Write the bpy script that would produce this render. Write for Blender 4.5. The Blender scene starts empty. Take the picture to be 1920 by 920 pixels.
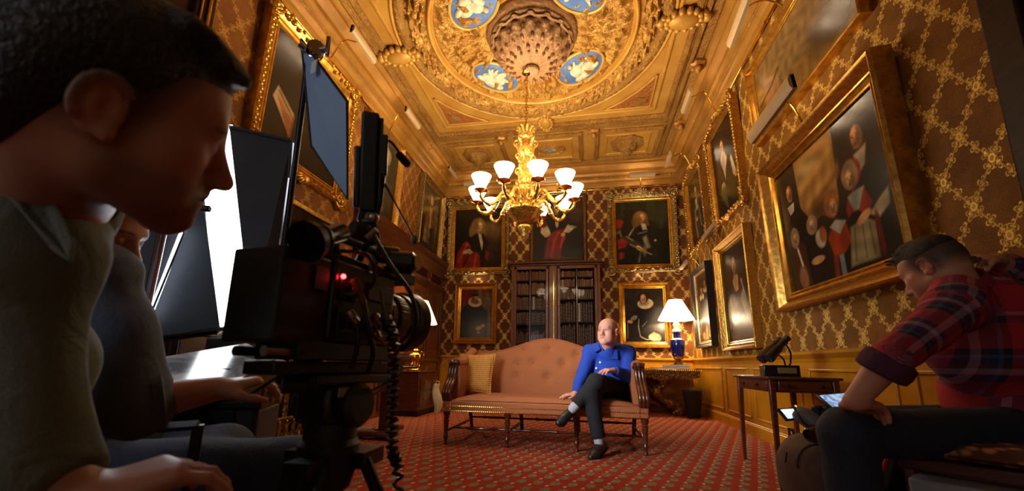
import bpy, math, random
import numpy as np
from math import sin, cos, pi, radians, sqrt, atan2
from mathutils import Vector, Matrix, Euler
random.seed(7); RNG = np.random.RandomState(11)
SC = bpy.context.scene
COL = SC.collection

# ---------------------------------------------------------------- camera, light, exposure
CAM_H = 0.79
FPX, PPX, PPY = 746.667, 960.0, 540.0          # 14 mm on full frame, for a 1920 x 920 picture
ROT = Matrix.Rotation(radians(10.5), 3, 'Z') @ Matrix.Rotation(pi/2+radians(10.85), 3, 'X') @ Matrix.Rotation(radians(1.06), 3, 'Z')
cd = bpy.data.cameras.new('camera'); cam = bpy.data.objects.new('camera', cd); COL.objects.link(cam)
cam.matrix_world = Matrix.Translation((0, 0, CAM_H)) @ ROT.to_4x4()
cd.sensor_fit = 'HORIZONTAL'; cd.sensor_width = 36; cd.lens = 14.0
cd.shift_y = (PPY-460)/1920.0
cd.clip_start = 0.02; cd.clip_end = 60
cd.dof.use_dof = True; cd.dof.focus_distance = 4.1; cd.dof.aperture_fstop = 3.2
SC.camera = cam
SC.view_settings.view_transform = 'Standard'; SC.view_settings.look = 'None'
SC.view_settings.gamma = 1.0; SC.view_settings.use_curve_mapping = False
SC.view_settings.exposure = 0.2
wd = bpy.data.worlds.new('room_bounce'); SC.world = wd; wd.use_nodes = True
bg = wd.node_tree.nodes['Background']; bg.inputs[0].default_value = (1.0, 0.80, 0.56, 1); bg.inputs[1].default_value = 0.135
WARM = (1.0, 0.79, 0.52); COOL = (0.93, 0.95, 1.0)
SHADE_E, PICT_E, TLAMP_W, SOFT_E, CHAND_W, KEY_W, FILL_E = 27.0, 12.0, 36.0, 9.0, 34.0, 19.0, 1.4
try:
    SC.cycles.max_bounces = 6; SC.cycles.diffuse_bounces = 3; SC.cycles.glossy_bounces = 3
    SC.cycles.transparent_max_bounces = 12; SC.cycles.sample_clamp_indirect = 4.0
    SC.cycles.caustics_reflective = False; SC.cycles.caustics_refractive = False
except Exception: pass

# ---------------------------------------------------------------- pixel of the photograph -> point in the room
def ray(x, y): return ROT @ Vector(((x-PPX)/FPX, -(y-PPY)/FPX, -1.0))
CO = Vector((0, 0, CAM_H))
def atX(x, y, X): d = ray(x, y); return CO + d*(X/d.x)
def atY(x, y, Y): d = ray(x, y); return CO + d*(Y/d.y)
def atZ(x, y, Z): d = ray(x, y); return CO + d*((Z-CAM_H)/d.z)
def atD(x, y, D): return CO + ray(x, y)*D

# ---------------------------------------------------------------- objects, names, labels
WORLDSET = set()
def tag(o, label=None, cat=None, group=None, kind=None):
    if label: o['label'] = label
    if cat: o['category'] = cat
    if group: o['group'] = group
    if kind: o['kind'] = kind
    return o
def thing(name, label, cat, loc=(0, 0, 0), rz=0.0, group=None, world=False):
    """An Empty at the base of a thing; world=True: its parts are given in room coordinates."""
    o = bpy.data.objects.new(name, None); COL.objects.link(o); o.empty_display_size = 0.05
    o.location = loc
    if world: WORLDSET.add(o)
    else: o.rotation_euler = (0, 0, rz)
    return tag(o, label, cat, group)
def link(name, me, mat, parent=None):
    o = bpy.data.objects.new(name, me); COL.objects.link(o)
    if mat is not None:
        for m in (mat if isinstance(mat, (list, tuple)) else [mat]): me.materials.append(m)
    if parent is not None:
        o.parent = parent
        if parent in WORLDSET: o.matrix_parent_inverse = Matrix.Translation(-Vector(parent.location))
    return o
def dup(root, loc, rz=0.0, label=None, group=None):
    r = root.copy(); COL.objects.link(r); r.location = loc; r.rotation_euler = (0, 0, rz)
    if label: r['label'] = label
    if group: r['group'] = group
    for ch in list(root.children):
        c = ch.copy(); COL.objects.link(c); c.parent = r
        for g in list(ch.children):
            d = g.copy(); COL.objects.link(d); d.parent = c
    return r

def frame_to(axis, up=Vector((0, 0, 1))):
    a = Vector(axis).normalized()
    if abs(a.dot(up)) > 0.99: up = Vector((0, 1, 0))
    x = up.cross(a).normalized(); y = a.cross(x)
    return x, y, a
class MB:
    """collects shapes for ONE mesh object"""
    def __init__(s): s.v = []; s.f = []; s.col = None
    def add(s, V, F):
        n = len(s.v); s.v += [tuple(p) for p in V]; s.f += [tuple(i+n for i in q) for q in F]; return s
    def box(s, c, d, M=None, taper=None):
        c = Vector(c); hx, hy, hz = d[0]/2, d[1]/2, d[2]/2
        V = []
        for z in (-1, 1):
            t = 1.0 if (taper is None or z > 0) else taper
            for x, y in ((-1, -1), (1, -1), (1, 1), (-1, 1)):
                p = Vector((x*hx*t, y*hy*t, z*hz)); V.append(c + (M @ p if M else p))
        return s.add(V, [(3, 2, 1, 0), (4, 5, 6, 7), (0, 1, 5, 4), (1, 2, 6, 5), (2, 3, 7, 6), (3, 0, 4, 7)])
    def bx(s, a, b):
        a = Vector(a); b = Vector(b); return s.box((a+b)/2, (abs(b.x-a.x), abs(b.y-a.y), abs(b.z-a.z)))
    def tube(s, pts, rad, n=10, cap=True, sq=None, up=Vector((0, 0, 1))):
        pts = [Vector(p) for p in pts]; m = len(pts)
        rad = rad if isinstance(rad, (list, tuple)) else [rad]*m
        base = len(s.v); px = None
        for i, p in enumerate(pts):
            t = (pts[min(i+1, m-1)]-pts[max(i-1, 0)])
            if t.length < 1e-9: t = Vector((0, 0, 1))
            t.normalize()
            if px is None: x, y, _ = frame_to(t, up)
            else:
                x = px - t*px.dot(t)
                if x.length < 1e-6: x, y, _ = frame_to(t, up)
                x.normalize(); y = t.cross(x)
            px = x
            for k in range(n):
                a = 2*pi*k/n
                kx, ky = (1, 1) if sq is None else sq
                s.v.append(tuple(p + x*cos(a)*rad[i]*kx + y*sin(a)*rad[i]*ky))
        for i in range(m-1):
            for k in range(n):
                a = base+i*n+k; b = base+i*n+(k+1) % n
                s.f.append((a, b, b+n, a+n))
        if cap:
            s.f.append(tuple(base+k for k in reversed(range(n)))); s.f.append(tuple(base+(m-1)*n+k for k in range(n)))
        return s
    def lathe(s, prof, c=(0, 0, 0), n=24, axis=(0, 0, 1), mod=None, cap=True):
        c = Vector(c); x, y, a = frame_to(axis); base = len(s.v); m = len(prof)
        for i, (r, z) in enumerate(prof):
            for k in range(n):
                t = 2*pi*k/n; rr = max(r, 1e-4)*(mod(t, i/(m-1)) if mod else 1)
                s.v.append(tuple(c + x*cos(t)*rr + y*sin(t)*rr + a*z))
        for i in range(m-1):
            for k in range(n):
                p = base+i*n+k; q = base+i*n+(k+1) % n; s.f.append((p, q, q+n, p+n))
        if cap:
            s.f.append(tuple(base+k for k in reversed(range(n)))); s.f.append(tuple(base+(m-1)*n+k for k in range(n)))
        return s
    def ball(s, c, r, n=12, M=None, m=8):
        c = Vector(c); r = r if isinstance(r, (list, tuple)) else (r, r, r); base = len(s.v)
        for i in range(1, m):
            t = pi*i/m
            for k in range(n):
                p = Vector((r[0]*sin(t)*cos(2*pi*k/n), r[1]*sin(t)*sin(2*pi*k/n), r[2]*cos(t)))
                s.v.append(tuple(c + (M @ p if M else p)))
        T = len(s.v); p = Vector((0, 0, r[2])); s.v.append(tuple(c+(M @ p if M else p))); s.v.append(tuple(c-(M @ p if M else p)))
        for i in range(m-2):
            for k in range(n):
                a = base+i*n+k; b = base+i*n+(k+1) % n; s.f.append((a, a+n, b+n, b))
        for k in range(n):
            s.f.append((T, base+k, base+(k+1) % n)); q = base+(m-2)*n; s.f.append((T+1, q+(k+1) % n, q+k))
        return s
    def prism(s, poly, ex, M=None, c=(0, 0, 0)):
        """polygon in local xy, extruded ex along local z"""
        c = Vector(c); n = len(poly)
        V = [Vector((p[0], p[1], 0)) for p in poly] + [Vector((p[0], p[1], ex)) for p in poly]
        V = [c + (M @ p if M else p) for p in V]
        F = [tuple(reversed(range(n))), tuple(range(n, 2*n))] + [(i, (i+1) % n, (i+1) % n+n, i+n) for i in range(n)]
        return s.add(V, F)
    def grid(s, fn, nu, nv, wrap_u=False):
        base = len(s.v); U = nu if wrap_u else nu+1
        for j in range(nv+1):
            for i in range(U): s.v.append(tuple(fn(i/nu, j/nv)))
        for j in range(nv):
            for i in range(nu):
                a = base+j*U+i; b = base+j*U+(i+1) % U; s.f.append((a, b, b+U, a+U))
        return s
    def build(s, name, mat, parent=None, smooth=True, bev=0.0, seg=2, sub=0, auto=35):
        me = bpy.data.meshes.new(name); me.from_pydata(s.v, [], s.f); me.update()
        if smooth:
            me.shade_smooth()
            try: me.set_sharp_from_angle(angle=radians(auto))
            except Exception: pass
        o = link(name, me, mat, parent)
        if bev:
            b = o.modifiers.new('bevel', 'BEVEL'); b.width = bev; b.segments = seg; b.limit_method = 'ANGLE'; b.angle_limit = radians(40)
            if smooth: b.harden_normals = False
        if sub:
            u = o.modifiers.new('sub', 'SUBSURF'); u.levels = sub; u.render_levels = sub
        return o
def RM(ax, ang): return Matrix.Rotation(ang, 3, ax)
def basis(x, y, z):
    return Matrix(((x[0], y[0], z[0]), (x[1], y[1], z[1]), (x[2], y[2], z[2])))
def bez(p, n=12):
    """Catmull-Rom through points"""
    p = [Vector(q) for q in p]; P = [p[0]*2-p[1]]+p+[p[-1]*2-p[-2]]; out = []
    for i in range(1, len(P)-2):
        for k in range(n):
            t = k/n; a, b, c, d = P[i-1], P[i], P[i+1], P[i+2]
            out.append(0.5*((2*b)+(c-a)*t+(2*a-5*b+4*c-d)*t*t+(3*b-a-3*c+d)*t**3))
    out.append(p[-1]); return out

def slab(mb, pts, th, back):
    P = [Vector(p) for p in pts]; b = Vector(back).normalized()*th; n = len(P)
    nv = (P[1]-P[0]).cross(P[2]-P[0]); F = [tuple(range(n)), tuple(reversed(range(n, 2*n)))]+[((i+1) % n, i, i+n, (i+1) % n+n) for i in range(n)]
    if nv.dot(b) > 0: F = [tuple(reversed(f)) for f in F]
    return mb.add(P+[p+b for p in P], F)
# ---------------------------------------------------------------- materials
def S(r, g, b):
    f = lambda c: (c/255/12.92) if c/255 <= 0.04045 else ((c/255+0.055)/1.055)**2.4
    return (f(r), f(g), f(b), 1.0)
class NT:
    def __init__(s, name):
        s.m = bpy.data.materials.new(name); s.m.use_nodes = True; s.t = s.m.node_tree; s.n = s.t.nodes
        s.b = s.n['Principled BSDF']
        s.co = None
    def new(s, typ, **kw):
        o = s.n.new(typ)
        for k, v in kw.items(): setattr(o, k, v)
        return o
    def L(s, a, b): s.t.links.new(a, b)
    def obj(s):
        if s.co is None: s.co = s.new('ShaderNodeTexCoord')
        return s.co.outputs['Object']
    def put(s, sock, v):
        if v is None: return
        if hasattr(v, 'links') or isinstance(v, bpy.types.NodeSocket): s.L(v, sock)
        else: sock.default_value = v
    def math(s, op, a, b=None, c=None, clamp=False):
        o = s.new('ShaderNodeMath', operation=op); o.use_clamp = clamp
        for i, v in enumerate((a, b, c)):
            if v is not None: s.put(o.inputs[i], v)
        return o.outputs[0]
    def mix(s, f, a, b):
        o = s.new('ShaderNodeMix', data_type='RGBA'); s.put(o.inputs[0], f); s.put(o.inputs[6], a); s.put(o.inputs[7], b); return o.outputs[2]
    def noise(s, scale, detail=3, rough=0.55, vec=None, dist=0.0):
        o = s.new('ShaderNodeTexNoise'); o.inputs['Scale'].default_value = scale; o.inputs['Detail'].default_value = detail
        o.inputs['Roughness'].default_value = rough; o.inputs['Distortion'].default_value = dist
        s.L(vec or s.obj(), o.inputs['Vector']); return o.outputs[0]
    def voro(s, scale, feat='F1', vec=None, rnd=1.0):
        o = s.new('ShaderNodeTexVoronoi', feature=feat); o.inputs['Scale'].default_value = scale
        try: o.inputs['Randomness'].default_value = rnd
        except Exception: pass
        s.L(vec or s.obj(), o.inputs['Vector']); return o.outputs[0]
    def ramp(s, f, stops, interp='LINEAR'):
        o = s.new('ShaderNodeValToRGB'); o.color_ramp.interpolation = interp; e = o.color_ramp.elements
        while len(e) < len(stops): e.new(0.5)
        for k, (p, c) in zip(e, stops): k.position = p; k.color = c if len(c) == 4 else (*c, 1)
        s.L(f, o.inputs[0]); return o.outputs[0]
    def step(s, f, lo, hi):
        o = s.new('ShaderNodeMapRange', interpolation_type='SMOOTHSTEP'); s.put(o.inputs[0], f)
        o.inputs[1].default_value = lo; o.inputs[2].default_value = hi; return o.outputs[0]
    def xyz(s, v=None):
        o = s.new('ShaderNodeSeparateXYZ'); s.L(v or s.obj(), o.inputs[0]); return o.outputs
    def vec(s, x, y, z=0.0):
        o = s.new('ShaderNodeCombineXYZ'); s.put(o.inputs[0], x); s.put(o.inputs[1], y); s.put(o.inputs[2], z); return o.outputs[0]
    def bump(s, h, strength=0.3, dist=0.01):
        o = s.new('ShaderNodeBump'); o.inputs['Strength'].default_value = strength; o.inputs['Distance'].default_value = dist
        s.L(h, o.inputs['Height']); s.L(o.outputs[0], s.b.inputs['Normal'])
    def fin(s, col=None, rough=None, metal=None, spec=None, coat=None):
        b = s.b.inputs
        s.put(b['Base Color'], col); s.put(b['Roughness'], rough); s.put(b['Metallic'], metal)
        if spec is not None: b['Specular IOR Level'].default_value = spec
        if coat is not None: b['Coat Weight'].default_value = coat; b['Coat Roughness'].default_value = 0.1
        return s.m
def mat(name, c, rough=0.5, metal=0.0, c2=None, vs=8.0, bs=None, bst=0.2, bd=0.004, coat=None, spec=None, streak=None):
    t = NT(name); col = c
    if c2 is not None:
        v = t.obj()
        if streak:
            mp = t.new('ShaderNodeMapping'); mp.inputs['Scale'].default_value = streak; t.L(v, mp.inputs[0]); v = mp.outputs[0]
        col = t.mix(t.step(t.noise(vs, 4, 0.6, v), 0.3, 0.7), c, c2)
    if bs: t.bump(t.noise(bs, 3), bst, bd)
    return t.fin(col, rough, metal, spec, coat)
def emat(name, c, e):
    t = NT(name); t.fin(c, 0.4); t.b.inputs['Emission Color'].default_value = c; t.b.inputs['Emission Strength'].default_value = e; return t.m
def attr_mat(name, rough=0.5, bs=None, bst=0.2, bd=0.003, coat=None, attr='Col', spec=None):
    t = NT(name); a = t.new('ShaderNodeVertexColor'); a.layer_name = attr
    col = a.outputs[0]
    if bs: t.bump(t.noise(bs, 3), bst, bd)
    return t.fin(col, rough, 0.0, spec, coat)
# ================================================================ MATERIALS OF THE ROOM
XL, XR, YB, YF, ZC = -3.1, 2.0, 8.1, -1.6, 5.0
def wallpaper(name, ax, ground, ground2, gold, pu=0.28, pv=0.40, off=(0, 0), bst=0.5):
    """embossed trellis paper: chains of gilt flowers along crossing diagonals, a ring at each crossing"""
    t = NT(name); o = t.xyz(); u = o[ax]; v = o[2]
    wob = t.math('MULTIPLY', t.math('SUBTRACT', t.noise(14, 2), 0.5), 0.012)
    u = t.math('DIVIDE', t.math('ADD', t.math('SUBTRACT', u, off[0]), wob), pu); v = t.math('DIVIDE', t.math('SUBTRACT', v, off[1]), pv)
    a = t.math('ADD', u, v); b = t.math('SUBTRACT', u, v)
    def cell(x): return t.math('ABSOLUTE', t.math('SUBTRACT', x, t.math('ROUND', x)))
    da, db = cell(a), cell(b)
    jig = t.math('MULTIPLY', t.math('SUBTRACT', t.noise(45, 2), 0.5), 0.05)
    def chain(x, d, along):     # open four-petalled flowers strung along the line
        sd = t.math('ADD', t.math('SUBTRACT', x, t.math('ROUND', x)), jig); k = t.math('MULTIPLY', along, 3.0)
        fa = t.math('ADD', t.math('DIVIDE', t.math('SUBTRACT', t.math('FRACT', k), 0.5), 3.0), jig)
        r = t.math('SQRT', t.math('ADD', t.math('POWER', sd, 2.0), t.math('POWER', fa, 2.0))); th = t.math('ARCTAN2', sd, fa)
        pet = t.math('MULTIPLY_ADD', t.math('ABSOLUTE', t.math('COSINE', t.math('MULTIPLY_ADD', th, 2.0, 0.78))), 0.085, 0.062)
        q = t.math('DIVIDE', r, pet); ins = t.math('SUBTRACT', 1.0, t.step(q, 0.92, 1.08))
        hollow = t.math('MULTIPLY', t.step(q, 0.40, 0.52), t.math('SUBTRACT', 1.0, t.step(q, 0.66, 0.78)))
        stem = t.math('SUBTRACT', 1.0, t.step(d, 0.012, 0.03))
        return t.math('MAXIMUM', t.math('MULTIPLY', ins, t.math('SUBTRACT', 1.0, t.math('MULTIPLY', hollow, 0.85))), t.math('MULTIPLY', stem, 0.7))
    flower = t.math('MAXIMUM', chain(a, da, b), chain(b, db, a))
    flower = t.math('MULTIPLY', flower, t.math('MULTIPLY_ADD', t.step(t.noise(60, 2), 0.35, 0.55), 0.6, 0.4))
    rr = t.math('SQRT', t.math('ADD', t.math('POWER', da, 2.0), t.math('POWER', db, 2.0)))
    ring = t.math('MULTIPLY', t.step(rr, 0.03, 0.05), t.math('SUBTRACT', 1.0, t.step(rr, 0.085, 0.105)))
    m = t.math('MAXIMUM', flower, ring, clamp=True)
    small = t.noise(150, 2); g = t.mix(t.step(t.noise(5, 4), 0.3, 0.7), ground, ground2)
    g = t.mix(t.math('MULTIPLY', t.step(small, 0.5, 0.7), 0.16), g, gold)
    h = t.math('MULTIPLY_ADD', m, 0.8, t.math('MULTIPLY', small, 0.25))
    t.bump(h, bst, 0.012)
    col = t.mix(m, g, gold)
    return t.fin(col, t.math('MULTIPLY_ADD', m, -0.25, 0.68), t.math('MULTIPLY', m, 0.4), spec=0.22)
PAPER_R = wallpaper('gilt_trellis_wallpaper', 1, S(104, 62, 15), S(132, 84, 22), S(226, 186, 92), off=(2.212-1.4, 1.84))
PAPER_B = wallpaper('gilt_trellis_wallpaper_end', 0, S(80, 36, 13), S(94, 48, 17), S(222, 180, 96), pu=0.30, pv=0.42, off=(0.46, 0.1), bst=0.3)
PAPER_L = wallpaper('gilt_trellis_wallpaper_left', 1, S(112, 62, 22), S(130, 78, 28), S(190, 140, 56), off=(2.66, 1.84))
def plaster(name, c, c2, orn=None, bst=0.5, rough=0.5, metal=0.25):
    t = NT(name); n = t.noise(3.0, 4)
    col = t.mix(t.step(n, 0.3, 0.7), c, c2)
    f = t.noise(90, 3)
    if orn:
        k = t.voro(orn, 'SMOOTH_F1'); s2 = t.noise(orn*1.4, 2, 0.5, None, 2.0)
        h = t.math('ADD', t.math('MULTIPLY', k, -1.0), t.math('ABSOLUTE', t.math('SUBTRACT', s2, 0.5)))
        h = t.math('ADD', h, t.math('MULTIPLY', f, 0.1))
        t.bump(h, bst, 0.03)
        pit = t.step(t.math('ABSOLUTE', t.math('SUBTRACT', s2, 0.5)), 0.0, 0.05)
        col = t.mix(t.math('MULTIPLY', t.math('SUBTRACT', 1.0, pit), 0.75), col, S(78, 44, 10))  # dirt in the recesses, with shade painted into the colour to sharpen relief
    else: t.bump(f, 0.25, 0.004)
    return t.fin(col, rough, metal)
GILT = plaster('gilded_plaster', S(198, 150, 66), S(182, 130, 52))
GILT_O = plaster('gilded_ornament', S(204, 156, 74), S(180, 128, 52), 16, 0.8, 0.42, 0.35)
GILT_F = plaster('gilded_fine_ornament', S(190, 140, 64), S(162, 112, 46), 30, 0.8, 0.45, 0.3)
GILT_D = plaster('gilded_cornice', S(168, 118, 44), S(148, 100, 34))
RED_O = plaster('red_gold_spandrel', S(176, 96, 40), S(188, 120, 52), 26, 0.9, 0.5, 0.2)
BUFF = plaster('buff_plaster', S(158, 116, 74), S(138, 98, 60), 28, 0.5, 0.55, 0.1)
OCHRE = mat('ochre_panelling', S(192, 130, 16), 0.38, c2=S(174, 114, 13), vs=5, bs=90, bst=0.08, coat=0.15)
def carpet():
    t = NT('red_carpet'); o = t.xyz(); x, y = o[0], o[1]
    ka = 0.118; kb = 0.31
    def motif(ox, oy, sx, sy):
        u = t.math('DIVIDE', t.math('ADD', x, ox), ka); v = t.math('DIVIDE', t.math('ADD', y, oy), kb)
        fu = t.math('MULTIPLY', t.math('SUBTRACT', u, t.math('ROUND', u)), ka); fv = t.math('MULTIPLY', t.math('SUBTRACT', v, t.math('ROUND', v)), kb)
        fr = t.math('ADD', t.math('MULTIPLY', fu, 0.95), t.math('MULTIPLY', fv, -0.30)); gr = t.math('ADD', t.math('MULTIPLY', fu, 0.30), t.math('MULTIPLY', fv, 0.95))
        d = t.math('SQRT', t.math('ADD', t.math('POWER', t.math('DIVIDE', fr, sx), 2.0), t.math('POWER', t.math('DIVIDE', gr, sy), 2.0)))
        return t.math('ADD', d, t.math('MULTIPLY', t.math('SUBTRACT', t.noise(70, 2), 0.5), 1.1))
    a = t.math('MINIMUM', motif(0.04, 0.02, 0.034, 0.052), motif(0.04+ka/2, 0.02+kb/2, 0.034, 0.052))
    s2 = t.math('MINIMUM', motif(0.09, 0.085, 0.012, 0.02), motif(0.09+ka/2, 0.085+kb/2, 0.012, 0.02))
    leaf = t.step(t.voro(120, 'DISTANCE_TO_EDGE'), 0.02, 0.16)
    mm = t.math('SUBTRACT', 1.0, t.step(a, 0.8, 1.05)); m2 = t.math('SUBTRACT', 1.0, t.step(s2, 0.8, 1.1))
    red = t.mix(t.step(t.noise(1.4, 3), 0.3, 0.7), S(158, 54, 34), S(170, 66, 38))
    red = t.mix(t.step(t.noise(400, 1), 0.3, 0.8), red, S(132, 42, 28))
    grn = t.mix(leaf, S(64, 44, 30), t.mix(t.step(t.noise(160, 1), 0.45, 0.6), S(132, 128, 100), S(186, 172, 138)))
    col = t.mix(mm, red, grn); col = t.mix(m2, col, S(190, 160, 110))
    t.bump(t.noise(500, 2), 0.4, 0.004)
    t.fin(col, 0.95, 0.0, 0.1); return t.m
CARPET = carpet()
WOOD = mat('mahogany', S(96, 46, 20), 0.32, c2=S(66, 28, 12), vs=9, streak=(1, 1, 6), coat=0.3)
WOOD_L = mat('walnut_panel', S(126, 66, 20), 0.4, c2=S(92, 46, 14), vs=7, streak=(4, 4, 0.6), coat=0.2)
WOOD_D = mat('dark_oak', S(52, 27, 14), 0.5, c2=S(34, 17, 9), vs=8, streak=(1, 1, 5), spec=0.15)
def gold(name, c, c2, s=40, bst=0.5, rough=0.32, metal=0.85):
    t = NT(name); n = t.noise(s, 3); k = t.voro(s*0.9, 'SMOOTH_F1')
    t.bump(t.math('SUBTRACT', n, k), bst, 0.008)
    return t.fin(t.mix(t.step(n, 0.35, 0.65), c, c2), rough, metal)
FRAME_G = gold('gilt_frame', S(204, 158, 76), S(168, 120, 52), 55, 0.5)
FRAME_R = gold('rubbed_gilt', S(200, 152, 70), S(172, 124, 52), 25, 0.22, 0.34, 0.8)
FRAME_S = gold('smooth_gilt', S(216, 164, 66), S(184, 130, 46), 12, 0.12, 0.28)
FRAME_B = gold('silver_gilt', S(190, 168, 112), S(120, 92, 48), 48, 0.7, 0.34)
FRAME_K = gold('ebony_frame', S(40, 34, 34), S(26, 22, 24), 20, 0.2, 0.3, 0.1)
BRASS = gold('polished_brass', S(236, 186, 74), S(214, 156, 48), 10, 0.05, 0.16, 1.0)
ORMOLU = gold('ormolu', S(222, 174, 82), S(176, 124, 46), 46, 0.7, 0.28, 0.7)
CHROME = mat('chrome', S(200, 204, 214), 0.14, 1.0)
BLACK = mat('matt_black', S(14, 14, 15), 0.55, bs=300, bst=0.1)
BLACKG = mat('black_plastic', S(16, 16, 18), 0.3, bs=200, bst=0.05)
DARKM = mat('dark_metal', S(44, 44, 48), 0.35, 0.7)
GLASS = NT('window_glass')
def mkglass(t, f=0.10):
    out = t.n['Material Output']; tr = t.new('ShaderNodeBsdfTransparent'); gl = t.new('ShaderNodeBsdfGlossy'); gl.inputs['Roughness'].default_value = 0.03
    fr = t.new('ShaderNodeFresnel'); fr.inputs[0].default_value = 1.13; mx = t.new('ShaderNodeMixShader')
    t.L(fr.outputs[0], mx.inputs[0]); t.L(tr.outputs[0], mx.inputs[1]); t.L(gl.outputs[0], mx.inputs[2]); t.L(mx.outputs[0], out.inputs[0]); return t.m
GLASS = mkglass(GLASS)

# ================================================================ SHELL
def struct(name, mb, m, parent=None, **kw):
    o = mb.build(name, m, parent, **kw); o['kind'] = 'structure'; return o
struct('floor', MB().bx((XL-0.3, YF, -0.1), (XR+0.3, YB+0.3, 0)), CARPET, smooth=False)
struct('wall_right', MB().bx((XR, YF, 0), (XR+0.25, YB+0.25, ZC+0.3)), PAPER_R, smooth=False)
struct('wall_left', MB().bx((XL-0.25, YF, 0), (XL, YB+0.25, ZC+0.3)), PAPER_L, smooth=False)
struct('wall_back', MB().bx((XL-0.25, YB, 0), (XR+0.25, YB+0.25, ZC+0.3)), PAPER_B, smooth=False)
CEIL = struct('ceiling', MB().bx((XL-0.3, YF, ZC), (XR+0.3, YB+0.3, ZC+0.25)), GILT, smooth=False)

def run(mb, prof, a, b, inward):
    """a moulding: profile (out, z) swept from a to b on a wall; inward = unit vector into the room"""
    a = Vector((a[0], a[1], 0)); b = Vector((b[0], b[1], 0)); n = Vector((inward[0], inward[1], 0)); m = len(prof)
    V = [a+n*o+Vector((0, 0, z)) for o, z in prof]+[b+n*o+Vector((0, 0, z)) for o, z in prof]
    F = [(i, i+1, i+1+m, i+m) for i in range(m-1)] + [tuple(range(m)), tuple(reversed(range(m, 2*m)))]
    if (b-a).cross(n).z < 0: F = [tuple(reversed(f)) for f in F]
    mb.add(V, F)
# left part of the wall behind the camera; window added as cool fill
wf = struct('wall_front', MB().bx((XL-0.25, YF-0.2, 0), (-0.4, YF, 0.7)).bx((XL-0.25, YF-0.2, 3.4), (-0.4, YF, ZC)).bx((XL-0.25, YF-0.2, 0.7), (-2.6, YF, 3.4)).bx((-1.2, YF-0.2, 0.7), (-0.4, YF, 3.4)), PAPER_B, smooth=False)
wn = struct('fill_window_1', MB().bx((-2.6, YF-0.15, 0.7), (-2.52, YF-0.02, 3.4)).bx((-1.28, YF-0.15, 0.7), (-1.2, YF-0.02, 3.4)).bx((-2.6, YF-0.15, 0.7), (-1.2, YF-0.02, 0.78)).bx((-2.6, YF-0.15, 3.32), (-1.2, YF-0.02, 3.4)).bx((-1.93, YF-0.12, 0.7), (-1.87, YF-0.04, 3.4)).bx((-2.6, YF-0.12, 2.0), (-1.2, YF-0.04, 2.06)), WOOD_D)
struct('fill_pane', MB().bx((-2.55, YF-0.10, 0.75), (-1.25, YF-0.09, 3.35)), emat('cool_fill_glow', (.92, .95, 1, 1), FILL_E), wn, smooth=False)
# cornice with several mouldings, dado rail, panelling, baseboard
CORN = [(0, 4.50), (0.02, 4.50), (0.03, 4.54), (0.03, 4.60), (0.06, 4.62), (0.08, 4.66), (0.08, 4.70), (0.13, 4.72), (0.15, 4.76), (0.15, 4.82), (0.20, 4.85), (0.24, 4.90), (0.24, 4.94), (0.30, 4.96), (0.32, 5.0)]
for nm, a, b, nv in (('trim_cornice_right', (XR, YF), (XR, YB), (-1, 0)), ('trim_cornice_left', (XL, YF), (XL, YB), (1, 0)), ('trim_cornice_back', (XL, YB), (XR, YB), (0, -1))):
    mb = MB(); run(mb, CORN, a, b, nv); struct(nm, mb, GILT_D, auto=25)
    mb = MB(); run(mb, [(0.085, 4.655), (0.10, 4.665), (0.10, 4.695), (0.085, 4.705)], a, b, nv)
    struct(nm.replace('cornice', 'egg_moulding'), mb, GILT_F)
DADO = [(0, 0.86), (0.015, 0.86), (0.02, 0.89), (0.035, 0.905), (0.05, 0.93), (0.05, 0.95), (0.02, 0.955), (0, 0.965)]
BASE = [(0, 0), (0.03, 0), (0.03, 0.12), (0.022, 0.128), (0.022, 0.138), (0.01, 0.145), (0, 0.15)]
for side, a, b, nv in (('right', (XR, 1.6), (XR, YB), (-1, 0)), ('back', (XL, YB), (XR, YB), (0, -1)), ('left', (XL, YF), (XL, YB), (1, 0))):
    mb = MB(); run(mb, [(0, 0.0), (0.012, 0.0), (0.012, 0.90), (0, 0.90)], a, b, nv); struct('trim_wainscot_'+side, mb, OCHRE)
    mb = MB(); run(mb, DADO, a, b, nv); struct('trim_dado_'+side, mb, OCHRE, auto=20)
    mb = MB(); run(mb, BASE, a, b, nv); struct('baseboard_'+side, mb, OCHRE, auto=20)
def panel_mould(mb, wall, u0, u1, z0, z1):
    """a raised rectangular bead on a wall's wainscot"""
    w = 0.022
    for (a0, a1, c0, c1) in ((u0, u1, z0, z0+w), (u0, u1, z1-w, z1), (u0, u0+w, z0, z1), (u1-w, u1, z0, z1)):
        if wall == 'R': mb.bx((XR-0.026, a0, c0), (XR-0.010, a1, c1))
        elif wall == 'B': mb.bx((a0, YB-0.026, c0), (a1, YB-0.010, c1))
for i, (y0, y1) in enumerate(((1.75, 2.9), (3.05, 4.1), (4.25, 5.35), (5.5, 6.35), (6.5, 7.95))):
    mb = MB(); panel_mould(mb, 'R', y0, y1, 0.20, 0.80); struct('trim_panel_right', mb, OCHRE, bev=0.005)
for i, (x0, x1) in enumerate(((-2.95, -2.3), (-2.2, -1.6), (0.45, 1.1), (1.2, 1.9))):
    mb = MB(); panel_mould(mb, 'B', x0, x1, 0.20, 0.80); struct('trim_panel_back', mb, OCHRE, bev=0.005)
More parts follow.
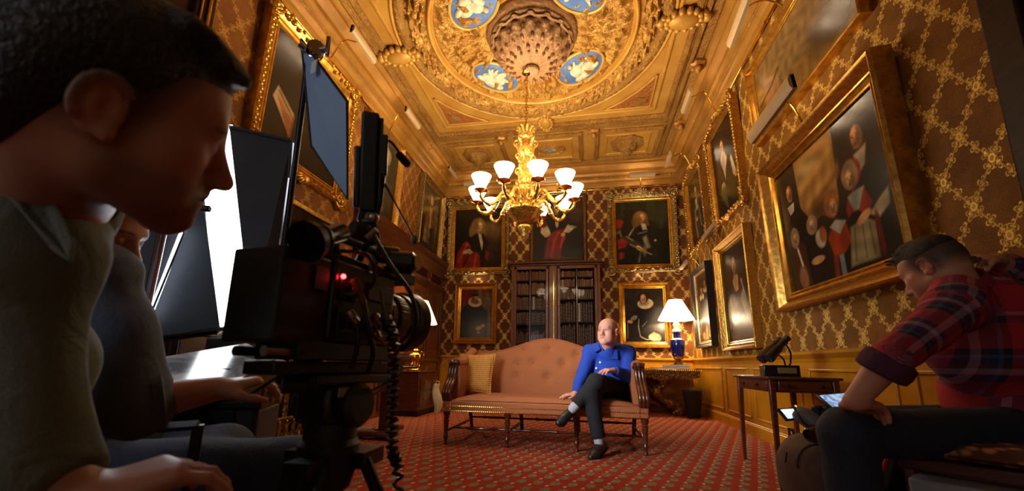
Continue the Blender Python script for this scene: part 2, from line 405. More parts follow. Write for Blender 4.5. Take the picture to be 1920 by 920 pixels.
# tall dark doors where the side walls leave the picture
def tall_door(name, X, y0, y1, s, h):
    d = struct(name, MB().bx((X, y0, 0), (X+0.03*s, y1, h)), WOOD_D, smooth=False)
    for (a, b) in ((y1-0.16, y1), (y0, y0+0.16)): struct('door_frame', MB().bx((X, a, 0), (X+0.075*s, b, h+0.1)), WOOD_D, d, bev=0.012)
    struct('door_head', MB().bx((X, y0, h-0.02), (X+0.075*s, y1, h+0.14)), WOOD_D, d, bev=0.012)
    for z0, z1 in ((0.3, 1.3), (1.5, h-0.25)):
        struct('door_panel', MB().bx((X, y0+0.3, z0), (X+0.045*s, y1-0.3, z1)), WOOD_D, d, bev=0.01)
    return d
tall_door('door_1', XR, 0.3, 2.05, -1, 4.3)
d2 = tall_door('door_2', XL, 0.4, 2.36, 1, 4.3)
struct('door_gilt_bead', MB().tube([(XL+0.09, 2.30, 0.1), (XL+0.09, 2.30, 4.35)], 0.012, 8), FRAME_S, d2)
struct('door_gilt_bead', MB().tube([(XL+0.085, 2.24, 0.1), (XL+0.085, 2.24, 4.35)], 0.008, 8), FRAME_S, d2)

# ================================================================ CEILING RELIEF
CX, CY = -0.62, 4.42
def rect_mould(mb, x0, x1, y0, y1, w, d):
    """moulding around a rectangle on the ceiling, mitred"""
    pr = [(0, 0), (0.0, -d*0.5), (w*0.2, -d*0.6), (w*0.35, -d), (w*0.65, -d), (w*0.8, -d*0.55), (w, -d*0.4), (w, 0)]
    P = [(x0, y0, 1, 1), (x1, y0, -1, 1), (x1, y1, -1, -1), (x0, y1, 1, -1)]
    V = []; m = len(pr)
    for x, y, sx, sy in P:
        for o, z in pr: V.append((x+sx*o, y+sy*o, ZC+z))
    F = []
    for c in range(4):
        e = (c+1) % 4
        for i in range(m-1): F.append((c*m+i, c*m+i+1, e*m+i+1, e*m+i))
    mb.add(V, F)
def cpart(name, mb, m=GILT, **kw): return struct(name, mb, m, CEIL, **kw)
mb = MB(); rect_mould(mb, -2.70, 1.46, 2.36, 6.48, 0.10, 0.05); cpart('panel_moulding', mb, GILT_F)
mb = MB(); rect_mould(mb, -2.45, 1.21, 2.6, 6.24, 0.05, 0.03); cpart('inner_moulding', mb)
mb = MB(); rect_mould(mb, -2.78, 1.54, -1.5, 7.82, 0.05, 0.06); cpart('border_moulding', mb, GILT_F)
# carved frieze bands between the panel and the cornice
for x0, x1, y0, y1 in ((1.56, 1.66, -1.5, 7.8), (-2.9, -2.80, -1.5, 7.8), (-2.7, 1.46, 6.50, 6.66)):
    cpart('carved_band', MB().bx((x0, y0, ZC-0.02), (x1, y1, ZC+0.01)), GILT_F, smooth=False)
for x0, x1, big in ((-2.70, -1.50, 0), (-1.28, 0.02, 1), (0.24, 1.46, 0)):      # three coffers toward the end wall
    mb = MB(); rect_mould(mb, x0, x1, 6.72, 7.78, 0.09, 0.06); cpart('coffer_moulding', mb, GILT_F)
    mb = MB(); rect_mould(mb, x0+0.2, x1-0.2, 6.90, 7.60, 0.035, 0.025); cpart('coffer_bead', mb)
    cx = (x0+x1)/2; cy = 7.25
    if not big:
        mb = MB(); mb.lathe([(0.30, 0), (0.30, -0.03), (0.26, -0.05), (0.20, -0.05), (0.17, -0.08), (0.15, -0.14), (0.09, -0.17), (0.07, -0.22), (0.02, -0.25)], (cx, cy, ZC), 32, mod=lambda t, u: 1+0.06*sin(8*t)); cpart('pendant_boss', mb, GILT_F)
    else:
        mb = MB(); mb.lathe([(0.30, 0), (0.30, -0.05), (0.25, -0.06), (0.23, -0.03)], (0, 0, 0), 32, mod=lambda t, u: 1+0.05*sin(10*t))
        mb.v = [(cx+p[0]*1.0, cy+p[1]*0.55, ZC+p[2]) for p in mb.v]; cpart('plaque_frame', mb, GILT_O)
        mb = MB(); mb.ball((cx, cy, ZC-0.01), (0.23, 0.125, 0.025), 24); cpart('grey_relief_plaque', mb, mat('blue_grey_relief', S(108, 116, 118), 0.6, c2=S(176, 172, 152), vs=16, bs=20, bst=0.8, bd=0.02))
# spandrels in the panel corners
for sx in (-1, 1):
    for sy in (-1, 1):
        ax, ay = CX+sx*1.72, CY+sy*1.72; R0 = 1.98; n = 16
        poly = [(ax, ay)]
        t0 = math.acos(1.72/R0); t1 = pi/2-t0
        for i in range(n+1):
            t = t0+(t1-t0)*i/n; poly.append((CX+sx*R0*cos(t), CY+sy*R0*sin(t)))
        if sx*sy < 0: poly = poly[:1]+poly[:0:-1]
        mb = MB(); mb.prism(poly, 0.022, None, (0, 0, ZC-0.02)); cpart('spandrel', mb, RED_O, smooth=False)
        m2 = MB(); pts = [(p[0], p[1], ZC-0.02) for p in poly]+[(poly[0][0], poly[0][1], ZC-0.02)]; m2.tube(pts, 0.016, 6); cpart('spandrel_bead', m2)
        m2 = MB(); m2.lathe([(0.10, 0), (0.10, -0.02), (0.06, -0.035), (0.01, -0.03)], (CX+sx*1.56, CY+sy*1.56, ZC-0.015), 16, mod=lambda t, u: 1+0.15*sin(6*t)); cpart('spandrel_flower', m2, GILT_F)
# the great ring
def ring(r0, r1, d, m, name, rel=0.0, nth=8, n=180, nr=14, seed=0):
    def fn(u, v):
        t = 2*pi*u; r = r0+(r1-r0)*v; e = sin(pi*v)**0.6 if 0 < v < 1 else 0.0
        h = d*e
        if rel:
            w = (r-r0)/(r1-r0)
            a = sin(nth*t+4.2*sin(pi*w)+seed)*sin(2*pi*w*1.5+nth*t*0.5); b = cos(nth*2*t-6*w+seed)*sin(3*pi*w)
            h += rel*(max(0.0, a)+0.8*max(0.0, b)+0.5*abs(sin(nth*3*t+9*w)))*min(1, 6*v, 6*(1-v))
        return (CX+r*cos(t), CY+r*sin(t), ZC-h)
    mb = MB(); mb.grid(fn, n, nr, True); return cpart(name, mb, m, auto=60)
ring(1.60, 1.74, 0.05, GILT_F, 'outer_leaf_ring', 0.012, 60, 480, 8)
ring(1.36, 1.58, 0.03, GILT_O, 'swag_ring', 0.07, 24, 480, 16, 1)
ring(1.28, 1.35, 0.07, GILT, 'bead_ring', 0.0, 8, 120, 8)
ring(0.58, 1.27, 0.02, GILT_O, 'scrollwork_field', 0.075, 16, 480, 40, 2)
ring(1.74, 1.79, 0.03, GILT, 'outer_fillet', 0, 8, 120, 4)
for k in range(24):                                             # little cartouches and masks along the swag ring
    t = 2*pi*(k+0.5)/24; c = (CX+1.47*cos(t), CY+1.47*sin(t), ZC-0.05); M = RM('Z', t)
    mb = MB(); mb.ball(c, (0.06, 0.075, 0.045), 10, M, 6)
    for q in range(5):
        a = 2*pi*q/5+0.3; mb.ball((c[0]+0.085*cos(a+t), c[1]+0.085*sin(a+t), c[2]+0.01), (0.03, 0.03, 0.03), 8, None, 5)
    cpart('swag_cartouche', mb, GILT)
PALE = mat('pale_relief', S(206, 198, 170), 0.6, c2=S(160, 150, 122), vs=10, bs=18, bst=0.6, bd=0.02)
BLUE = mat('jasper_blue', S(66, 104, 162), 0.6, c2=S(54, 88, 146), vs=6, bs=60, bst=0.1)
for k, t in enumerate((pi/4, 3*pi/4, 5*pi/4, 7*pi/4)):          # four blue medallions with pale relief figures
    c = Vector((CX+0.86*cos(t), CY+0.86*sin(t), ZC-0.055)); M = RM('Z', t+pi/2)
    mb = MB(); mb.lathe([(1.0, 0.06), (1.0, -0.018), (0.9, -0.03), (0.02, -0.03)], (0, 0, 0), 40)
    mb.v = [tuple(c + M @ Vector((p[0]*0.36, p[1]*0.25, p[2]))) for p in mb.v]; cpart('blue_medallion', mb, BLUE)
    mb = MB(); pts = [c + M @ Vector((0.37*cos(a), 0.26*sin(a), -0.02)) for a in [2*pi*i/40 for i in range(41)]]; mb.tube(pts, 0.022, 8); cpart('medallion_frame', mb, GILT)
    mb = MB(); r_ = random.Random(k+3); fx = -1 if k % 2 else 1
    def B(x, y, r, z=-0.035): mb.ball(c + M @ Vector((x*fx, y, z)), r, 12, M, 8)
    B(0.02, 0.02, (0.09, 0.10, 0.05)); B(-0.08, -0.04, (0.13, 0.08, 0.045)); B(0.05, 0.14, (0.035, 0.042, 0.04)); B(0.10, 0.0, (0.06, 0.09, 0.04)); B(-0.16, -0.10, (0.10, 0.045, 0.04)); B(0.12, -0.12, (0.09, 0.05, 0.035)); B(0.0, -0.13, (0.12, 0.06, 0.04))
    for q in range(5):
        a = r_.uniform(0, 2*pi); pts = [c + M @ Vector(((0.10+0.05*i)*cos(a+0.1*i), (0.07+0.035*i)*sin(a+0.1*i), -0.04)) for i in range(4)]; mb.tube(pts, [0.03, 0.026, 0.02, 0.012], 8)
    cpart('relief_figure', mb, PALE)
# central boss
def leafmod(t, u): return 1 + (0.05*abs(sin(8*t+u*3))+0.045*sin(16*t)*sin(10*u*pi))*(1 if u > 0.28 else 0.15)
BOSS = [(0.58, 0.0), (0.58, -0.05), (0.56, -0.09), (0.53, -0.12), (0.53, -0.15), (0.50, -0.17), (0.49, -0.20), (0.46, -0.20), (0.46, -0.23), (0.45, -0.27), (0.42, -0.32), (0.38, -0.37), (0.32, -0.42), (0.25, -0.45), (0.18, -0.47), (0.13, -0.49), (0.09, -0.51), (0.10, -0.53), (0.09, -0.56), (0.05, -0.57)]
prof = []
for (a, b) in zip(BOSS[:-1], BOSS[1:]):
    for q in range(3): prof.append((a[0]+(b[0]-a[0])*q/3, a[1]+(b[1]-a[1])*q/3))
prof.append(BOSS[-1])
mb = MB(); mb.lathe(prof, (CX, CY, ZC), 128, mod=leafmod); cpart('central_boss', mb, BUFF, auto=60)
for r, z, n, sz in ((0.44, -0.26, 30, 0.035), (0.30, -0.44, 16, 0.045), (0.38, -0.36, 20, 0.05)):
    for k in range(n):
        t = 2*pi*(k+0.5*(n == 20))/n; M = RM('Z', t)
        mb = MB(); mb.ball((CX+r*cos(t), CY+r*sin(t), ZC+z), (sz*0.7, sz*0.55, sz), 8, M, 6); mb.ball((CX+(r-0.05)*cos(t), CY+(r-0.05)*sin(t), ZC+z-0.03), (sz*0.5, sz*0.35, sz*0.7), 8, M, 6)
        cpart('boss_leaf', mb, BUFF)
# cartouches at the panel's edges and the rosettes on the border
def cartouche(c, rz, s=1.0):
    M = RM('Z', rz); c = Vector(c); mb = MB()
    mb.ball(c, (0.19*s, 0.12*s, 0.08*s), 20, M, 10)
    for a in range(14):
        t = 2*pi*a/14; mb.ball(c + M @ Vector((0.20*s*cos(t), 0.135*s*sin(t), 0.0)), (0.042*s, 0.042*s, 0.05*s), 8, M, 6)
    for sx in (-1, 1): 
        mb.ball(c + M @ Vector((0.27*s*sx, 0, 0.01)), (0.06*s, 0.06*s, 0.06*s), 10, M, 6)
        mb.ball(c + M @ Vector((0.24*s*sx, 0.07*s, 0.01)), (0.04*s, 0.03*s, 0.05*s), 8, M, 6); mb.ball(c + M @ Vector((0.24*s*sx, -0.07*s, 0.01)), (0.04*s, 0.03*s, 0.05*s), 8, M, 6)
    cpart('cartouche', mb, GILT)
cartouche((-2.47, 4.44, ZC-0.06), 0); cartouche((1.24, 4.44, ZC-0.06), 0); cartouche((-0.62, 6.30, ZC-0.05), pi/2, 0.8); cartouche((-0.62, 2.54, ZC-0.05), pi/2, 0.8)
def mask(c, s=1.0):
    mb = MB(); c = Vector(c)
    mb.lathe([(0.11*s, 0.03), (0.11*s, -0.03), (0.08*s, -0.06), (0.05*s, -0.05)], c, 16, mod=lambda t, u: 1+0.12*sin(6*t))
    mb.ball(c+Vector((0, 0, -0.07)), (0.055*s, 0.06*s, 0.07*s), 12); mb.ball(c+Vector((0, -0.05*s, -0.09)), (0.03*s, 0.03*s, 0.03*s), 8); mb.ball(c+Vector((0.05*s, 0.03*s, -0.05)), 0.035*s, 8); mb.ball(c+Vector((-0.05*s, 0.03*s, -0.05)), 0.035*s, 8)
    cpart('carved_mask', mb, GILT_D)
for px, py in ((1308, 122), (1275, 232), (735, 176), (806, 270), (940, 262), (1113, 248), (1112, 312)):
    p = atZ(px, py, ZC-0.05); mask((p.x, p.y, ZC-0.03))
mask((-2.85, 2.5, ZC-0.03)); mask((1.6, 2.5, ZC-0.03))
# ================================================================ PICTURES
def paint(w, h, shapes, bg, nmax=150, noise=6, seed=0):
    """flat painted colours of one canvas on a fine grid of points, sRGB 0-255 in, linear out"""
    nx = int(nmax*min(1, w/h)); ny = int(nmax*min(1, h/w))
    U, V = np.meshgrid(np.linspace(0, 1, nx+1), np.linspace(0, 1, ny+1)); C = np.zeros(U.shape+(3,))
    b0, b1 = np.array(bg[0], float), np.array(bg[1], float); C[:] = b0+(b1-b0)*V[..., None]
    a = w/h
    for s in shapes:
        k = s[0]
        if k == 'e':
            _, cx, cy, rx, ry, rot, col, soft = s; t = radians(rot); dx = (U-cx)*a; dy = V-cy
            X = dx*cos(t)+dy*sin(t); Y = -dx*sin(t)+dy*cos(t); d = np.sqrt((X/(rx*a))**2+(Y/ry)**2); m = np.clip((1-d)/max(soft, 1e-3)+0.5, 0, 1)
        elif k == 'p':
            _, pts, col, soft = s; ins = np.zeros(U.shape, bool); dist = np.full(U.shape, 9.0); n = len(pts)
            for i in range(n):
                x0, y0 = pts[i]; x1, y1 = pts[(i+1) % n]
                c = ((y0 > V) != (y1 > V)) & (U < (x1-x0)*(V-y0)/((y1-y0) or 1e-9)+x0); ins ^= c
                ex, ey = (x1-x0)*a, y1-y0; L = ex*ex+ey*ey+1e-12; tt = np.clip((((U-x0)*a)*ex+(V-y0)*ey)/L, 0, 1)
                dist = np.minimum(dist, np.hypot((U-x0)*a-tt*ex, V-y0-tt*ey))
            m = np.clip(np.where(ins, dist, -dist)/max(soft, 1e-3)+0.5, 0, 1)
        else:
            _, pts, wd, col, soft = s; dist = np.full(U.shape, 9.0)
            for i in range(len(pts)-1):
                x0, y0 = pts[i]; x1, y1 = pts[i+1]; ex, ey = (x1-x0)*a, y1-y0; L = ex*ex+ey*ey+1e-12
                tt = np.clip((((U-x0)*a)*ex+(V-y0)*ey)/L, 0, 1); dist = np.minimum(dist, np.hypot((U-x0)*a-tt*ex, V-y0-tt*ey))
            m = np.clip((wd-dist)/max(soft, 1e-3)+0.5, 0, 1)
        m = m[..., None]; m = m*m*(3-2*m); C = C*(1-m)+np.array(col, float)*m
    r = np.random.RandomState(seed); C += r.normal(0, noise, U.shape)[..., None]*0.5
    q = r.uniform(0, 6.3, 8); f = 1+0.11*np.sin(9*U*a+14*V+2.4*np.sin(7*V+q[0])+q[1])*np.sin(16*U*a-8*V+2*np.sin(11*U+q[2])+q[3])+0.07*np.sin(31*U*a+22*V+3*np.sin(13*V-9*U+q[4]))
    C *= f[..., None]*np.array((0.86, 0.80, 0.70))
    C = np.clip(C, 0, 255)/255; C = np.where(C <= 0.04045, C/12.92, ((C+0.055)/1.055)**2.4)
    return nx, ny, C
def face(cx, cy, r, a, skin=(206, 156, 116), look=-0.2, hair=None):
    """a painted head: r = half-height of the face, a = canvas width / height"""
    x = r/a; o = []
    if hair: o += [('e', cx, cy+0.15*r, x*1.15, r*1.25, 0, hair, .5)]
    o += [('e', cx, cy, x*0.63, r, 0, skin, .35), ('e', cx-look*x*1.6-x*.25, cy-.1*r, x*0.45, r*0.95, 0, tuple(int(c*0.60) for c in skin), 1.0), ('e', cx, cy-.8*r, x*.5, r*.3, 0, tuple(int(c*0.66) for c in skin), 1.0),
          ('e', cx+look*x*0.5, cy+0.35*r, x*0.4, r*0.4, 0, tuple(min(255, int(c*1.12)) for c in skin), .9)]
    for s in (-1, 1):
        o += [('e', cx+look*x*0.4+s*x*0.3, cy+0.12*r, x*0.13, r*0.055, 0, tuple(int(c*0.36) for c in skin), .9), ('e', cx+look*x*0.4+s*x*0.3, cy+0.28*r, x*0.2, r*0.05, 0, tuple(int(c*0.66) for c in skin), 1.0)]
    o += [('l', [(cx+look*x*0.6, cy+0.1*r), (cx+look*x*0.75, cy-0.22*r)], r*0.06, tuple(int(c*0.82) for c in skin), r*0.08),
          ('e', cx+look*x*0.55, cy-0.48*r, x*0.22, r*0.06, 0, (150, 84, 70), .9), ('e', cx+look*x*0.4, cy-0.85*r, x*0.3, r*0.1, 0, tuple(int(c*0.85) for c in skin), .9)]
    return o
VARN = {}
def varnish():
    if 'm' not in VARN: VARN['m'] = attr_mat('varnished_canvas', 0.26, 120, 0.12, 0.003, spec=0.4)
    return VARN['m']
WALLB = {'R': (Vector((0, -1, 0)), Vector((0, 0, 1)), Vector((-1, 0, 0))), 'L': (Vector((0, 1, 0)), Vector((0, 0, 1)), Vector((1, 0, 0))), 'B': (Vector((1, 0, 0)), Vector((0, 0, 1)), Vector((0, -1, 0)))}
PLAIN = [(-0.01, 0.03), (0.0, 0.045), (0.10, 0.05), (0.16, 0.04), (0.24, 0.055), (0.34, 0.06), (0.42, 0.05), (0.60, 0.085), (0.74, 0.10), (0.80, 0.095), (0.9, 0.11), (1.0, 0.10), (1.0, 0.0)]
DEEP = [(-0.01, 0.03), (0.0, 0.05), (0.08, 0.055), (0.14, 0.045), (0.30, 0.06), (0.34, 0.075), (0.42, 0.075), (0.48, 0.065), (0.70, 0.11), (0.76, 0.125), (0.84, 0.135), (0.92, 0.14), (1.0, 0.12), (1.02, 0.0)]
FLATF = [(-0.01, 0.03), (0.0, 0.045), (0.12, 0.05), (0.2, 0.035), (0.75, 0.045), (0.82, 0.065), (0.95, 0.07), (1.0, 0.05), (1.0, 0.0)]
def picture(label, wall, cu, cv, base, w, h, fw, shapes, bg, prof=PLAIN, fm=None, fm2=None, ornate=False, tilt=1.2, seed=0, nmax=150, group='gilt-framed oil paintings'):
    """cu, cv: middle of the canvas along the wall and up; base: the wall's plane"""
    x, y, z = WALLB[wall]
    c = {'R': Vector((base, cu, cv)), 'L': Vector((base, cu, cv)), 'B': Vector((cu, base, cv))}[wall]
    M = basis(x, y, z) @ RM('X', radians(tilt))
    bot = c - Vector((0, 0, h/2+fw))
    t = thing('framed_painting', label, 'painting', bot, group=group, world=True)
    W = lambda p: tuple(c + M @ Vector(p))
    nx, ny, C = paint(w, h, shapes, bg, nmax, 5, seed)
    mb = MB(); V = [W(((i/nx-0.5)*w, (j/ny-0.5)*h, 0.035)) for j in range(ny+1) for i in range(nx+1)]
    F = [(j*(nx+1)+i, j*(nx+1)+i+1, (j+1)*(nx+1)+i+1, (j+1)*(nx+1)+i) for j in range(ny) for i in range(nx)]
    mb.v = V; mb.f = F; o = mb.build('canvas', varnish(), t, smooth=False)
    at = o.data.color_attributes.new('Col', 'FLOAT_COLOR', 'POINT'); at.data.foreach_set('color', np.concatenate([C.reshape(-1, 3), np.ones((C.size//3, 1))], 1).astype(np.float32).ravel())
    MB().add([W(p) for p in ((-w/2-.01, -h/2-.01, 0.0), (w/2+.01, -h/2-.01, 0.0), (w/2+.01, h/2+.01, 0.0), (-w/2-.01, h/2+.01, 0.0), (-w/2-.01, -h/2-.01, 0.03), (w/2+.01, -h/2-.01, 0.03), (w/2+.01, h/2+.01, 0.03), (-w/2-.01, h/2+.01, 0.03))],
             [(3, 2, 1, 0), (4, 5, 6, 7), (0, 1, 5, 4), (1, 2, 6, 5), (2, 3, 7, 6), (3, 0, 4, 7)]).build('stretcher', WOOD_D, t, smooth=False)
    fm = fm or FRAME_G; n = len(prof)
    def ringmesh(pr):
        mb = MB(); m = len(pr); V = []; F = []
        for sx, sy in ((-1, -1), (1, -1), (1, 1), (-1, 1)):
            for o_, hh in pr: V.append(W((sx*(w/2+o_*fw), sy*(h/2+o_*fw), hh)))
        for k in range(4):
            e = (k+1) % 4
            for i in range(m-1): F.append((k*m+i, e*m+i, e*m+i+1, k*m+i+1))
        mb.add(V, F); return mb
    cut = n//2
    ringmesh(prof[:cut+1]).build('frame_sight_edge', fm2 or FRAME_S, t, auto=20)
    ringmesh(prof[cut:]).build('frame', fm, t, auto=20)
    if ornate:
        H = prof[-2][1]
        for sx in (-1, 1):
            for sy in (-1, 1):
                mb = MB(); cx, cy = sx*(w/2+fw*0.75), sy*(h/2+fw*0.75); R = fw*0.62
                pts = [W((cx+sx*R*(1-0.75*k/28)*cos(0.42*k+0.8), cy+sy*R*(1-0.75*k/28)*sin(0.42*k+0.8), H*0.9+0.01*sin(k))) for k in range(29)]
                mb.tube(pts, [0.020-0.0003*k for k in range(29)], 8); mb.ball(W((cx, cy, H*0.9)), fw*0.25, 10)
                for q in range(4):
                    mb.ball(W((cx-sx*fw*(0.55+0.28*q), cy+sy*fw*0.1*(-1)**q, H)), (0.030, 0.030, 0.022), 8, None, 6); mb.ball(W((cx+sx*fw*0.1*(-1)**q, cy-sy*fw*(0.55+0.28*q), H)), (0.030, 0.030, 0.022), 8, None, 6)
                mb.build('corner_scroll', fm, t, auto=60)
        for sy in (-1, 1):
            mb = MB(); R = fw*0.95 if sy > 0 else fw*0.6
            for q in range(9):
                a = pi*(q+0.5)/9; mb.tube([W((0, sy*(h/2+fw*0.7), H)), W((R*0.7*cos(a), sy*(h/2+fw*0.7+R*0.6*sin(a)), H+0.02)), W((R*1.15*cos(a), sy*(h/2+fw*0.7+R*sin(a)), H-0.01))], [0.008, 0.018, 0.012], 8)
            for s in (-1, 1):
                for q in range(6): mb.ball(W((s*(R*1.1+q*fw*0.42), sy*(h/2+fw*(0.72+0.12*(-1)**q)), H)), (0.034, 0.022, 0.022), 8, None, 6)
            mb.build('shell_crest', fm, t, auto=60)
        for s in (-1, 1):
            mb = MB()
            for q in range(int(h/0.045)): mb.ball(W((s*(w/2+fw*(0.8+0.04*(-1)**q)), -h/2+0.045*(q+0.5), H*0.95)), (0.022, 0.032, 0.026), 8, None, 5)
            mb.build('carved_edge', fm, t, auto=60)
    return t
DK = ((16, 12, 9), (30, 23, 16))
# ---- end wall
a = 1.05/1.32
P1 = [('e', .72, .60, .26, .17, 10, (126, 104, 62), 1.1), ('e', .78, .48, .09, .10, 0, (128, 88, 56), .8), ('e', .72, .33, .22, .25, 0, (54, 38, 26), 1.2),
      ('e', .50, .70, .155, .15, 0, (148, 118, 72), .35), ('e', .40, .58, .09, .14, 15, (140, 112, 68), .5), ('e', .60, .58, .06, .10, 0, (140, 112, 68), .6)] + face(.53, .70, .075, a, (226, 182, 142), .2) + [
      ('p', [(.30, .50), (.46, .58), (.62, .57), (.72, .40), (.66, .18), (.40, .10), (.25, .30)], (22, 20, 24), .03), ('p', [(.50, .58), (.57, .57), (.61, .40), (.59, .28), (.56, .36)], (206, 196, 170), .02),
      ('p', [(.02, .02), (.06, .26), (.18, .42), (.27, .46), (.36, .36), (.30, .26), (.48, .27), (.55, .20), (.56, .0), (.02, 0)], (132, 38, 28), .03), ('l', [(.10, .10), (.20, .30), (.27, .40)], .02, (184, 72, 52), .03), ('l', [(.44, .02), (.46, .2)], .025, (176, 64, 46), .03), ('l', [(.2, .03), (.3, .2)], .02, (88, 22, 18), .03),
      ('e', .27, .28, .09, .035, 20, (206, 196, 168), .4), ('e', .35, .26, .055, .026, 10, (204, 154, 112), .3), ('p', [(.66, .30), (.74, .26), (.72, .10), (.66, .16)], (120, 42, 34), .03)]
picture('large painting of bewigged sitter in red robes, upper left of end wall', 'B', -2.27, 3.49, YB, 1.05, 1.32, 0.165, P1, DK, ornate=True, fm=FRAME_B, seed=1, tilt=2)
P2 = [('e', .45, .80, .13, .12, 0, (70, 54, 36), .5)] + face(.46, .80, .07, a, (190, 144, 110), .2) + [('p', [(.2, .62), (.4, .7), (.62, .66), (.72, .4), (.6, .2), (.25, .2)], (26, 20, 20), .04), ('e', .48, .60, .035, .09, 0, (190, 178, 152), .5),
      ('p', [(.16, .60), (.24, .62), (.34, .46), (.36, .38), (.24, .36), (.14, .44)], (196, 184, 156), .03), ('p', [(.2, .02), (.28, .36), (.46, .48), (.60, .50), (.66, .34), (.58, .24), (.56, 0)], (128, 36, 34), .04), ('l', [(.35, .05), (.42, .3), (.52, .44)], .02, (170, 66, 56), .03), ('l', [(.55, .2), (.62, .4)], .018, (168, 60, 50), .03),
      ('p', [(.60, .44), (.70, .56), (.84, .50), (.72, .42)], (200, 190, 170), .03), ('e', .60, .40, .05, .03, 30, (196, 150, 116), .3), ('e', .8, .52, .08, .02, -10, (150, 150, 150), .5), ('e', .86, .78, .16, .2, 0, (58, 50, 38), 1.2), ('e', .18, .60, .09, .08, 40, (104, 40, 28), .5)]
picture('dark-framed painting of seated sitter in red, above the glazed bookcase', 'B', -0.53, 3.63, YB, 1.03, 1.34, 0.09, P2, DK, prof=FLATF, fm=FRAME_K, fm2=gold('dull_gilt', S(120, 84, 40), S(70, 46, 24), 40, .3), seed=2, tilt=2)
P3 = [('p', [(.60, 1), (.76, 1), (.74, .66), (.62, .70)], (58, 62, 48), .03), ('e', .86, .8, .16, .22, 0, (50, 56, 40), 1.2), ('e', .47, .73, .14, .115, 0, (150, 112, 58), .4), ('e', .40, .64, .085, .10, 10, (124, 94, 48), .5), ('e', .58, .63, .06, .09, 0, (116, 88, 46), .6)] + face(.495, .735, .07, a, (228, 176, 136), .1) + [
      ('p', [(.02, .58), (.0, .72), (.10, .73), (.16, .69), (.10, .58)], (138, 36, 28), .03), ('p', [(.30, .54), (.46, .62), (.66, .60), (.80, .44), (.76, .10), (.36, .04), (.30, .3)], (28, 30, 28), .04), ('p', [(.48, .65), (.57, .64), (.60, .54), (.51, .53)], (214, 206, 184), .02), ('e', .55, .52, .06, .02, 0, (10, 10, 12), .4), ('p', [(.40, .47), (.44, .50), (.62, .54), (.60, .50)], (86, 108, 136), .02),
      ('p', [(.50, .42), (.58, .46), (.65, .26), (.56, .24)], (142, 138, 116), .05), ('e', .53, .2, .04, .08, 0, (110, 108, 94), .9), ('l', [(.03, .5), (.07, .54), (.10, .44)], .012, (120, 118, 104), .03), ('l', [(.22, .42), (.34, .57)], .012, (156, 150, 128), .02), ('l', [(.18, .42), (.30, .36), (.44, .28)], .045, (52, 54, 50), .04), ('l', [(.2, .44), (.32, .38)], .01, (150, 146, 126), .02),
      ('p', [(.04, .24), (.02, .40), (.12, .42), (.24, .36), (.18, .28)], (150, 40, 30), .03), ('p', [(.04, .08), (.06, .2), (.16, .2), (.14, .10)], (142, 40, 30), .04), ('e', .44, .25, .075, .035, -45, (222, 176, 112), .3), ('l', [(.26, .32), (.66, .15)], .010, (166, 138, 84), .015), ('e', .74, .37, .025, .02, 0, (190, 146, 96), .4), ('l', [(.46, .2), (.42, .04)], .012, (120, 118, 100), .02)]
picture('large painting of sitter in dark armour with baton, upper right of end wall', 'B', 1.17, 3.47, YB, 1.03, 1.32, 0.165, P3, ((18, 20, 14), (40, 42, 30)), ornate=True, fm=FRAME_B, seed=3, tilt=2)
a = .67/1.03
P4 = [('e', .2, .85, .3, .3, 0, (118, 34, 30), .9), ('e', .62, .78, .12, .3, 0, (120, 96, 56), .8), ('e', .86, .72, .13, .22, 0, (104, 92, 70), .9), ('e', .78, .95, .06, .06, 0, (150, 40, 36), .7), ('p', [(0, .40), (.10, .64), (.38, .72), (.60, .70), (.84, .56), (.98, .2), (.98, 0), (0, 0)], (22, 26, 38), .04),
      ('e', .46, .735, .225, .105, -8, (224, 208, 168), .18), ('e', .46, .75, .17, .06, -8, (178, 160, 120), .6)] + face(.48, .80, .088, a, (212, 150, 104), .15) + [('e', .46, .885, .11, .035, 0, (46, 34, 26), .5), ('e', .49, .735, .08, .045, 0, (128, 90, 60), .6),
      ('e', .60, .20, .11, .04, 10, (190, 130, 96), .4), ('e', .72, .24, .09, .035, 20, (176, 120, 88), .4), ('e', .6, .11, .06, .03, -20, (150, 96, 76), .5), ('e', .93, .25, .06, .3, 0, (90, 100, 116), 1.0)]
picture('small painting of bearded sitter in white ruff, lower left of end wall', 'B', -2.26, 1.835, YB, 0.67, 1.03, 0.125, P4, ((20, 18, 22), (60, 44, 34)), fm=FRAME_G, seed=4)
a = .73/1.045
P5 = [('p', [(.12, 0), (.26, .50), (.38, .66), (.62, .64), (.78, .46), (.66, .22), (.72, 0)], (20, 17, 18), .05), ('e', .54, .71, .205, .10, 5, (214, 206, 184), .16), ('e', .53, .725, .14, .05, 5, (150, 144, 124), .6)] + face(.49, .81, .08, a, (226, 172, 140), -.2, (38, 28, 22)) + [
      ('e', .23, .44, .10, .04, 35, (150, 146, 136), .7), ('e', .13, .37, .075, .03, -10, (212, 156, 124), .3), ('l', [(.36, .42), (.34, .28), (.38, .10), (.54, .04), (.66, .05)], .008, (170, 160, 132), .015), ('l', [(.56, .38), (.44, .28)], .007, (150, 140, 116), .015), ('l', [(.06, .34), (.06, .06)], .006, (130, 124, 108), .015),
      ('e', .74, .09, .15, .075, 0, (206, 198, 176), .4), ('e', .73, .12, .055, .06, 0, (212, 160, 126), .3), ('e', .84, .06, .06, .05, 0, (150, 140, 122), .6), ('e', .86, .35, .12, .16, 0, (70, 50, 32), 1.2)]
picture('small painting of woman in white ruff and black dress, behind the blue lamp', 'B', 1.14, 1.79, YB, 0.73, 1.045, 0.115, P5, ((26, 20, 14), (46, 36, 28)), fm=FRAME_S, seed=5)
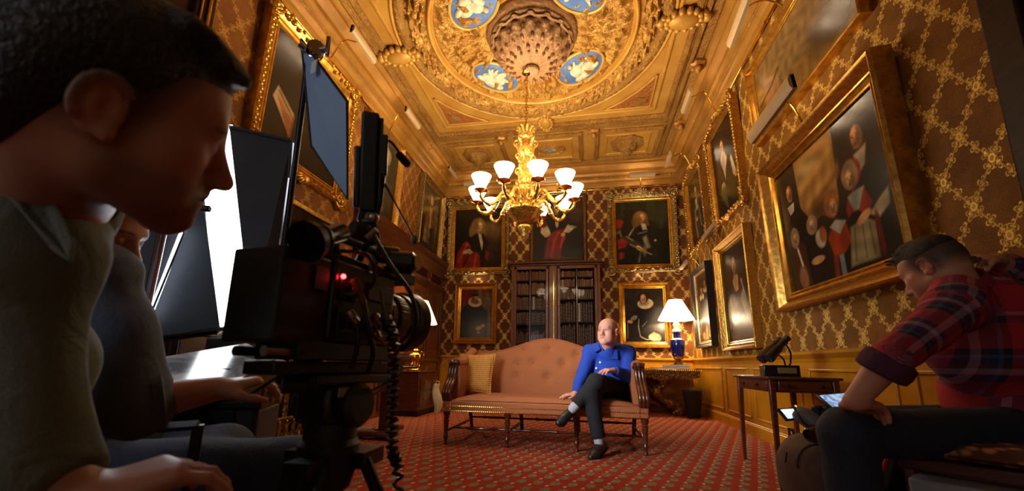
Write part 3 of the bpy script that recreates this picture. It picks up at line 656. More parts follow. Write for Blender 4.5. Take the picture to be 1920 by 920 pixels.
# ---- right wall
a = 1.42/1.18
P6 = [('p', [(.24, 1), (.25, .40), (.62, .50), (.66, 1)], (172, 132, 74), .02), ('e', .38, .86, .10, .08, 0, (196, 170, 122), 1.1), ('e', .52, .66, .16, .06, 15, (198, 154, 88), 1.1), ('l', [(.28, .74), (.6, .86)], .03, (206, 162, 96), .06), ('l', [(.28, .52), (.62, .66)], .025, (140, 98, 50), .06), ('e', .46, .50, .14, .07, 10, (104, 76, 40), .9),
      ('p', [(.66, 1), (1, 1), (1, 0), (.70, 0)], (38, 30, 24), .03), ('e', .84, .92, .1, .06, 0, (80, 64, 48), 1.2), ('p', [(.20, .0), (.24, .42), (.44, .46), (.60, .40), (.58, 0)], (50, 38, 26), .04),
      ('p', [(.06, .30), (.09, .66), (.15, .70), (.24, .62), (.36, .44), (.38, .18), (.2, .0), (.06, .0)], (22, 19, 20), .03)] + face(.14, .79, .066, a, (220, 164, 110), -.3, (60, 42, 28)) + [('p', [(.09, .69), (.18, .70), (.17, .63), (.12, .61)], (208, 202, 188), .012),
      ('p', [(.05, .0), (.06, .30), (.14, .42), (.24, .32), (.25, .0)], (66, 40, 30), .03)] + [('e', .125, .42, .055, .085, 0, (150, 132, 106), .3)] + face(.13, .41, .052, a, (218, 170, 132), -.1) + [('l', [(.14, .32), (.17, .18)], .012, (206, 196, 176), .02), ('e', .16, .08, .05, .09, 0, (150, 110, 80), .8),
      ('p', [(.25, .0), (.27, .28), (.36, .34), (.46, .28), (.47, 0)], (34, 28, 28), .03), ('e', .335, .44, .06, .075, 0, (154, 134, 106), .3)] + face(.335, .435, .050, a, (222, 176, 140), -.1) + [('e', .40, .31, .05, .07, 20, (206, 200, 186), .5), ('e', .34, .17, .07, .03, 0, (208, 158, 122), .4), ('e', .43, .33, .035, .06, 0, (150, 92, 50), .6),
      ('e', .55, .50, .07, .095, 0, (160, 108, 62), .4)] + face(.56, .47, .060, a, (226, 172, 134), -.1) + [('p', [(.47, .28), (.53, .36), (.64, .33), (.67, .2), (.60, .14), (.50, .14)], (164, 66, 36), .03), ('p', [(.50, .35), (.56, .38), (.65, .34), (.58, .27)], (178, 184, 192), .02), ('p', [(.54, .14), (.58, .14), (.58, 0), (.54, 0)], (120, 134, 160), .02), ('p', [(.49, .14), (.53, .14), (.52, 0), (.48, 0)], (130, 46, 34), .02),
      ('p', [(.72, .66), (.86, .72), (.98, .60), (1, .3), (.94, .1), (.80, .1)], (20, 18, 20), .03), ('e', .83, .875, .10, .02, -10, (26, 22, 20), .3)] + face(.83, .80, .074, a, (222, 166, 122), -.4, (52, 38, 28)) + [('p', [(.79, .70), (.89, .72), (.86, .60), (.80, .56)], (196, 190, 172), .03),
      ('e', .745, .60, .078, .10, 0, (158, 52, 40), .3), ('e', .735, .60, .065, .095, 0, (160, 140, 114), .3)] + face(.735, .575, .064, a, (230, 184, 148), -.3) + [('p', [(.66, .40), (.70, .48), (.82, .48), (.86, .36), (.80, .28), (.68, .28)], (158, 50, 38), .03), ('p', [(.69, .47), (.74, .49), (.82, .48), (.76, .36), (.72, .36)], (168, 188, 200), .03),
      ('e', .72, .30, .06, .06, 0, (26, 22, 22), .5), ('p', [(.67, .28), (.78, .30), (.86, .24), (.84, .03), (.62, .03)], (156, 154, 128), .03), ('l', [(.70, .26), (.67, .06)], .006, (108, 106, 86), .02), ('l', [(.76, .26), (.75, .06)], .006, (112, 110, 90), .02), ('l', [(.81, .25), (.81, .06)], .006, (112, 110, 90), .02), ('e', .78, .30, .06, .03, 20, (222, 172, 132), .35), ('p', [(.82, .30), (.90, .36), (.97, .40), (.96, .30), (.88, .25)], (188, 180, 158), .03), ('e', .865, .16, .02, .14, 0, (110, 34, 30), .6)]
picture('huge painting of a family group with children in wide gilt frame', 'R', 3.50, 2.11, XR, 1.42, 1.18, 0.165, P6, ((26, 21, 17), (60, 50, 38)), prof=DEEP, fm=FRAME_R, seed=6, nmax=300, tilt=2)
P7 = [('p', [(0, .0), (0, .55), (.2, .50), (.36, .40), (.6, .30), (1, .25), (1, 0)], (110, 84, 42), .05), ('e', .12, .62, .18, .18, 0, (176, 140, 80), 1.0), ('e', .16, .34, .12, .16, 10, (156, 110, 48), .9), ('e', .30, .22, .2, .1, 0, (94, 70, 38), .8), ('e', .6, .75, .4, .3, 0, (112, 92, 62), 1.2), ('e', .8, .3, .2, .2, 0, (60, 46, 28), 1.1), ('l', [(.02, .45), (.2, .52), (.3, .62)], .02, (88, 60, 30), .04)]
picture('high landscape painting above the huge family painting, cut by picture edge', 'R', 3.63, 3.70, XR, 1.62, 0.78, 0.075, P7, ((86, 68, 40), (128, 108, 76)), fm=FRAME_S, seed=7, tilt=2)
a = .92/1.28
P8 = [('p', [(.12, 0), (.16, .45), (.36, .62), (.58, .60), (.78, .42), (.84, 0)], (20, 18, 18), .04), ('e', .44, .78, .11, .10, 0, (44, 32, 24), .4)] + face(.43, .76, .08, a, (230, 178, 124), -.1) + [('p', [(.30, .62), (.38, .68), (.52, .68), (.60, .58), (.50, .48), (.44, .36), (.40, .48)], (226, 218, 204), .03), ('e', .44, .66, .05, .06, 0, (226, 170, 120), .4),
      ('p', [(.70, .52), (.76, .56), (.86, .34), (.84, .28), (.74, .32)], (220, 214, 190), .03), ('e', .84, .30, .05, .035, 0, (206, 150, 96), .3), ('p', [(.22, .28), (.26, .36), (.36, .37), (.42, .30), (.34, .26), (.30, .30)], (214, 166, 130), .03), ('e', .32, .22, .12, .10, 0, (66, 76, 56), .7), ('e', .38, .12, .06, .08, 20, (72, 80, 60), .7)]
picture('upper painting of figure in black with white collar, ornate frame, right wall', 'R', 5.58, 3.56, XR, 0.90, 1.26, 0.12, P8, ((16, 13, 11), (34, 26, 20)), ornate=True, fm=FRAME_G, seed=8, tilt=2)
P9 = [('e', .5, .78, .14, .09, 0, (70, 50, 30), .6)] + face(.5, .76, .075, a, (214, 170, 120), -.1) + [('p', [(.3, .64), (.5, .68), (.7, .60), (.8, .2), (.76, 0), (.2, 0), (.24, .3)], (70, 64, 56), .05), ('p', [(.40, .64), (.56, .66), (.54, .48), (.44, .46)], (204, 190, 156), .04), ('l', [(.36, .5), (.30, .3), (.36, .08)], .03, (156, 148, 130), .05), ('l', [(.6, .5), (.66, .2)], .03, (132, 122, 104), .05), ('e', .42, .34, .06, .03, 20, (200, 150, 110), .4)]
picture('upper painting of pale-faced figure nearest the end wall, right wall', 'R', 7.05, 3.55, XR, 0.84, 1.18, 0.13, P9, ((34, 28, 20), (52, 42, 28)), ornate=True, fm=FRAME_G, seed=9, tilt=2)
a = .94/1.28
P10 = [('e', .5, .80, .14, .10, 0, (64, 46, 30), .5)] + face(.48, .79, .085, a, (218, 170, 124), -.2) + [('p', [(.26, .0), (.34, .50), (.42, .66), (.62, .66), (.78, .50), (.86, .0)], (84, 54, 44), .05), ('p', [(.38, .62), (.46, .70), (.60, .67), (.58, .52), (.46, .50)], (212, 166, 120), .03), ('p', [(.06, .12), (.12, .44), (.30, .50), (.50, .40), (.44, .10)], (150, 120, 88), .10), ('p', [(.60, .42), (.74, .52), (.86, .30), (.76, .14)], (166, 146, 120), .06), ('e', .3, .28, .2, .18, 0, (164, 134, 100), 1.1), ('l', [(.70, .6), (.78, .42)], .02, (184, 168, 144), .03), ('e', .5, .1, .3, .1, 0, (60, 34, 32), .9)]
picture('lower painting of lady in pale gown, right wall between binoculars and lamp', 'R', 5.58, 1.78, XR, 0.92, 1.26, 0.12, P10, ((38, 30, 22), (58, 46, 32)), fm=FRAME_G, seed=10, tilt=1)
a = .72/1.14
P11 = face(.36, .73, .06, a, (214, 162, 116), .1, (60, 44, 30)) + [('e', .37, .65, .17, .055, 0, (214, 204, 180), .25)] + face(.37, .735, .06, a, (214, 162, 116), .1) + [('p', [(.12, .1), (.2, .56), (.36, .64), (.54, .56), (.58, .1)], (36, 26, 22), .04), ('e', .68, .74, .16, .05, 0, (214, 204, 180), .25)] + face(.66, .815, .06, a, (226, 150, 90), -.1, (60, 44, 30)) + [('p', [(.55, .2), (.58, .68), (.9, .68), (.95, .2)], (40, 30, 26), .04), ('p', [(.4, .02), (.5, .24), (.66, .2), (.62, .02)], (204, 150, 100), .03), ('p', [(.66, .06), (.76, .26), (.92, .22), (.86, .02)], (198, 190, 170), .03), ('e', .3, .08, .12, .06, 0, (150, 104, 72), .5)]
picture('lower painting of couple in ruffs, dark-sided frame nearest blue lamp', 'R', 7.05, 1.80, XR, 0.72, 1.14, 0.105, P11, ((50, 40, 26), (66, 54, 36)), fm=FRAME_K, fm2=gold('pale_gilt', S(220, 190, 140), S(170, 128, 80), 50, .6), seed=11, tilt=1)
# ---- left wall
a = 1.2/1.28
P12 = [('p', [(.06, .40), (.10, .52), (.38, .36), (.46, .22), (.30, .18)], (176, 150, 120), .02), ('p', [(.10, .44), (.40, .28), (.46, .20), (.30, .16)], (150, 96, 60), .02), ('l', [(.12, .48), (.38, .30)], .01, (120, 86, 58), .02), ('e', .5, .8, .12, .12, 0, (60, 46, 34), .6), ('p', [(.3, .0), (.34, .5), (.52, .66), (.76, .5), (.84, 0)], (26, 22, 20), .05)] + face(.53, .8, .08, a, (186, 138, 100), .2)
picture('large dark painting with pale open book, ornate gilt frame behind the flag', 'L', 3.60, 3.55, XL, 1.16, 1.26, 0.17, P12, ((22, 17, 13), (48, 38, 28)), ornate=True, fm=FRAME_S, seed=12, tilt=2)
a = .9/1.26
P13 = [('e', .60, .78, .16, .12, 0, (150, 130, 96), .4)] + face(.58, .77, .085, a, (222, 168, 122), .2) + [('p', [(.2, 0), (.26, .5), (.46, .62), (.70, .62), (.9, .46), (.96, 0)], (44, 44, 36), .04), ('p', [(.50, .66), (.64, .66), (.66, .48), (.54, .46)], (214, 206, 186), .03), ('p', [(.22, .16), (.28, .34), (.42, .32), (.44, .12)], (186, 170, 132), .05), ('e', .34, .2, .07, .05, 0, (204, 158, 112), .4)]
picture('upper painting of grey-wigged sitter in dark coat, left wall above carved cabinet', 'L', 5.26, 3.66, XL, 0.92, 1.24, 0.10, P13, ((36, 34, 26), (60, 56, 42)), fm=FRAME_G, seed=13, tilt=2)
P14 = [('e', .46, .80, .13, .09, 0, (170, 150, 110), .5)] + face(.46, .79, .075, a, (218, 166, 118), .2) + [('p', [(.22, .1), (.26, .52), (.40, .68), (.56, .68), (.70, .5), (.66, .1)], (134, 92, 38), .04), ('p', [(.44, .70), (.52, .68), (.56, .2), (.46, .2)], (190, 170, 130), .03), ('p', [(.2, .1), (.24, .36), (.32, .42), (.36, .1)], (150, 138, 108), .05), ('e', .78, .6, .12, .3, 0, (120, 108, 70), 1.1), ('p', [(.5, .36), (.7, .40), (.74, .1), (.5, .05)], (44, 52, 66), .05), ('l', [(.86, .5), (.78, .05)], .01, (150, 140, 110), .02)]
picture('upper painting of sitter in gold coat, left wall nearest the end wall', 'L', 7.28, 3.66, XL, 0.98, 1.30, 0.10, P14, ((44, 42, 30), (66, 62, 44)), fm=FRAME_B, seed=14, tilt=2)

# ---- overmantel mirror under the large dark painting
def mirror():
    t = thing('overmantel_mirror', 'dark gilt-edged mirror over fireplace, under the large dark painting', 'mirror', (XL, 3.6, 1.30), world=True)
    mb = MB(); mb.bx((XL, 2.75, 1.32), (XL+0.02, 4.26, 2.46)); mb.build('mirror_glass', mat('dark_mirror', S(70, 62, 48), 0.08, 0.9), t, smooth=False)
    for a_, b_ in (((XL, 2.70, 2.44), (XL+0.05, 4.32, 2.50)), ((XL, 2.70, 1.28), (XL+0.05, 4.32, 1.34)), ((XL, 4.26, 1.28), (XL+0.05, 4.32, 2.50)), ((XL, 2.70, 1.28), (XL+0.05, 2.76, 2.50))):
        MB().bx(a_, b_).build('gilt_frame', FRAME_G, t, bev=0.012)
    mb = MB(); mb.bx((XL+0.02, 2.80, 2.10), (XL+0.03, 4.2, 2.13)); mb.build('engraved_border', FRAME_K, t)
mirror()
# ---- picture lights
PL_SH = mat('picture_light_shade', S(178, 150, 112), 0.5)
PL_E = emat('picture_light_bulb', (1.0, 0.80, 0.55, 1), PICT_E*4)
def picture_light(label, wall, foot, a_, b_, wd=0.085, n=3):
    """brass arm from the frame's top to a slim reflector a_..b_ holding small bulbs"""
    x, y, z = WALLB[wall]; a_ = Vector(a_); b_ = Vector(b_); foot = Vector(foot); mid = (a_+b_)/2
    t = thing('picture_light', label, 'picture light', foot, group='picture lights', world=True)
    up = max(foot.z, mid.z)+0.10
    pts = bez([foot, foot*0.65+mid*0.35+Vector((0, 0, up-(foot.z*0.65+mid.z*0.35))), foot*0.3+mid*0.7+Vector((0, 0, up-(foot.z*0.3+mid.z*0.7)-0.03)), mid+Vector((0, 0, 0.02))], 6)
    MB().tube(pts, 0.008, 8).build('arm', BRASS, t)
    ax = (b_-a_).normalized(); dn = (z*-1.0+Vector((0, 0, 0.12))).normalized()   # toward wall and down
    side = ax.cross(dn).normalized(); M = basis(ax, side, dn); L = (b_-a_).length
    mb = MB()
    prof = [(-wd/2, 0.030), (-wd/2, -0.004), (-wd*0.2, -0.022), (wd*0.2, -0.022), (wd/2, -0.004), (wd/2, 0.030), (wd/2-0.008, 0.030), (wd/2-0.010, 0.004), (-wd/2+0.010, 0.004), (-wd/2+0.008, 0.030)]
    V = []
    for s in (-L/2, L/2):
        for p, q in prof: V.append(mid + M @ Vector((s, p, q)))
    m = len(prof); F = [(i, (i+1) % m, (i+1) % m+m, i+m) for i in range(m)]+[(5, 4, 3, 2, 1, 0), tuple(range(m, m+6))]
    F += [(0, 9, 8, 7, 6, 5), (m+5, m+6, m+7, m+8, m+9, m)]
    mb.add(V, F); mb.build('reflector', PL_SH, t, auto=30)
    for k in range(n):
        p = mid + M @ Vector(((-0.5+(k+0.5)/n)*L, 0, 0.016)); mb = MB(); q = ax*(L/n*0.3)
        mb.tube([p-q, p+q], 0.009, 8); mb.build('bulb', PL_E, t)
picture_light('long picture light over huge family painting', 'R', (1.88, 3.50, 2.88), (1.60, 3.86, 2.98), (1.60, 3.06, 2.98), 0.13)
picture_light('picture light over high landscape painting at top edge of photo', 'R', (1.92, 3.62, 4.18), (1.5, 3.88, 4.06), (1.5, 3.36, 4.14), 0.11)
picture_light('picture light over upper black-and-white-collar painting, right wall', 'R', (1.92, 5.55, 4.30), (1.5, 5.78, 4.60), (1.5, 5.30, 4.62), 0.10)
picture_light('picture light over upper pale-faced painting, right wall by corner', 'R', (1.92, 7.0, 4.24), (1.5, 7.16, 4.44), (1.5, 6.74, 4.45), 0.10)
picture_light('picture light over lower painting of lady in pale gown', 'R', (1.93, 5.55, 2.54), (1.66, 5.80, 2.60), (1.66, 5.30, 2.62), 0.06)
picture_light('picture light over lower painting of couple in ruffs', 'R', (1.93, 7.0, 2.46), (1.66, 7.22, 2.50), (1.66, 6.80, 2.52), 0.06)
picture_light('picture light over sitter in dark armour', 'B', (1.17, 8.0, 4.34), (0.93, 7.75, 4.58), (1.42, 7.75, 4.58), 0.11)
picture_light('picture light over bewigged sitter in red robes', 'B', (-2.27, 8.0, 4.34), (-2.54, 7.75, 4.63), (-2.08, 7.75, 4.63), 0.11)
picture_light('picture light over painting above the glazed bookcase', 'B', (-0.53, 8.0, 4.34), (-0.80, 7.75, 4.58), (-0.30, 7.75, 4.58), 0.11)
picture_light('short picture light above woman in white ruff', 'B', (1.14, 8.0, 2.46), (1.0, 7.9, 2.62), (1.32, 7.9, 2.62), 0.06)
picture_light('short picture light above bearded sitter in ruff', 'B', (-2.26, 8.0, 2.5), (-2.43, 7.9, 2.60), (-2.11, 7.9, 2.60), 0.06)
picture_light('picture light over large dark painting with open book', 'L', (-3.0, 3.75, 4.38), (-2.55, 3.5, 4.52), (-2.55, 4.0, 4.52), 0.10)
picture_light('picture light over grey-wigged sitter, left wall', 'L', (-3.0, 5.26, 4.36), (-2.6, 5.02, 4.56), (-2.6, 5.5, 4.56), 0.10)
picture_light('picture light over sitter in gold coat, left wall', 'L', (-3.0, 7.2, 4.40), (-2.6, 6.98, 4.62), (-2.6, 7.42, 4.62), 0.08)
def rail(label, a_, b_):
    t = thing('picture_rail', label, 'picture rail', a_, world=True)
    MB().tube([a_, b_], 0.013, 8).build('rod', BRASS, t)
    for k in range(4):
        p = Vector(a_)+(Vector(b_)-Vector(a_))*(k+0.5)/4; MB().lathe([(0.02, -0.02), (0.024, 0), (0.02, 0.02)], p, 10, (Vector(b_)-Vector(a_))).build('bracket', BRASS, t)
rail('slim brass picture rail along top of end wall', (XL+0.05, YB-0.04, 4.45), (XR-0.05, YB-0.04, 4.45))
rail('slim brass picture rail along top of right wall', (XR-0.04, 1.7, 4.45), (XR-0.04, YB-0.1, 4.45))
rail('slim brass picture rail along top of left wall', (XL+0.04, 2.5, 4.46), (XL+0.04, YB-0.1, 4.46))
# ================================================================ CHANDELIER
def chandelier():
    cx, cy = -0.68, 4.42
    t = thing('chandelier', 'ormolu chandelier with ten lit white glass bowls hanging from ceiling boss', 'chandelier', (cx, cy, 2.2), world=True)
    z0 = lambda z: (cx, cy, z)
    mb = MB()
    for k in range(20):                                            # chain
        z = 3.66+0.042*k
        pts = [(cx+0.013*cos(a)*(k % 2), cy+0.013*cos(a)*((k+1) % 2), z+0.021+0.027*sin(a)) for a in [2*pi*i/10 for i in range(11)]]; mb.tube(pts, 0.0055, 6)
    mb.build('chain', BRASS, t)
    MB().lathe([(0.02, 4.46), (0.055, 4.455), (0.06, 4.44), (0.045, 4.43), (0.01, 4.425)], z0(0), 24).build('ceiling_ring', BRASS, t)
    # crown of leaves
    mb = MB(); mb.lathe([(0.03, 3.52), (0.055, 3.54), (0.06, 3.58), (0.05, 3.62), (0.06, 3.65), (0.03, 3.66)], z0(0), 24)
    for k in range(10):
        a = 2*pi*k/10; mb.tube([(cx+0.05*cos(a), cy+0.05*sin(a), 3.58), (cx+0.075*cos(a), cy+0.075*sin(a), 3.63), (cx+0.105*cos(a), cy+0.105*sin(a), 3.66), (cx+0.12*cos(a), cy+0.12*sin(a), 3.64)], [0.018, 0.022, 0.018, 0.008], 8)
    mb.build('leaf_crown', ORMOLU, t, auto=60)
    STEM = [(0.03, 3.52), (0.05, 3.48), (0.085, 3.44), (0.10, 3.36), (0.075, 3.30), (0.05, 3.28), (0.07, 3.24), (0.085, 3.18), (0.06, 3.12), (0.075, 3.08), (0.09, 3.04), (0.085, 2.96), (0.075, 2.92), (0.10, 2.90), (0.10, 2.87), (0.085, 2.84), (0.10, 2.80), (0.115, 2.74), (0.13, 2.68), (0.16, 2.64), (0.20, 2.60), (0.21, 2.565), (0.19, 2.55), (0.16, 2.50), (0.11, 2.45), (0.06, 2.42)]
    mb = MB(); mb.lathe(STEM, z0(0), 48, mod=lambda a, u: 1+0.06*sin(8*a+9*u)+0.04*sin(16*a)*sin(40*u)); mb.build('stem', ORMOLU, t, auto=60)
    for z, R, n, s in ((3.47, 0.11, 5, 1.0), (3.27, 0.09, 6, 0.8), (3.10, 0.09, 5, 0.9), (2.93, 0.09, 8, 0.6), (2.72, 0.14, 10, 0.6), (2.60, 0.21, 10, 0.6)):
        for k in range(n):
            a = 2*pi*(k+0.4)/n; e = Vector((cos(a), sin(a), 0)); c = Vector(z0(z)); mb = MB()
            pts = [c+e*(R*0.6)+Vector((0, 0, -0.07*s))]
            for i in range(14):
                b = -1.2+0.42*i; r = 0.045*s*(1-0.05*i); pts.append(c+e*(R+r*cos(b))+Vector((0, 0, r*sin(b)+0.02*s)))
            mb.tube(pts, [0.018*s]+[0.017*s*(1-0.04*i) for i in range(14)], 7); mb.ball(c+e*(R+0.005), 0.016*s, 8)
            mb.ball(c+e*(R*0.9)+Vector((0, 0, -0.045*s)), (0.02*s, 0.02*s, 0.045*s), 8)
            mb.build('scroll', ORMOLU, t, auto=70)
    mb = MB(); mb.lathe([(0.03, 2.43), (0.05, 2.42), (0.075, 2.39), (0.08, 2.36), (0.06, 2.32), (0.045, 2.30), (0.05, 2.28), (0.04, 2.255), (0.022, 2.235), (0.008, 2.20)], z0(0), 24, mod=lambda a, u: 1+0.07*sin(8*a)*(u < 0.6)); mb.build('finial', ORMOLU, t, auto=60)
    th = atan2(-cy, -cx); shm = NT('lit_glass_bowl'); shm.fin((1, 0.93, 0.80, 1), 0.3)
    shm.b.inputs['Emission Color'].default_value = (1.0, 0.80, 0.52, 1); shm.b.inputs['Emission Strength'].default_value = SHADE_E; shm = shm.m
    for k in range(10):
        a = th+radians(13+36*k); e = Vector((cos(a), sin(a), 0)); c = Vector(z0(0)); P = lambda r, z: c+e*r+Vector((0, 0, z))
        pts = bez([P(0.13, 2.62), P(0.20, 2.74), P(0.29, 2.76), P(0.36, 2.66), P(0.43, 2.575), P(0.52, 2.575), P(0.575, 2.63), P(0.58, 2.69)], 5); m = len(pts)
        arm = MB().tube(pts, [0.026-0.010*i/m+0.004*sin(i*0.9) for i in range(m)], 9).build('arm', ORMOLU, t, auto=70)
        mb = MB()
        for r, z, s in ((0.24, 2.775, 0.03), (0.37, 2.62, 0.026), (0.47, 2.555, 0.026), (0.30, 2.73, 0.022)): mb.ball(P(r, z), (s, s, s*0.8), 8)
        q = [P(0.20+0.03*cos(b)*(1-b/9), 2.66+0.03*sin(b)*(1-b/9)) for b in [0.6*i for i in range(12)]]; mb.tube(q, 0.009, 6); mb.build('arm_leaf', ORMOLU, arm, auto=70)
        mb = MB(); mb.lathe([(0.012, 2.67), (0.03, 2.685), (0.075, 2.70), (0.078, 2.706), (0.04, 2.712), (0.035, 2.725), (0.02, 2.73)], P(0.58, 0), 20); mb.build('drip_pan', BRASS, arm)
        mb = MB(); mb.lathe([(0.036, 2.715), (0.046, 2.735), (0.066, 2.775), (0.090, 2.82), (0.108, 2.865), (0.112, 2.875), (0.106, 2.872), (0.086, 2.822), (0.060, 2.775), (0.03, 2.73)], P(0.58, 0), 24, cap=False); mb.build('glass_bowl', shm, t)
    return t
chandelier()
def lamp_light(name, loc, w, r=0.05, col=WARM):
    l = bpy.data.lights.new(name, 'POINT'); l.energy = w; l.shadow_soft_size = r; l.color = col
    o = bpy.data.objects.new(name, l); COL.objects.link(o); o.location = loc; return o
th_ = atan2(-4.42, 0.68)
for k in range(10):                                                # the bulbs, just inside the mouths of the bowls
    a_ = th_+radians(13+36*k); lamp_light('bowl_bulb', (-0.68+0.58*cos(a_), 4.42+0.58*sin(a_), 2.845), CHAND_W, 0.04)

# ================================================================ SOFA
SOFA_F = mat('rust_upholstery', S(172, 102, 58), 0.85, c2=S(158, 92, 50), vs=120, bs=420, bst=0.35, bd=0.003)
def sofa():
    x0, x1 = -1.43, 0.57; mx = (x0+x1)/2; hw = (x1-x0)/2
    t = thing('camelback_sofa', 'rust upholstered camelback sofa with brass nailheads and turned dark legs', 'sofa', (mx, 4.4, 0), world=True)
    def top(u):                                                    # u -1..1 across the back
        a = abs(u); return 0.935+0.16*(0.5+0.5*cos(pi*min(1, a/0.72))) + (0.0 if a < 0.93 else -0.03*((a-0.93)/0.07)**2)
    TUF = [(-0.62, 0.84), (-0.36, 0.80), (0.0, 0.99), (0.34, 0.93), (-0.30, 0.97), (0.18, 0.82), (-0.18, 0.82), (-0.36, 0.67), (0.0, 0.66), (0.36, 0.67), (0.56, 0.82)]
    def back(u, v):
        U = 2*u-1; x = mx+U*(hw-0.03); z0 = 0.44; zt = top(U); z = z0+(zt-z0)*v
        y = 4.62+0.20*(z-z0)/0.6 - 0.05*sin(pi*min(1, v*0.98))*(1-U**8)
        for (a, b) in TUF:
            d2 = ((x-mx-a*hw)**2+(z-b)**2); y += 0.035*math.exp(-d2/0.0028)
        y += 0.06*max(0, v-0.9)**2*100*0.05
        return (x, y, z)
    mb = MB(); mb.grid(back, 120, 40); n = len(mb.v)
    mb.grid(lambda u, v: (lambda p: (p[0], 4.78+0.20*(p[2]-0.44)/0.6+0.02, p[2]))(back(1-u, v)), 120, 40)
    W = 121
    for i in range(120):
        a = 40*W+i; b = n+40*W+(120-i); mb.f.append((a, a+1, b-1, b))
    for j in range(40):
        a = j*W; b = n+j*W+120; mb.f.append((a, a+W, b+W, b)); a = j*W+120; b = n+j*W; mb.f.append((a, b, b+W, a+W))
    o = mb.build('backrest', SOFA_F, t, auto=80)
    for a, b in TUF:
        p = min((Vector(q) for q in mb.v[:n]), key=lambda q: (q.x-mx-a*hw)**2+(q.z-b)**2); MB().ball(p+Vector((0, -0.004, 0)), (0.014, 0.008, 0.014), 10).build('button', SOFA_F, o)
    mb = MB(); pts = [(mx+U*(hw-0.03), back((U+1)/2, 1)[1]+0.01, top(U)+0.004) for U in [-1+2*i/60 for i in range(61)]]; mb.tube(pts, 0.012, 8); mb.build('piping', SOFA_F, o)
    # seat cushion and upholstered front rail
    mb = MB()
    def seat(u, v): 
        x = x0+0.05+(x1-x0-0.10)*u; y = 3.985+0.70*v; e = min(1, 8*u, 8*(1-u))*min(1, 10*v+0.15)
        return (x, y, 0.405+0.065*sqrt(max(0, e))+0.012*sin(pi*u)*sin(pi*v))
    mb.grid(seat, 60, 20); mb.build('seat', SOFA_F, t, auto=80)
    rl = MB().bx((x0, 3.98, 0.315), (x1, 4.82, 0.425)).build('seat_rail', SOFA_F, t, bev=0.015)
    mb = MB(); 
    def nail(p): mb.ball(p, 0.0065, 6, None, 4)
    for z in (0.325, 0.372):
        k = int((x1-x0)/0.021)
        for i in range(k+1): nail((x0+0.012+(x1-x0-0.024)*i/k, 3.978, z))
    for xx in (x0+0.012, x0+0.085, x1-0.012, x1-0.085):
        for i in range(7): nail((xx, 3.978, 0.345+0.02*i))
    o = mb.build('nailhead_trim', BRASS, t); o['kind'] = 'stuff'
    # arms: padded wing sweeping down from the back, show-wood facing in front
    for s, xx in ((-1, x0), (1, x1)):
        arm = MB()
        def wing(u, v):
            y = 4.10+0.66*u; zt = 0.80+0.135*max(0, (u-0.35)/0.65)**1.4; z = 0.42+(zt-0.42)*v
            return y, z
        pr = []
        for half in (-1, 1):
            arm.grid(lambda u, v: (xx - s*(0.035 + half*(-1)*s*0.0) - s*(0.0 if half < 0 else 0.085) + s*0.02*sin(pi*v)*(1 if half < 0 else -1), *wing(u, v)), 16, 12)
        k = 17*13
        for i in range(16): a = 12*17+i; arm.f.append((a, a+1, k+a+1, k+a))
        for j in range(12): a = j*17; arm.f.append((a, a+17, k+a+17, k+a))
        ao = arm.build('arm_pad', SOFA_F, t, auto=80)
        roll = MB(); roll.tube([(xx-s*0.075, *wing(i/16, 1)) for i in range(17)], 0.055, 12); roll.build('arm_roll', SOFA_F, ao)
        # moulded wooden arm front: an S that stands up from the rail and rolls over at the top
        path = bez([(xx-s*0.045, 3.985, 0.43), (xx-s*0.045, 3.955, 0.49), (xx-s*0.05, 3.985, 0.56), (xx-s*0.055, 4.06, 0.64), (xx-s*0.06, 4.09, 0.74), (xx-s*0.065, 4.08, 0.80)], 6)
        mb = MB(); m = len(path)
        for d in (-0.03, 0, 0.03): mb.tube([p+Vector((d, -0.004 if d == 0 else 0, 0)) for p in path], [0.021]*m, 8)
        mb.lathe([(0.05, -0.02), (0.056, 0.0), (0.05, 0.02)], (xx-s*0.065, 4.08, 0.81), 16, mod=lambda a, u: 1); mb.bx((xx-s*0.115-0.0, 4.03, 0.80), (xx-s*0.015, 4.13, 0.825))
        mb.build('arm_front', WOOD, t, auto=60)
    # turned legs, square back legs, stretchers
    FX = [x0+0.04, x0+0.665, x1-0.665, x1-0.04]
    TL = [(0.014, 0.0), (0.022, 0.012), (0.016, 0.03), (0.020, 0.06), (0.027, 0.075), (0.020, 0.09), (0.017, 0.11), (0.024, 0.2), (0.029, 0.235), (0.020, 0.245), (0.032, 0.258), (0.024, 0.27), (0.034, 0.285), (0.034, 0.32)]
    for xx in FX: MB().lathe(TL, (xx, 4.01, 0), 16).build('leg', WOOD, t)
    for xx in FX:
        mb = MB(); mb.tube([(xx, 4.98, 0), (xx, 4.90, 0.16), (xx, 4.78, 0.36)], [0.020, 0.022, 0.026], 4); mb.build('rear_leg', WOOD_D, t, smooth=False)
    ST = lambda a, b: MB().tube([Vector(a)+(Vector(b)-Vector(a))*q for q in (0, .1, .2, .27, .3, .33, .5, .67, .7, .73, .8, .9, 1)], [0.011, 0.012, 0.011, 0.013, 0.020, 0.013, 0.016, 0.013, 0.020, 0.013, 0.011, 0.012, 0.011], 10).build('stretcher', WOOD, t)
    for xx in FX: ST((xx, 4.01, 0.125), (xx, 4.92, 0.125))
    for i in range(3):
        ST((FX[i], 4.25, 0.125), (FX[i+1], 4.25, 0.125)); ST((FX[i], 4.86, 0.165), (FX[i+1], 4.86, 0.165))
    return t
sofa()
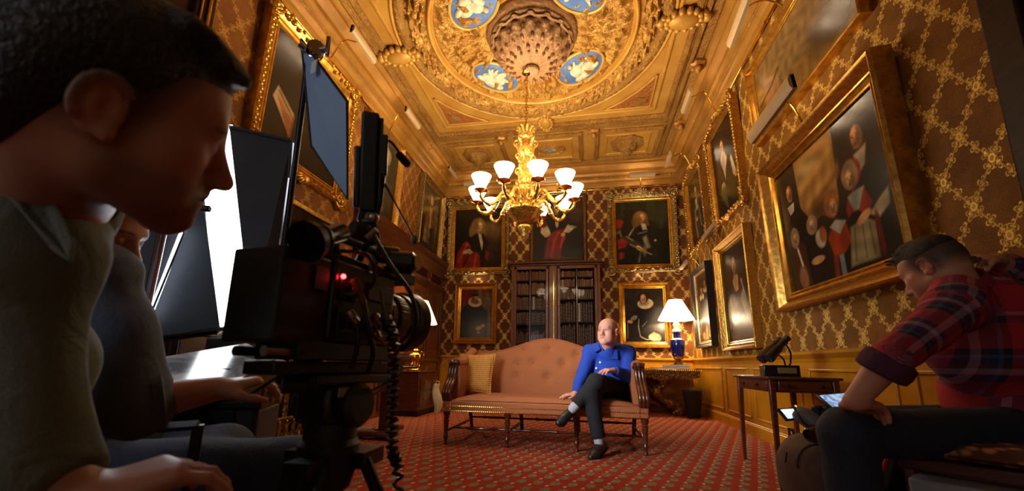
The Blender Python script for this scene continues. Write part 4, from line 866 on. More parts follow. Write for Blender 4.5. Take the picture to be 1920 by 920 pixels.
def cushion(label, c, s, M, m, nm='throw_cushion'):
    t = thing(nm, label, 'cushion', Vector(c)-Vector((0, 0, s*0.45)), world=True)
    def side(sg):
        def fn(u, v):
            a, b = 2*u-1, 2*v-1; pin = 1-0.10*(a*a*(1-b*b)+b*b*(1-a*a)) - 0.02*abs(a*b)
            h = 0.075*max(0, (1-a**4)*(1-b**4))**0.55
            p = Vector((a*s/2*pin*(1 if True else 0), sg*h, b*s/2*pin)); return Vector(c)+M @ p
        return fn
    mb = MB(); mb.grid(side(-1), 28, 28); n = 29
    mb.grid(side(1), 28, 28); mb.build('cover', m, t, auto=80)
    ed = [side(1)(u, v) for u, v in [(i/14, 0) for i in range(14)]+[(1, i/14) for i in range(14)]+[(1-i/14, 1) for i in range(14)]+[(0, 1-i/14) for i in range(15)]]
    MB().tube(ed, 0.006, 6).build('piped_edge', m, t)
def woven(name, c, c2, k=46):
    t = NT(name); o = t.xyz(); a = t.math('SINE', t.math('MULTIPLY', t.math('ADD', o[0], o[2]), pi*k)); b = t.math('SINE', t.math('MULTIPLY', t.math('SUBTRACT', o[0], o[2]), pi*k))
    w = t.math('MULTIPLY', a, b); t.bump(w, 0.5, 0.006); return t.fin(t.mix(t.step(w, -0.4, 0.6), c2, c), 0.8)
cushion('square gold woven cushion leaning at the left end of the sofa', (-1.235, 4.45, 0.69), 0.46, RM('Z', radians(-8)) @ RM('X', radians(-17)), woven('gold_weave', S(222, 160, 72), S(186, 124, 46)))
cushion('dark patterned cushion squeezed between man in blue and sofa arm', (0.40, 4.62, 0.66), 0.40, RM('Z', radians(12)) @ RM('X', radians(-17)), woven('plum_weave', S(70, 34, 30), S(44, 22, 22), 30))

# ================================================================ GLAZED BOOKCASE AND ITS BOOKS
LS = [1.19, 1.592, 1.888, 2.189, 2.478, 2.715]; RS = [1.17, 1.639, 2.093, 2.339, 2.536, 2.70]
BX = [(-1.40, -1.095, 'L'), (-1.065, -0.76, 'L'), (-0.485, -0.165, 'R'), (-0.135, 0.19, 'R')]
def bookcase():
    x0, x1, yf = -1.47, 0.31, 7.84
    t = thing('glazed_bookcase', 'tall wooden bookcase with two glazed doors, centre of end wall', 'bookcase', (-0.58, 7.95, 0), world=True)
    for xa, xb in ((x0, x0+0.06), (x1-0.06, x1), (-0.70, -0.54)): MB().bx((xa, yf+0.02, 0), (xb, YB-0.02, 2.78)).build('side_panel', WOOD_L, t, bev=0.006)
    MB().bx((x0, YB-0.04, 0), (x1, YB-0.015, 2.78)).build('back_panel', WOOD_D, t)
    mb = MB(); mb.bx((x0-0.02, yf-0.02, 2.77), (x1+0.02, YB-0.015, 2.81)); mb.bx((x0-0.05, yf-0.06, 2.81), (x1+0.05, YB-0.015, 2.855)); mb.build('cornice', WOOD, t, bev=0.01)
    MB().bx((x0, yf-0.03, 0), (x1, YB-0.015, 0.95)).build('base_cupboard', WOOD_L, t, bev=0.01)
    for xa, xb, zs in ((x0+0.06, -0.70, LS), (-0.54, x1-0.06, RS)):
        for z in zs[:-1]+[0.97]: MB().bx((xa, yf+0.03, z-0.022), (xb, YB-0.04, z-0.002)).build('shelf', WOOD_D, t)
    for xa, xb, xm, s in ((-1.41, -0.71, -1.08, 1), (-0.53, 0.25, -0.15, -1)):
        mb = MB(); w = 0.055
        for a_, b_ in (((xa, yf-0.012, 0.97), (xa+w, yf+0.018, 2.76)), ((xb-w, yf-0.012, 0.97), (xb, yf+0.018, 2.76)), ((xa, yf-0.012, 2.70), (xb, yf+0.018, 2.765)), ((xa, yf-0.012, 0.96), (xb, yf+0.018, 1.03))): mb.bx(a_, b_)
        d = mb.build('door', WOOD_L, t, bev=0.006)
        MB().bx((xa+w, yf+0.002, 1.03), (xb-w, yf+0.006, 2.70)).build('glass_pane', GLASS, d, smooth=False)
        MB().bx((xm-0.012, yf-0.008, 1.03), (xm+0.012, yf+0.012, 2.70)).build('glazing_bar', WOOD, d, bev=0.003)
        kx = xb-0.028 if s > 0 else xa+0.028
        MB().lathe([(0.016, 0), (0.014, 0.012), (0.008, 0.02)], (kx, yf-0.012, 1.95), 12, (0, -1, 0)).build('knob', BRASS, d)
    MB().bx((-0.612, yf-0.012, 0.96), (-0.60, yf+0.02, 2.77)).build('gap_bead', BRASS, t)
bookcase()
BK = [mat('book_leather', c, 0.5, c2=c2, vs=30, bs=200, bst=0.15) for c, c2 in (
    (S(108, 70, 40), S(82, 50, 28)), (S(88, 52, 30), S(64, 36, 20)), (S(140, 100, 60), S(112, 76, 44)), (S(72, 44, 30), S(50, 30, 20)), (S(122, 80, 42), S(96, 58, 30)), (S(58, 44, 34), S(44, 32, 24)), (S(96, 84, 70), S(74, 62, 50)), (S(196, 186, 160), S(170, 158, 130)), (S(84, 30, 24), S(62, 22, 18)))]
GILTB = mat('gilt_tooling', S(150, 116, 66), 0.45, 0.4)
ORD = ['first', 'second', 'third', 'fourth', 'fifth', 'sixth', 'seventh', 'eighth', 'ninth', 'tenth', 'eleventh', 'twelfth']
CN = ['tan-brown', 'brown', 'light tan', 'dark brown', 'chestnut', 'umber', 'grey-brown', 'cream', 'oxblood']
ROWN = ['bottom visible', 'fourth', 'third', 'second', 'top']
def add_book(x, y, z, w, h, d, ci, label, group, bands=4):
    t = thing('book', label, 'book', (x, y, z), group=group)
    mb = MB()                                                      # rounded spine toward the room, boards and page block
    n = 6; P = [(-w/2+0.0, d), (-w/2, 0.006)]+[(-w/2*cos(pi*i/n), 0.006-0.008*sin(pi*i/n)) for i in range(1, n)]+[(w/2, 0.006), (w/2, d)]
    mb.prism(P[::-1], h); mb.build('binding', BK[ci], t, auto=40)
    mb = MB()
    for k in range(bands):
        zz = h*(k+0.8)/(bands+0.6); q = [(-w/2-0.001, 0.008)]+[(-(w/2+0.001)*cos(pi*i/n), 0.005-0.010*sin(pi*i/n)) for i in range(1, n)]+[(w/2+0.001, 0.008)]
        mb.prism(q[::-1], 0.006, None, (0, 0, zz))
    mb.build('spine_bands', GILTB, t, auto=40)
for (xa, xb, side) in BX:
    zs = LS if side == 'L' else RS; dn = 'left' if side == 'L' else 'right'; hf = 'left' if xa in (-1.40, -0.485) else 'right'
    for r in range(5):
        z = zs[r]; H = zs[r+1]-z-0.03; rw = random.Random(int((xa+3)*1000)+r)
        n = {0: 7, 1: 6 if side == 'R' else 7, 2: 8, 3: 8, 4: 9}[r]; fill = 0.97; w0 = (xb-xa)*fill/n; x = xa+0.004
        for k in range(n):
            w = w0*rw.uniform(0.86, 1.04); h = H*(rw.uniform(0.80, 0.95) if (side == 'R' or r > 0) else rw.uniform(0.52, 0.74)); h = min(h, H-0.008)
            base = (2, 0, 4, 2) if r >= 3 else ((3, 1, 5, 3) if r <= 1 else (1, 3, 0, 6)); ci = rw.choice(base)
            if (side, hf, r, k) in (('L', 'right', 2, 1), ('R', 'left', 4, 1), ('R', 'left', 3, 1), ('R', 'right', 1, 0)): ci = 7
            add_book(x+w/2, 7.865+rw.uniform(0, 0.012), z, w*0.97, h, 0.16, ci,
                     '%s leather book, %s from left, %s shelf, %s half of %s glazed door' % (CN[ci], ORD[k], ROWN[r], hf, dn), 'leather books behind the %s glazed door' % dn, rw.choice((3, 4, 5)))
            x += w

# ================================================================ CONSOLE TABLE, BLUE LAMP, BIN
GILTW = gold('dark_gilt_carving', S(150, 104, 44), S(84, 52, 22), 26, 0.7, 0.4, 0.6)
def console():
    x0, x1, y0, y1 = 0.62, 1.90, 7.22, 8.04
    t = thing('console_table', 'carved gilt console table with scrolled legs, under the blue lamp', 'table', (1.26, 7.65, 0), world=True)
    MB().bx((x0, y0, 0.735), (x1, y1, 0.765)).build('table_top', WOOD, t, bev=0.008)
    mb = MB()
    for i in range(42): mb.ball((x0+0.012+(x1-x0-0.024)*i/41, y0-0.004, 0.742), (0.013, 0.012, 0.014), 8, None, 6)
    for i in range(24): mb.ball((x1, y0+(y1-y0)*i/23, 0.742), (0.012, 0.014, 0.014), 8, None, 6)
    o = mb.build('gadroon_edge', FRAME_S, t)
    n = 60; poly = [(x0+0.02+(x1-x0-0.04)*i/n, 0.735) for i in (0, n)][::-1]; low = []
    for i in range(n+1):
        u = i/n; low.append((x0+0.02+(x1-x0-0.04)*u, 0.66-0.055*abs(sin(3*pi*u))**0.7-0.03*(1-abs(2*u-1))-0.01*sin(26*pi*u)))
    P = low+[(x1-0.02, 0.735), (x0+0.02, 0.735)]
    M = basis(Vector((1, 0, 0)), Vector((0, 0, 1)), Vector((0, -1, 0)))
    MB().prism(P, 0.03, M, (0, y0+0.05, 0)).build('apron', GILTW, t)
    mb = MB()
    for q in range(26):
        u = (q+0.5)/26; xx = x0+0.05+(x1-x0-0.1)*u; zz = 0.685+0.018*sin(q*2.1); pts = [(xx+0.026*cos(b)*(1-b/9), y0+0.012, zz+0.026*sin(b)*(1-b/9)) for b in [0.7*i for i in range(10)]]; mb.tube(pts, 0.009, 6)
        mb.ball((xx+0.02, y0+0.015, zz-0.04), (0.018, 0.012, 0.024), 8, None, 6)
    mb.build('apron_scrollwork', GILTW, t, auto=70)
    mb = MB(); mb.bx((x1-0.05, y0+0.05, 0.63), (x1-0.02, y1, 0.735)); mb.build('side_apron', GILTW, t, bev=0.01)
    for xx, s in ((0.80, -1), (1.30, 1)):
        for yy in (7.36, 7.90):
            mb = MB(); pts = bez([(xx-s*0.14, yy, 0.64), (xx-s*0.02, yy, 0.60), (xx-s*0.0, yy, 0.50), (xx-s*0.10, yy, 0.40), (xx-s*0.05, yy, 0.28), (xx+s*0.08, yy, 0.20), (xx+s*0.20, yy-0.02, 0.13), (xx+s*0.24, yy-0.04, 0.07), (xx+s*0.16, yy-0.04, 0.05)], 6)
            m = len(pts); mb.tube(pts, [0.075-0.02*sin(i*0.55) for i in range(m)], 10)
            lg = mb.build('leg', GILTW, t, auto=70); mb = MB(); rr = random.Random(int(xx*100+yy*10))
            for i in range(4, m, 3):
                for q in range(3):
                    a = rr.uniform(0, 2*pi); p = pts[i]+Vector((0.055*cos(a), -abs(0.055*sin(a)), rr.uniform(-0.03, 0.03))); mb.ball(p, (0.034, 0.03, 0.026), 8, RM('Y', a), 6)
            mb.ball((xx+s*0.22, yy-0.03, 0.05), (0.09, 0.08, 0.05), 12); mb.build('acanthus_carving', GILTW, lg, auto=70)
    MB().tube(bez([(0.86, 7.62, 0.12), (1.06, 7.62, 0.20), (1.26, 7.62, 0.12)], 8), 0.04, 10).build('cross_stretcher', GILTW, t)
console()
def pleated_shade(rb, rt, z0, z1, c, e, name='lamp_shade'):
    t = NT('lit_lamp_shade_%d' % int(rb*1000)); t.fin((0.95, 0.80, 0.56, 1), 0.8); t.b.inputs['Emission Color'].default_value = (1.0, 0.72, 0.40, 1); t.b.inputs['Emission Strength'].default_value = e
    mb = MB(); mb.lathe([(rb, z0), (rb, z0+0.006), (rt, z1), (rt-0.004, z1), (rb-0.006, z0+0.006), (rb-0.006, z0)], c, 96, mod=lambda a, u: 1+0.008*sin(48*a), cap=False); return mb, t.m
def blue_lamp():
    c = (1.60, 7.5, 0)
    t = thing('table_lamp', 'lit table lamp with cobalt blue vase body and pleated cream shade', 'lamp', (1.60, 7.5, 0.845), world=True)
    cob = mat('cobalt_glaze', S(22, 32, 120), 0.12, c2=S(14, 22, 92), vs=5, coat=0.6); por = mat('white_gilt_porcelain', S(232, 222, 196), 0.25, coat=0.4)
    MB().lathe([(0.075, 0.845), (0.08, 0.86), (0.06, 0.88), (0.045, 0.90), (0.05, 0.93)], c, 24).build('foot', GILTW, t)
    mb = MB(); mb.lathe([(0.05, 0.925), (0.075, 0.94), (0.085, 0.975), (0.08, 0.98)], c, 24, mod=lambda a, u: 1+0.06*abs(sin(7*a))); mb.build('leaf_mount', FRAME_S, t)
    b = MB().lathe([(0.06, 0.955), (0.095, 0.99), (0.118, 1.08), (0.126, 1.18), (0.128, 1.245), (0.118, 1.27), (0.078, 1.285)], c, 32).build('vase', cob, t)
    MB().lathe([(0.12, 1.268), (0.08, 1.288), (0.072, 1.30)], c, 32).build('white_shoulder', por, b)
    MB().lathe([(0.062, 1.285), (0.062, 1.40), (0.068, 1.41)], c, 32).build('neck', cob, b)
    MB().lathe([(0.07, 1.405), (0.08, 1.42), (0.075, 1.445), (0.05, 1.47), (0.045, 1.50), (0.06, 1.525), (0.062, 1.55), (0.03, 1.58), (0.015, 1.60), (0.012, 1.70)], c, 28).build('porcelain_collar', por, b)
    mb, m = pleated_shade(0.305, 0.115, 1.625, 1.985, c, 5.5); mb.build('lamp_shade', m, t)
    MB().ball((1.6, 7.5, 1.72), 0.035, 12).build('bulb', emat('lamp_bulb', (1, .8, .5, 1), 30), t)
    MB().tube(bez([(1.56, 7.52, 0.85), (1.44, 7.7, 0.775), (1.34, 7.95, 0.775), (1.33, 8.07, 0.70), (1.34, 8.07, 0.3), (1.42, 8.06, 0.17)], 6), 0.004, 6).build('cord', BLACK, t)
blue_lamp()
lamp_light('blue_lamp_light', (1.60, 7.5, 1.80), TLAMP_W*1.6, 0.05); lamp_light('blue_lamp_light_low', (1.60, 7.5, 1.64), TLAMP_W*1.3, 0.05)
def flat_book(label, c, d, rz, m):
    t = thing('book', label, 'book', c, rz, group='books lying on the console table')
    MB().bx((-d[0]/2, -d[1]/2, 0), (d[0]/2, d[1]/2, 0.004)).bx((-d[0]/2, -d[1]/2, d[2]-0.004), (d[0]/2, d[1]/2, d[2])).bx((-d[0]/2, d[1]/2-0.004, 0), (d[0]/2, d[1]/2, d[2])).build('cover', m, t, smooth=False)
    MB().bx((-d[0]/2+0.004, -d[1]/2+0.003, 0.004), (d[0]/2-0.004, d[1]/2-0.004, d[2]-0.004)).build('pages', mat('paper_pages', S(226, 214, 186), 0.8), t, smooth=False)
flat_book('red flat book, top of left stack on the console table', (1.43, 7.40, 0.8), (0.17, 0.24, 0.034), 0.1, mat('red_cloth', S(150, 60, 44), 0.6))
flat_book('grey flat book, bottom of left stack on the console table', (1.43, 7.40, 0.766), (0.19, 0.26, 0.033), 0, mat('grey_cloth', S(140, 134, 134), 0.6))
flat_book('pale flat book under the blue lamp, top of right stack', (1.61, 7.46, 0.812), (0.24, 0.28, 0.032), 0, mat('pale_cloth', S(176, 176, 180), 0.6))
flat_book('dark flat book, bottom of right stack under blue lamp', (1.61, 7.45, 0.766), (0.25, 0.30, 0.045), 0.05, mat('slate_cloth', S(72, 76, 92), 0.6))
tag(MB().bx((1.10, 7.26, 0.766), (1.30, 7.46, 0.772)).build('paper_sheet', mat('white_paper', S(232, 226, 214), 0.7), smooth=False), 'white sheets of paper at the console table edge, beside sofa arm', 'paper')
def bin_():
    t = thing('waste_bin', 'black tapered waste bin on carpet beside the console table', 'bin', (1.70, 7.12, 0))
    MB().lathe([(0.095, 0), (0.10, 0.004), (0.148, 0.42), (0.15, 0.425), (0.143, 0.425), (0.094, 0.012), (0.0, 0.012)], (0, 0, 0), 32).build('body', BLACK, t)
    MB().lathe([(0.146, 0.412), (0.153, 0.418), (0.152, 0.43), (0.143, 0.43)], (0, 0, 0), 32, cap=False).build('rim', BLACK, t)
bin_()
def socket(label, p, d):
    t = thing('wall_socket', label, 'socket', p, world=True); p = Vector(p)
    MB().box(p, d).build('plate', WOOD_D, t, bev=0.004)
    MB().box(p+Vector((-0.008 if d[0] < 0.05 else 0.02, -0.008 if d[1] < 0.05 else 0, 0)), (0.02, 0.02, 0.03)).build('plug', mat('plug_white', S(200, 190, 170), 0.5), t, bev=0.004)
socket('dark socket plate on end-wall baseboard behind waste bin', (1.46, YB-0.045, 0.16), (0.16, 0.03, 0.09))
socket('brown socket plate on right baseboard behind binocular table', (XR-0.045, 4.45, 0.19), (0.03, 0.15, 0.09))

# ================================================================ SIDE TABLE WITH BINOCULARS
def side_table():
    t = thing('side_table', 'slim mahogany side table with drawer, carrying mounted binoculars', 'table', (1.60, 3.74, 0), world=True)
    x0, x1, y0, y1 = 1.37, 1.84, 3.40, 4.09
    MB().bx((x0-0.02, y0-0.02, 0.715), (x1+0.02, y1+0.02, 0.735)).build('table_top', WOOD, t, bev=0.006)
    mb = MB(); mb.bx((x0+0.01, y0+0.01, 0.62), (x1-0.01, y1-0.01, 0.715)); mb.build('apron', WOOD, t, bev=0.004)
    d = MB().bx((x0, y0+0.06, 0.632), (x0+0.015, y1-0.06, 0.705)).build('drawer', WOOD, t, bev=0.004)
    for yy in (3.62, 3.90): MB().lathe([(0.008, 0), (0.008, 0.008), (0.015, 0.016), (0.010, 0.024)], (x0, yy, 0.668), 12, (-1, 0, 0)).build('knob', WOOD_D, d)
    d = MB().bx((x0+0.06, y0-0.004, 0.632), (x1-0.06, y0+0.014, 0.705)).build('drawer', WOOD, t, bev=0.004)
    for xx in (1.49, 1.72): MB().lathe([(0.008, 0), (0.008, 0.008), (0.015, 0.016), (0.010, 0.024)], (xx, y0-0.004, 0.668), 12, (0, -1, 0)).build('knob', WOOD_D, d)
    for xx, sx in ((x0, 1), (x1, -1)):
        for yy, sy in ((y0, 1), (y1, -1)):
            w, v = 0.042, 0.024; P = []
            for z, q in ((0.0, v), (0.72, w)): P += [(xx, yy, z), (xx+sx*q, yy, z), (xx+sx*q, yy+sy*q, z), (xx, yy+sy*q, z)]
            F = [(3, 2, 1, 0), (4, 5, 6, 7), (0, 1, 5, 4), (1, 2, 6, 5), (2, 3, 7, 6), (3, 0, 4, 7)]
            if sx*sy < 0: F = [tuple(reversed(f)) for f in F]
            MB().add(P, F).build('leg', WOOD, t, bev=0.003)
side_table()
def binoculars():
    c = Vector((1.555, 3.66, 0.735)); R = RM('Z', radians(-8))
    t = thing('mounted_binoculars', 'black binoculars on black plinth with plaque, on the side table', 'binoculars', c, world=True)
    MB().box(c+Vector((0, 0, 0.045)), (0.25, 0.15, 0.09), R).build('plinth', BLACKG, t, bev=0.006)
    MB().box(c+R @ Vector((0.035, -0.077, 0.048)), (0.13, 0.004, 0.045), R).build('plaque', mat('brass_plaque', S(150, 124, 72), 0.4, 0.6), t, bev=0.002)
    a = Vector((-0.118, -0.045, 0.135)); b = Vector((0.075, 0.02, 0.315)); ax = (b-a).normalized(); side = Vector((0.25, -0.95, 0.1)); side = (side-ax*side.dot(ax)).normalized()
    for s in (-1, 1):
        o = c+side*0.044*s
        br = MB().lathe([(0.040, 0), (0.042, 0.02), (0.038, 0.05), (0.036, 0.13), (0.026, 0.16), (0.024, 0.185), (0.030, 0.20), (0.031, 0.215)], o+a, 20, ax).build('barrel', BLACKG, t)
        MB().lathe([(0.016, 0.20), (0.02, 0.225), (0.024, 0.235), (0.027, 0.26), (0.022, 0.265)], o+a, 18, ax).build('eyepiece', BLACK, br)
        MB().lathe([(0.034, 0.002), (0.02, 0.008), (0.001, 0.009)], o+a+ax*(-0.004), 18, ax).build('objective_lens', mat('lens_glass', S(30, 34, 44), 0.05, coat=1.0), br)
    MB().tube([c+a+ax*0.10, c+a+ax*0.21], 0.014, 12).build('hinge_bar', DARKM, t); MB().box(c+a+ax*0.165, (0.03, 0.10, 0.02), basis(ax, side, ax.cross(side))).build('bridge', BLACKG, t, bev=0.003)
    MB().tube(bez([c+a+ax*0.2+side*0.06, c+Vector((0.11, 0.03, 0.20)), c+Vector((0.105, 0.03, 0.12)), c+Vector((0.09, 0.02, 0.09))], 6), 0.007, 8).build('support_rod', DARKM, t)
    MB().tube(bez([c+a+ax*0.08+side*0.05, c+Vector((0.03, -0.02, 0.14)), c+Vector((0.05, 0, 0.09))], 6), 0.006, 8).build('strap', BLACK, t)
binoculars()
tag(MB().box((1.43, 3.86, 0.738), (0.10, 0.20, 0.005), RM('Z', 0.15)).build('leaflet', mat('white_card', S(226, 220, 206), 0.7), smooth=False), 'white leaflet on the side table next to the binocular plinth', 'paper')

# ================================================================ LEFT SIDE OF THE ROOM
def left_cabinet():
    t = thing('carved_cabinet', 'carved brown wall cabinet with heavy cornice, far left behind film camera', 'cabinet', (XL+0.1, 6.5, 0), world=True)
    y0, y1, xf = 4.75, YB-0.03, XL+0.10
    MB().bx((XL, y0, 0), (xf, y1, 2.72)).build('carcass', WOOD_L, t, smooth=False)
    mb = MB(); run(mb, [(0.0, 2.60), (0.11, 2.60), (0.12, 2.66), (0.14, 2.70), (0.16, 2.78), (0.20, 2.82), (0.21, 2.90), (0.0, 2.92)], (XL, y0-0.05), (XL, y1), (1, 0)); mb.build('cornice', WOOD, t, auto=25)
    mb = MB(); run(mb, [(0.0, 2.22), (0.115, 2.22), (0.13, 2.26), (0.135, 2.32), (0.0, 2.34)], (XL, y0), (XL, y1), (1, 0)); mb.build('frieze_rail', WOOD, t, auto=25)
    mb = MB(); run(mb, [(0.0, 0.80), (0.115, 0.80), (0.15, 0.84), (0.15, 0.88), (0.0, 0.90)], (XL, y0), (XL, y1), (1, 0)); mb.build('waist_rail', WOOD, t, auto=25)
    for k, yy in enumerate((4.80, 5.60, 6.40, 7.20, 7.95)):
        mb = MB(); mb.bx((xf, yy-0.05, 0.1), (xf+0.025, yy+0.05, 2.58)); mb.bx((xf, yy-0.065, 2.34), (xf+0.04, yy+0.065, 2.40)); mb.bx((xf, yy-0.065, 0.9), (xf+0.04, yy+0.065, 0.98)); p = mb.build('pilaster', WOOD, t, bev=0.006)
        mb = MB(); mb.ball((xf+0.04, yy, 2.47), (0.03, 0.05, 0.07), 10); mb.ball((xf+0.04, yy, 2.38), (0.025, 0.035, 0.03), 8); mb.build('carved_corbel', WOOD, p)
    for k in range(4):
        ya = (4.80, 5.60, 6.40, 7.20)[k]+0.11; yb = (5.60, 6.40, 7.20, 7.95)[k]-0.11
        for z0, z1 in ((0.15, 0.72), (1.0, 2.14), (2.40, 2.56)):
            mb = MB(); mb.bx((xf-0.005, ya, z0), (xf+0.012, yb, z1)); d = mb.build('door_panel', WOOD_L if z0 < 2 else WOOD_D, t, bev=0.006)
            if z1-z0 > 0.3:
                mb = MB()
                for a_, b_ in (((xf, ya+0.05, z0+0.05), (xf+0.024, yb-0.05, z0+0.075)), ((xf, ya+0.05, z1-0.075), (xf+0.024, yb-0.05, z1-0.05)), ((xf, ya+0.05, z0+0.05), (xf+0.024, ya+0.075, z1-0.05)), ((xf, yb-0.075, z0+0.05), (xf+0.024, yb-0.05, z1-0.05))): mb.bx(a_, b_)
                mb.build('panel_bead', WOOD, d, bev=0.004)
left_cabinet()
def chest():
    t = thing('chest_of_drawers', 'dark wooden chest under the brass lamp, left behind film camera', 'chest', (-2.75, 6.3, 0), world=True)
    x0, x1, y0, y1 = -2.93, -2.50, 5.86, 6.62
    MB().bx((x0-0.0, y0-0.02, 0.645), (x1+0.02, y1+0.02, 0.665)).build('top', WOOD, t, bev=0.006)
    MB().bx((x0, y0, 0.08), (x1, y1, 0.645)).build('carcass', WOOD, t, bev=0.006)
    MB().bx((x0, y0-0.015, 0.0), (x1+0.015, y1+0.015, 0.085)).build('plinth', WOOD_D, t, bev=0.01)
    for z0, z1 in ((0.12, 0.36), (0.39, 0.62)):
        d = MB().bx((x1-0.005, y0+0.05, z0), (x1+0.012, y1-0.05, z1)).build('drawer', WOOD, t, bev=0.004)
        for yy in (6.05, 6.42): MB().lathe([(0.008, 0), (0.016, 0.016), (0.01, 0.024)], (x1+0.012, yy, (z0+z1)/2), 12, (1, 0, 0)).build('knob', BRASS, d)
chest()
def brass_lamp():
    c = (-2.66, 6.05, 0.665); t = thing('table_lamp', 'lit table lamp with turned brass base, left behind film camera', 'lamp', c)
    mb = MB(); mb.lathe([(0.125, 0.012), (0.13, 0.025), (0.11, 0.045), (0.085, 0.06), (0.10, 0.075), (0.095, 0.10), (0.06, 0.13), (0.045, 0.15), (0.07, 0.175), (0.10, 0.215), (0.095, 0.255), (0.06, 0.285), (0.04, 0.30), (0.06, 0.32), (0.03, 0.345), (0.022, 0.40), (0.035, 0.42), (0.02, 0.45)], (0, 0, 0), 32); mb.build('base', BRASS, t)
    for a in (0.5, 2.07, 3.64, 5.2): MB().ball((0.11*cos(a), 0.11*sin(a), 0.015), (0.03, 0.03, 0.018), 10).build('foot', BRASS, t)
    for s in (-1, 1): MB().tube([(s*(0.085+0.045*sin(b)), 0, 0.24+0.06*cos(b)) for b in [pi*i/10 for i in range(11)]], 0.008, 8).build('handle', BRASS, t)
    MB().lathe([(0.026, 0.45), (0.024, 0.56), (0.012, 0.57), (0.01, 0.75)], (0, 0, 0), 16).build('candle_tube', mat('ivory_tube', S(222, 208, 170), 0.5), t)
    mb, m = pleated_shade(0.31, 0.15, 0.745, 1.12, (0, 0, 0), 2.4); mb.build('lamp_shade', m, t)
    MB().ball((0, 0, 0.84), 0.03, 10).build('bulb', emat('brass_lamp_bulb', (1, .8, .5, 1), 15), t)
brass_lamp()
lamp_light('brass_lamp_light', (-2.66, 6.05, 1.58), TLAMP_W*0.5, 0.05)
def paper_bag():
    t = thing('white_bag', 'crumpled white bag standing by dark wooden chest', 'bag', (-2.40, 6.40, 0))
    mb = MB(); rr = random.Random(4)
    def fn(u, v):
        a = 2*pi*u; k = 1+0.12*sin(3*a+5*v)+0.08*sin(7*a-4*v); r = (0.055+0.035*sin(pi*min(1, v*1.1))**2)*k
        return (r*cos(a)*0.9+0.02*sin(6*v), r*sin(a)*0.5, 0.46*v)
    mb.grid(fn, 28, 18, True); mb.f.append(tuple(reversed(range(28)))); mb.f.append(tuple(18*28+i for i in range(28))); mb.build('sack', mat('white_plastic', S(206, 194, 164), 0.5, bs=40, bst=0.5, bd=0.01), t, auto=80)
    MB().tube([(-0.03, 0, 0.455), (-0.02, 0, 0.50), (0.02, 0, 0.50), (0.03, 0, 0.455)], 0.006, 6).build('handle', mat('white_plastic_strap', S(200, 190, 160), 0.5), t)
paper_bag()
def pedestal_table():
    t = thing('pedestal_table', 'dark reading table on single post and bar foot, behind film camera', 'table', (-2.12, 4.25, 0), world=True)
    MB().bx((-2.22, 4.18, 0.05), (-2.12, 4.30, 0.72)).build('post', WOOD, t, bev=0.01)
    MB().bx((-2.38, 3.98, 0.03), (-1.98, 4.16, 0.085)).bx((-2.24, 4.06, 0.03), (-2.08, 4.55, 0.085)).build('foot', WOOD, t, bev=0.02)
    MB().bx((-2.62, 3.9, 0.72), (-1.94, 4.5, 0.75)).build('top', WOOD, t, bev=0.006)
    for p in ((-2.34, 4.07), (-2.02, 4.07), (-2.16, 4.5)): MB().lathe([(0.02, 0.0), (0.028, 0.012), (0.02, 0.035)], (p[0], p[1], 0), 12).build('caster', BRASS, t)
pedestal_table()
def fireplace():
    t = thing('fireplace', 'dark fireplace with gilt columns, left below the mirror', 'fireplace', (XL+0.3, 3.5, 0), world=True)
    STONE = mat('black_marble', S(26, 22, 20), 0.2, c2=S(48, 38, 28), vs=6, coat=0.4); GB = gold('gilt_bronze', S(200, 150, 62), S(120, 80, 30), 30, 0.6)
    x = XL+0.30
    for ya, yb in ((2.35, 2.75), (3.95, 4.35)): 
        MB().bx((XL, ya, 0.04), (x, yb, 1.06)).build('jamb', STONE, t, bev=0.01)
    MB().bx((XL, 2.35, 0.95), (x+0.02, 4.35, 1.16)).build('lintel', STONE, t, bev=0.01)
    MB().bx((XL, 2.25, 1.16), (x+0.10, 4.45, 1.22)).build('mantel_shelf', STONE, t, bev=0.012)
    MB().bx((XL, 2.72, 0.04), (XL+0.05, 3.98, 1.0)).build('fireback', BLACK, t)
    for yy in (2.72, 3.42, 3.92):
        mb = MB(); mb.lathe([(0.035, 0.1)]+[(0.024+0.004*(i % 2), 0.13+0.0185*i) for i in range(38)]+[(0.036, 0.84), (0.04, 0.88)], (x+0.03, yy, 0), 16); mb.build('gilt_column', GB, t)
    MB().tube([(x+0.02, 2.75, 0.92)]+[(x+0.02, 3.3-0.6*cos(a), 0.86+0.10*sin(a)) for a in [pi*i/12 for i in range(13)]]+[(x+0.02, 3.92, 0.92)], 0.02, 8).build('gilt_arch', GB, t)
    h = MB().bx((XL, 2.2, 0.0), (-2.42, 4.5, 0.05)).build('hearth', mat('hearth_stone', S(120, 96, 60), 0.5, c2=S(96, 76, 46), vs=4), t, bev=0.008)
fireplace()
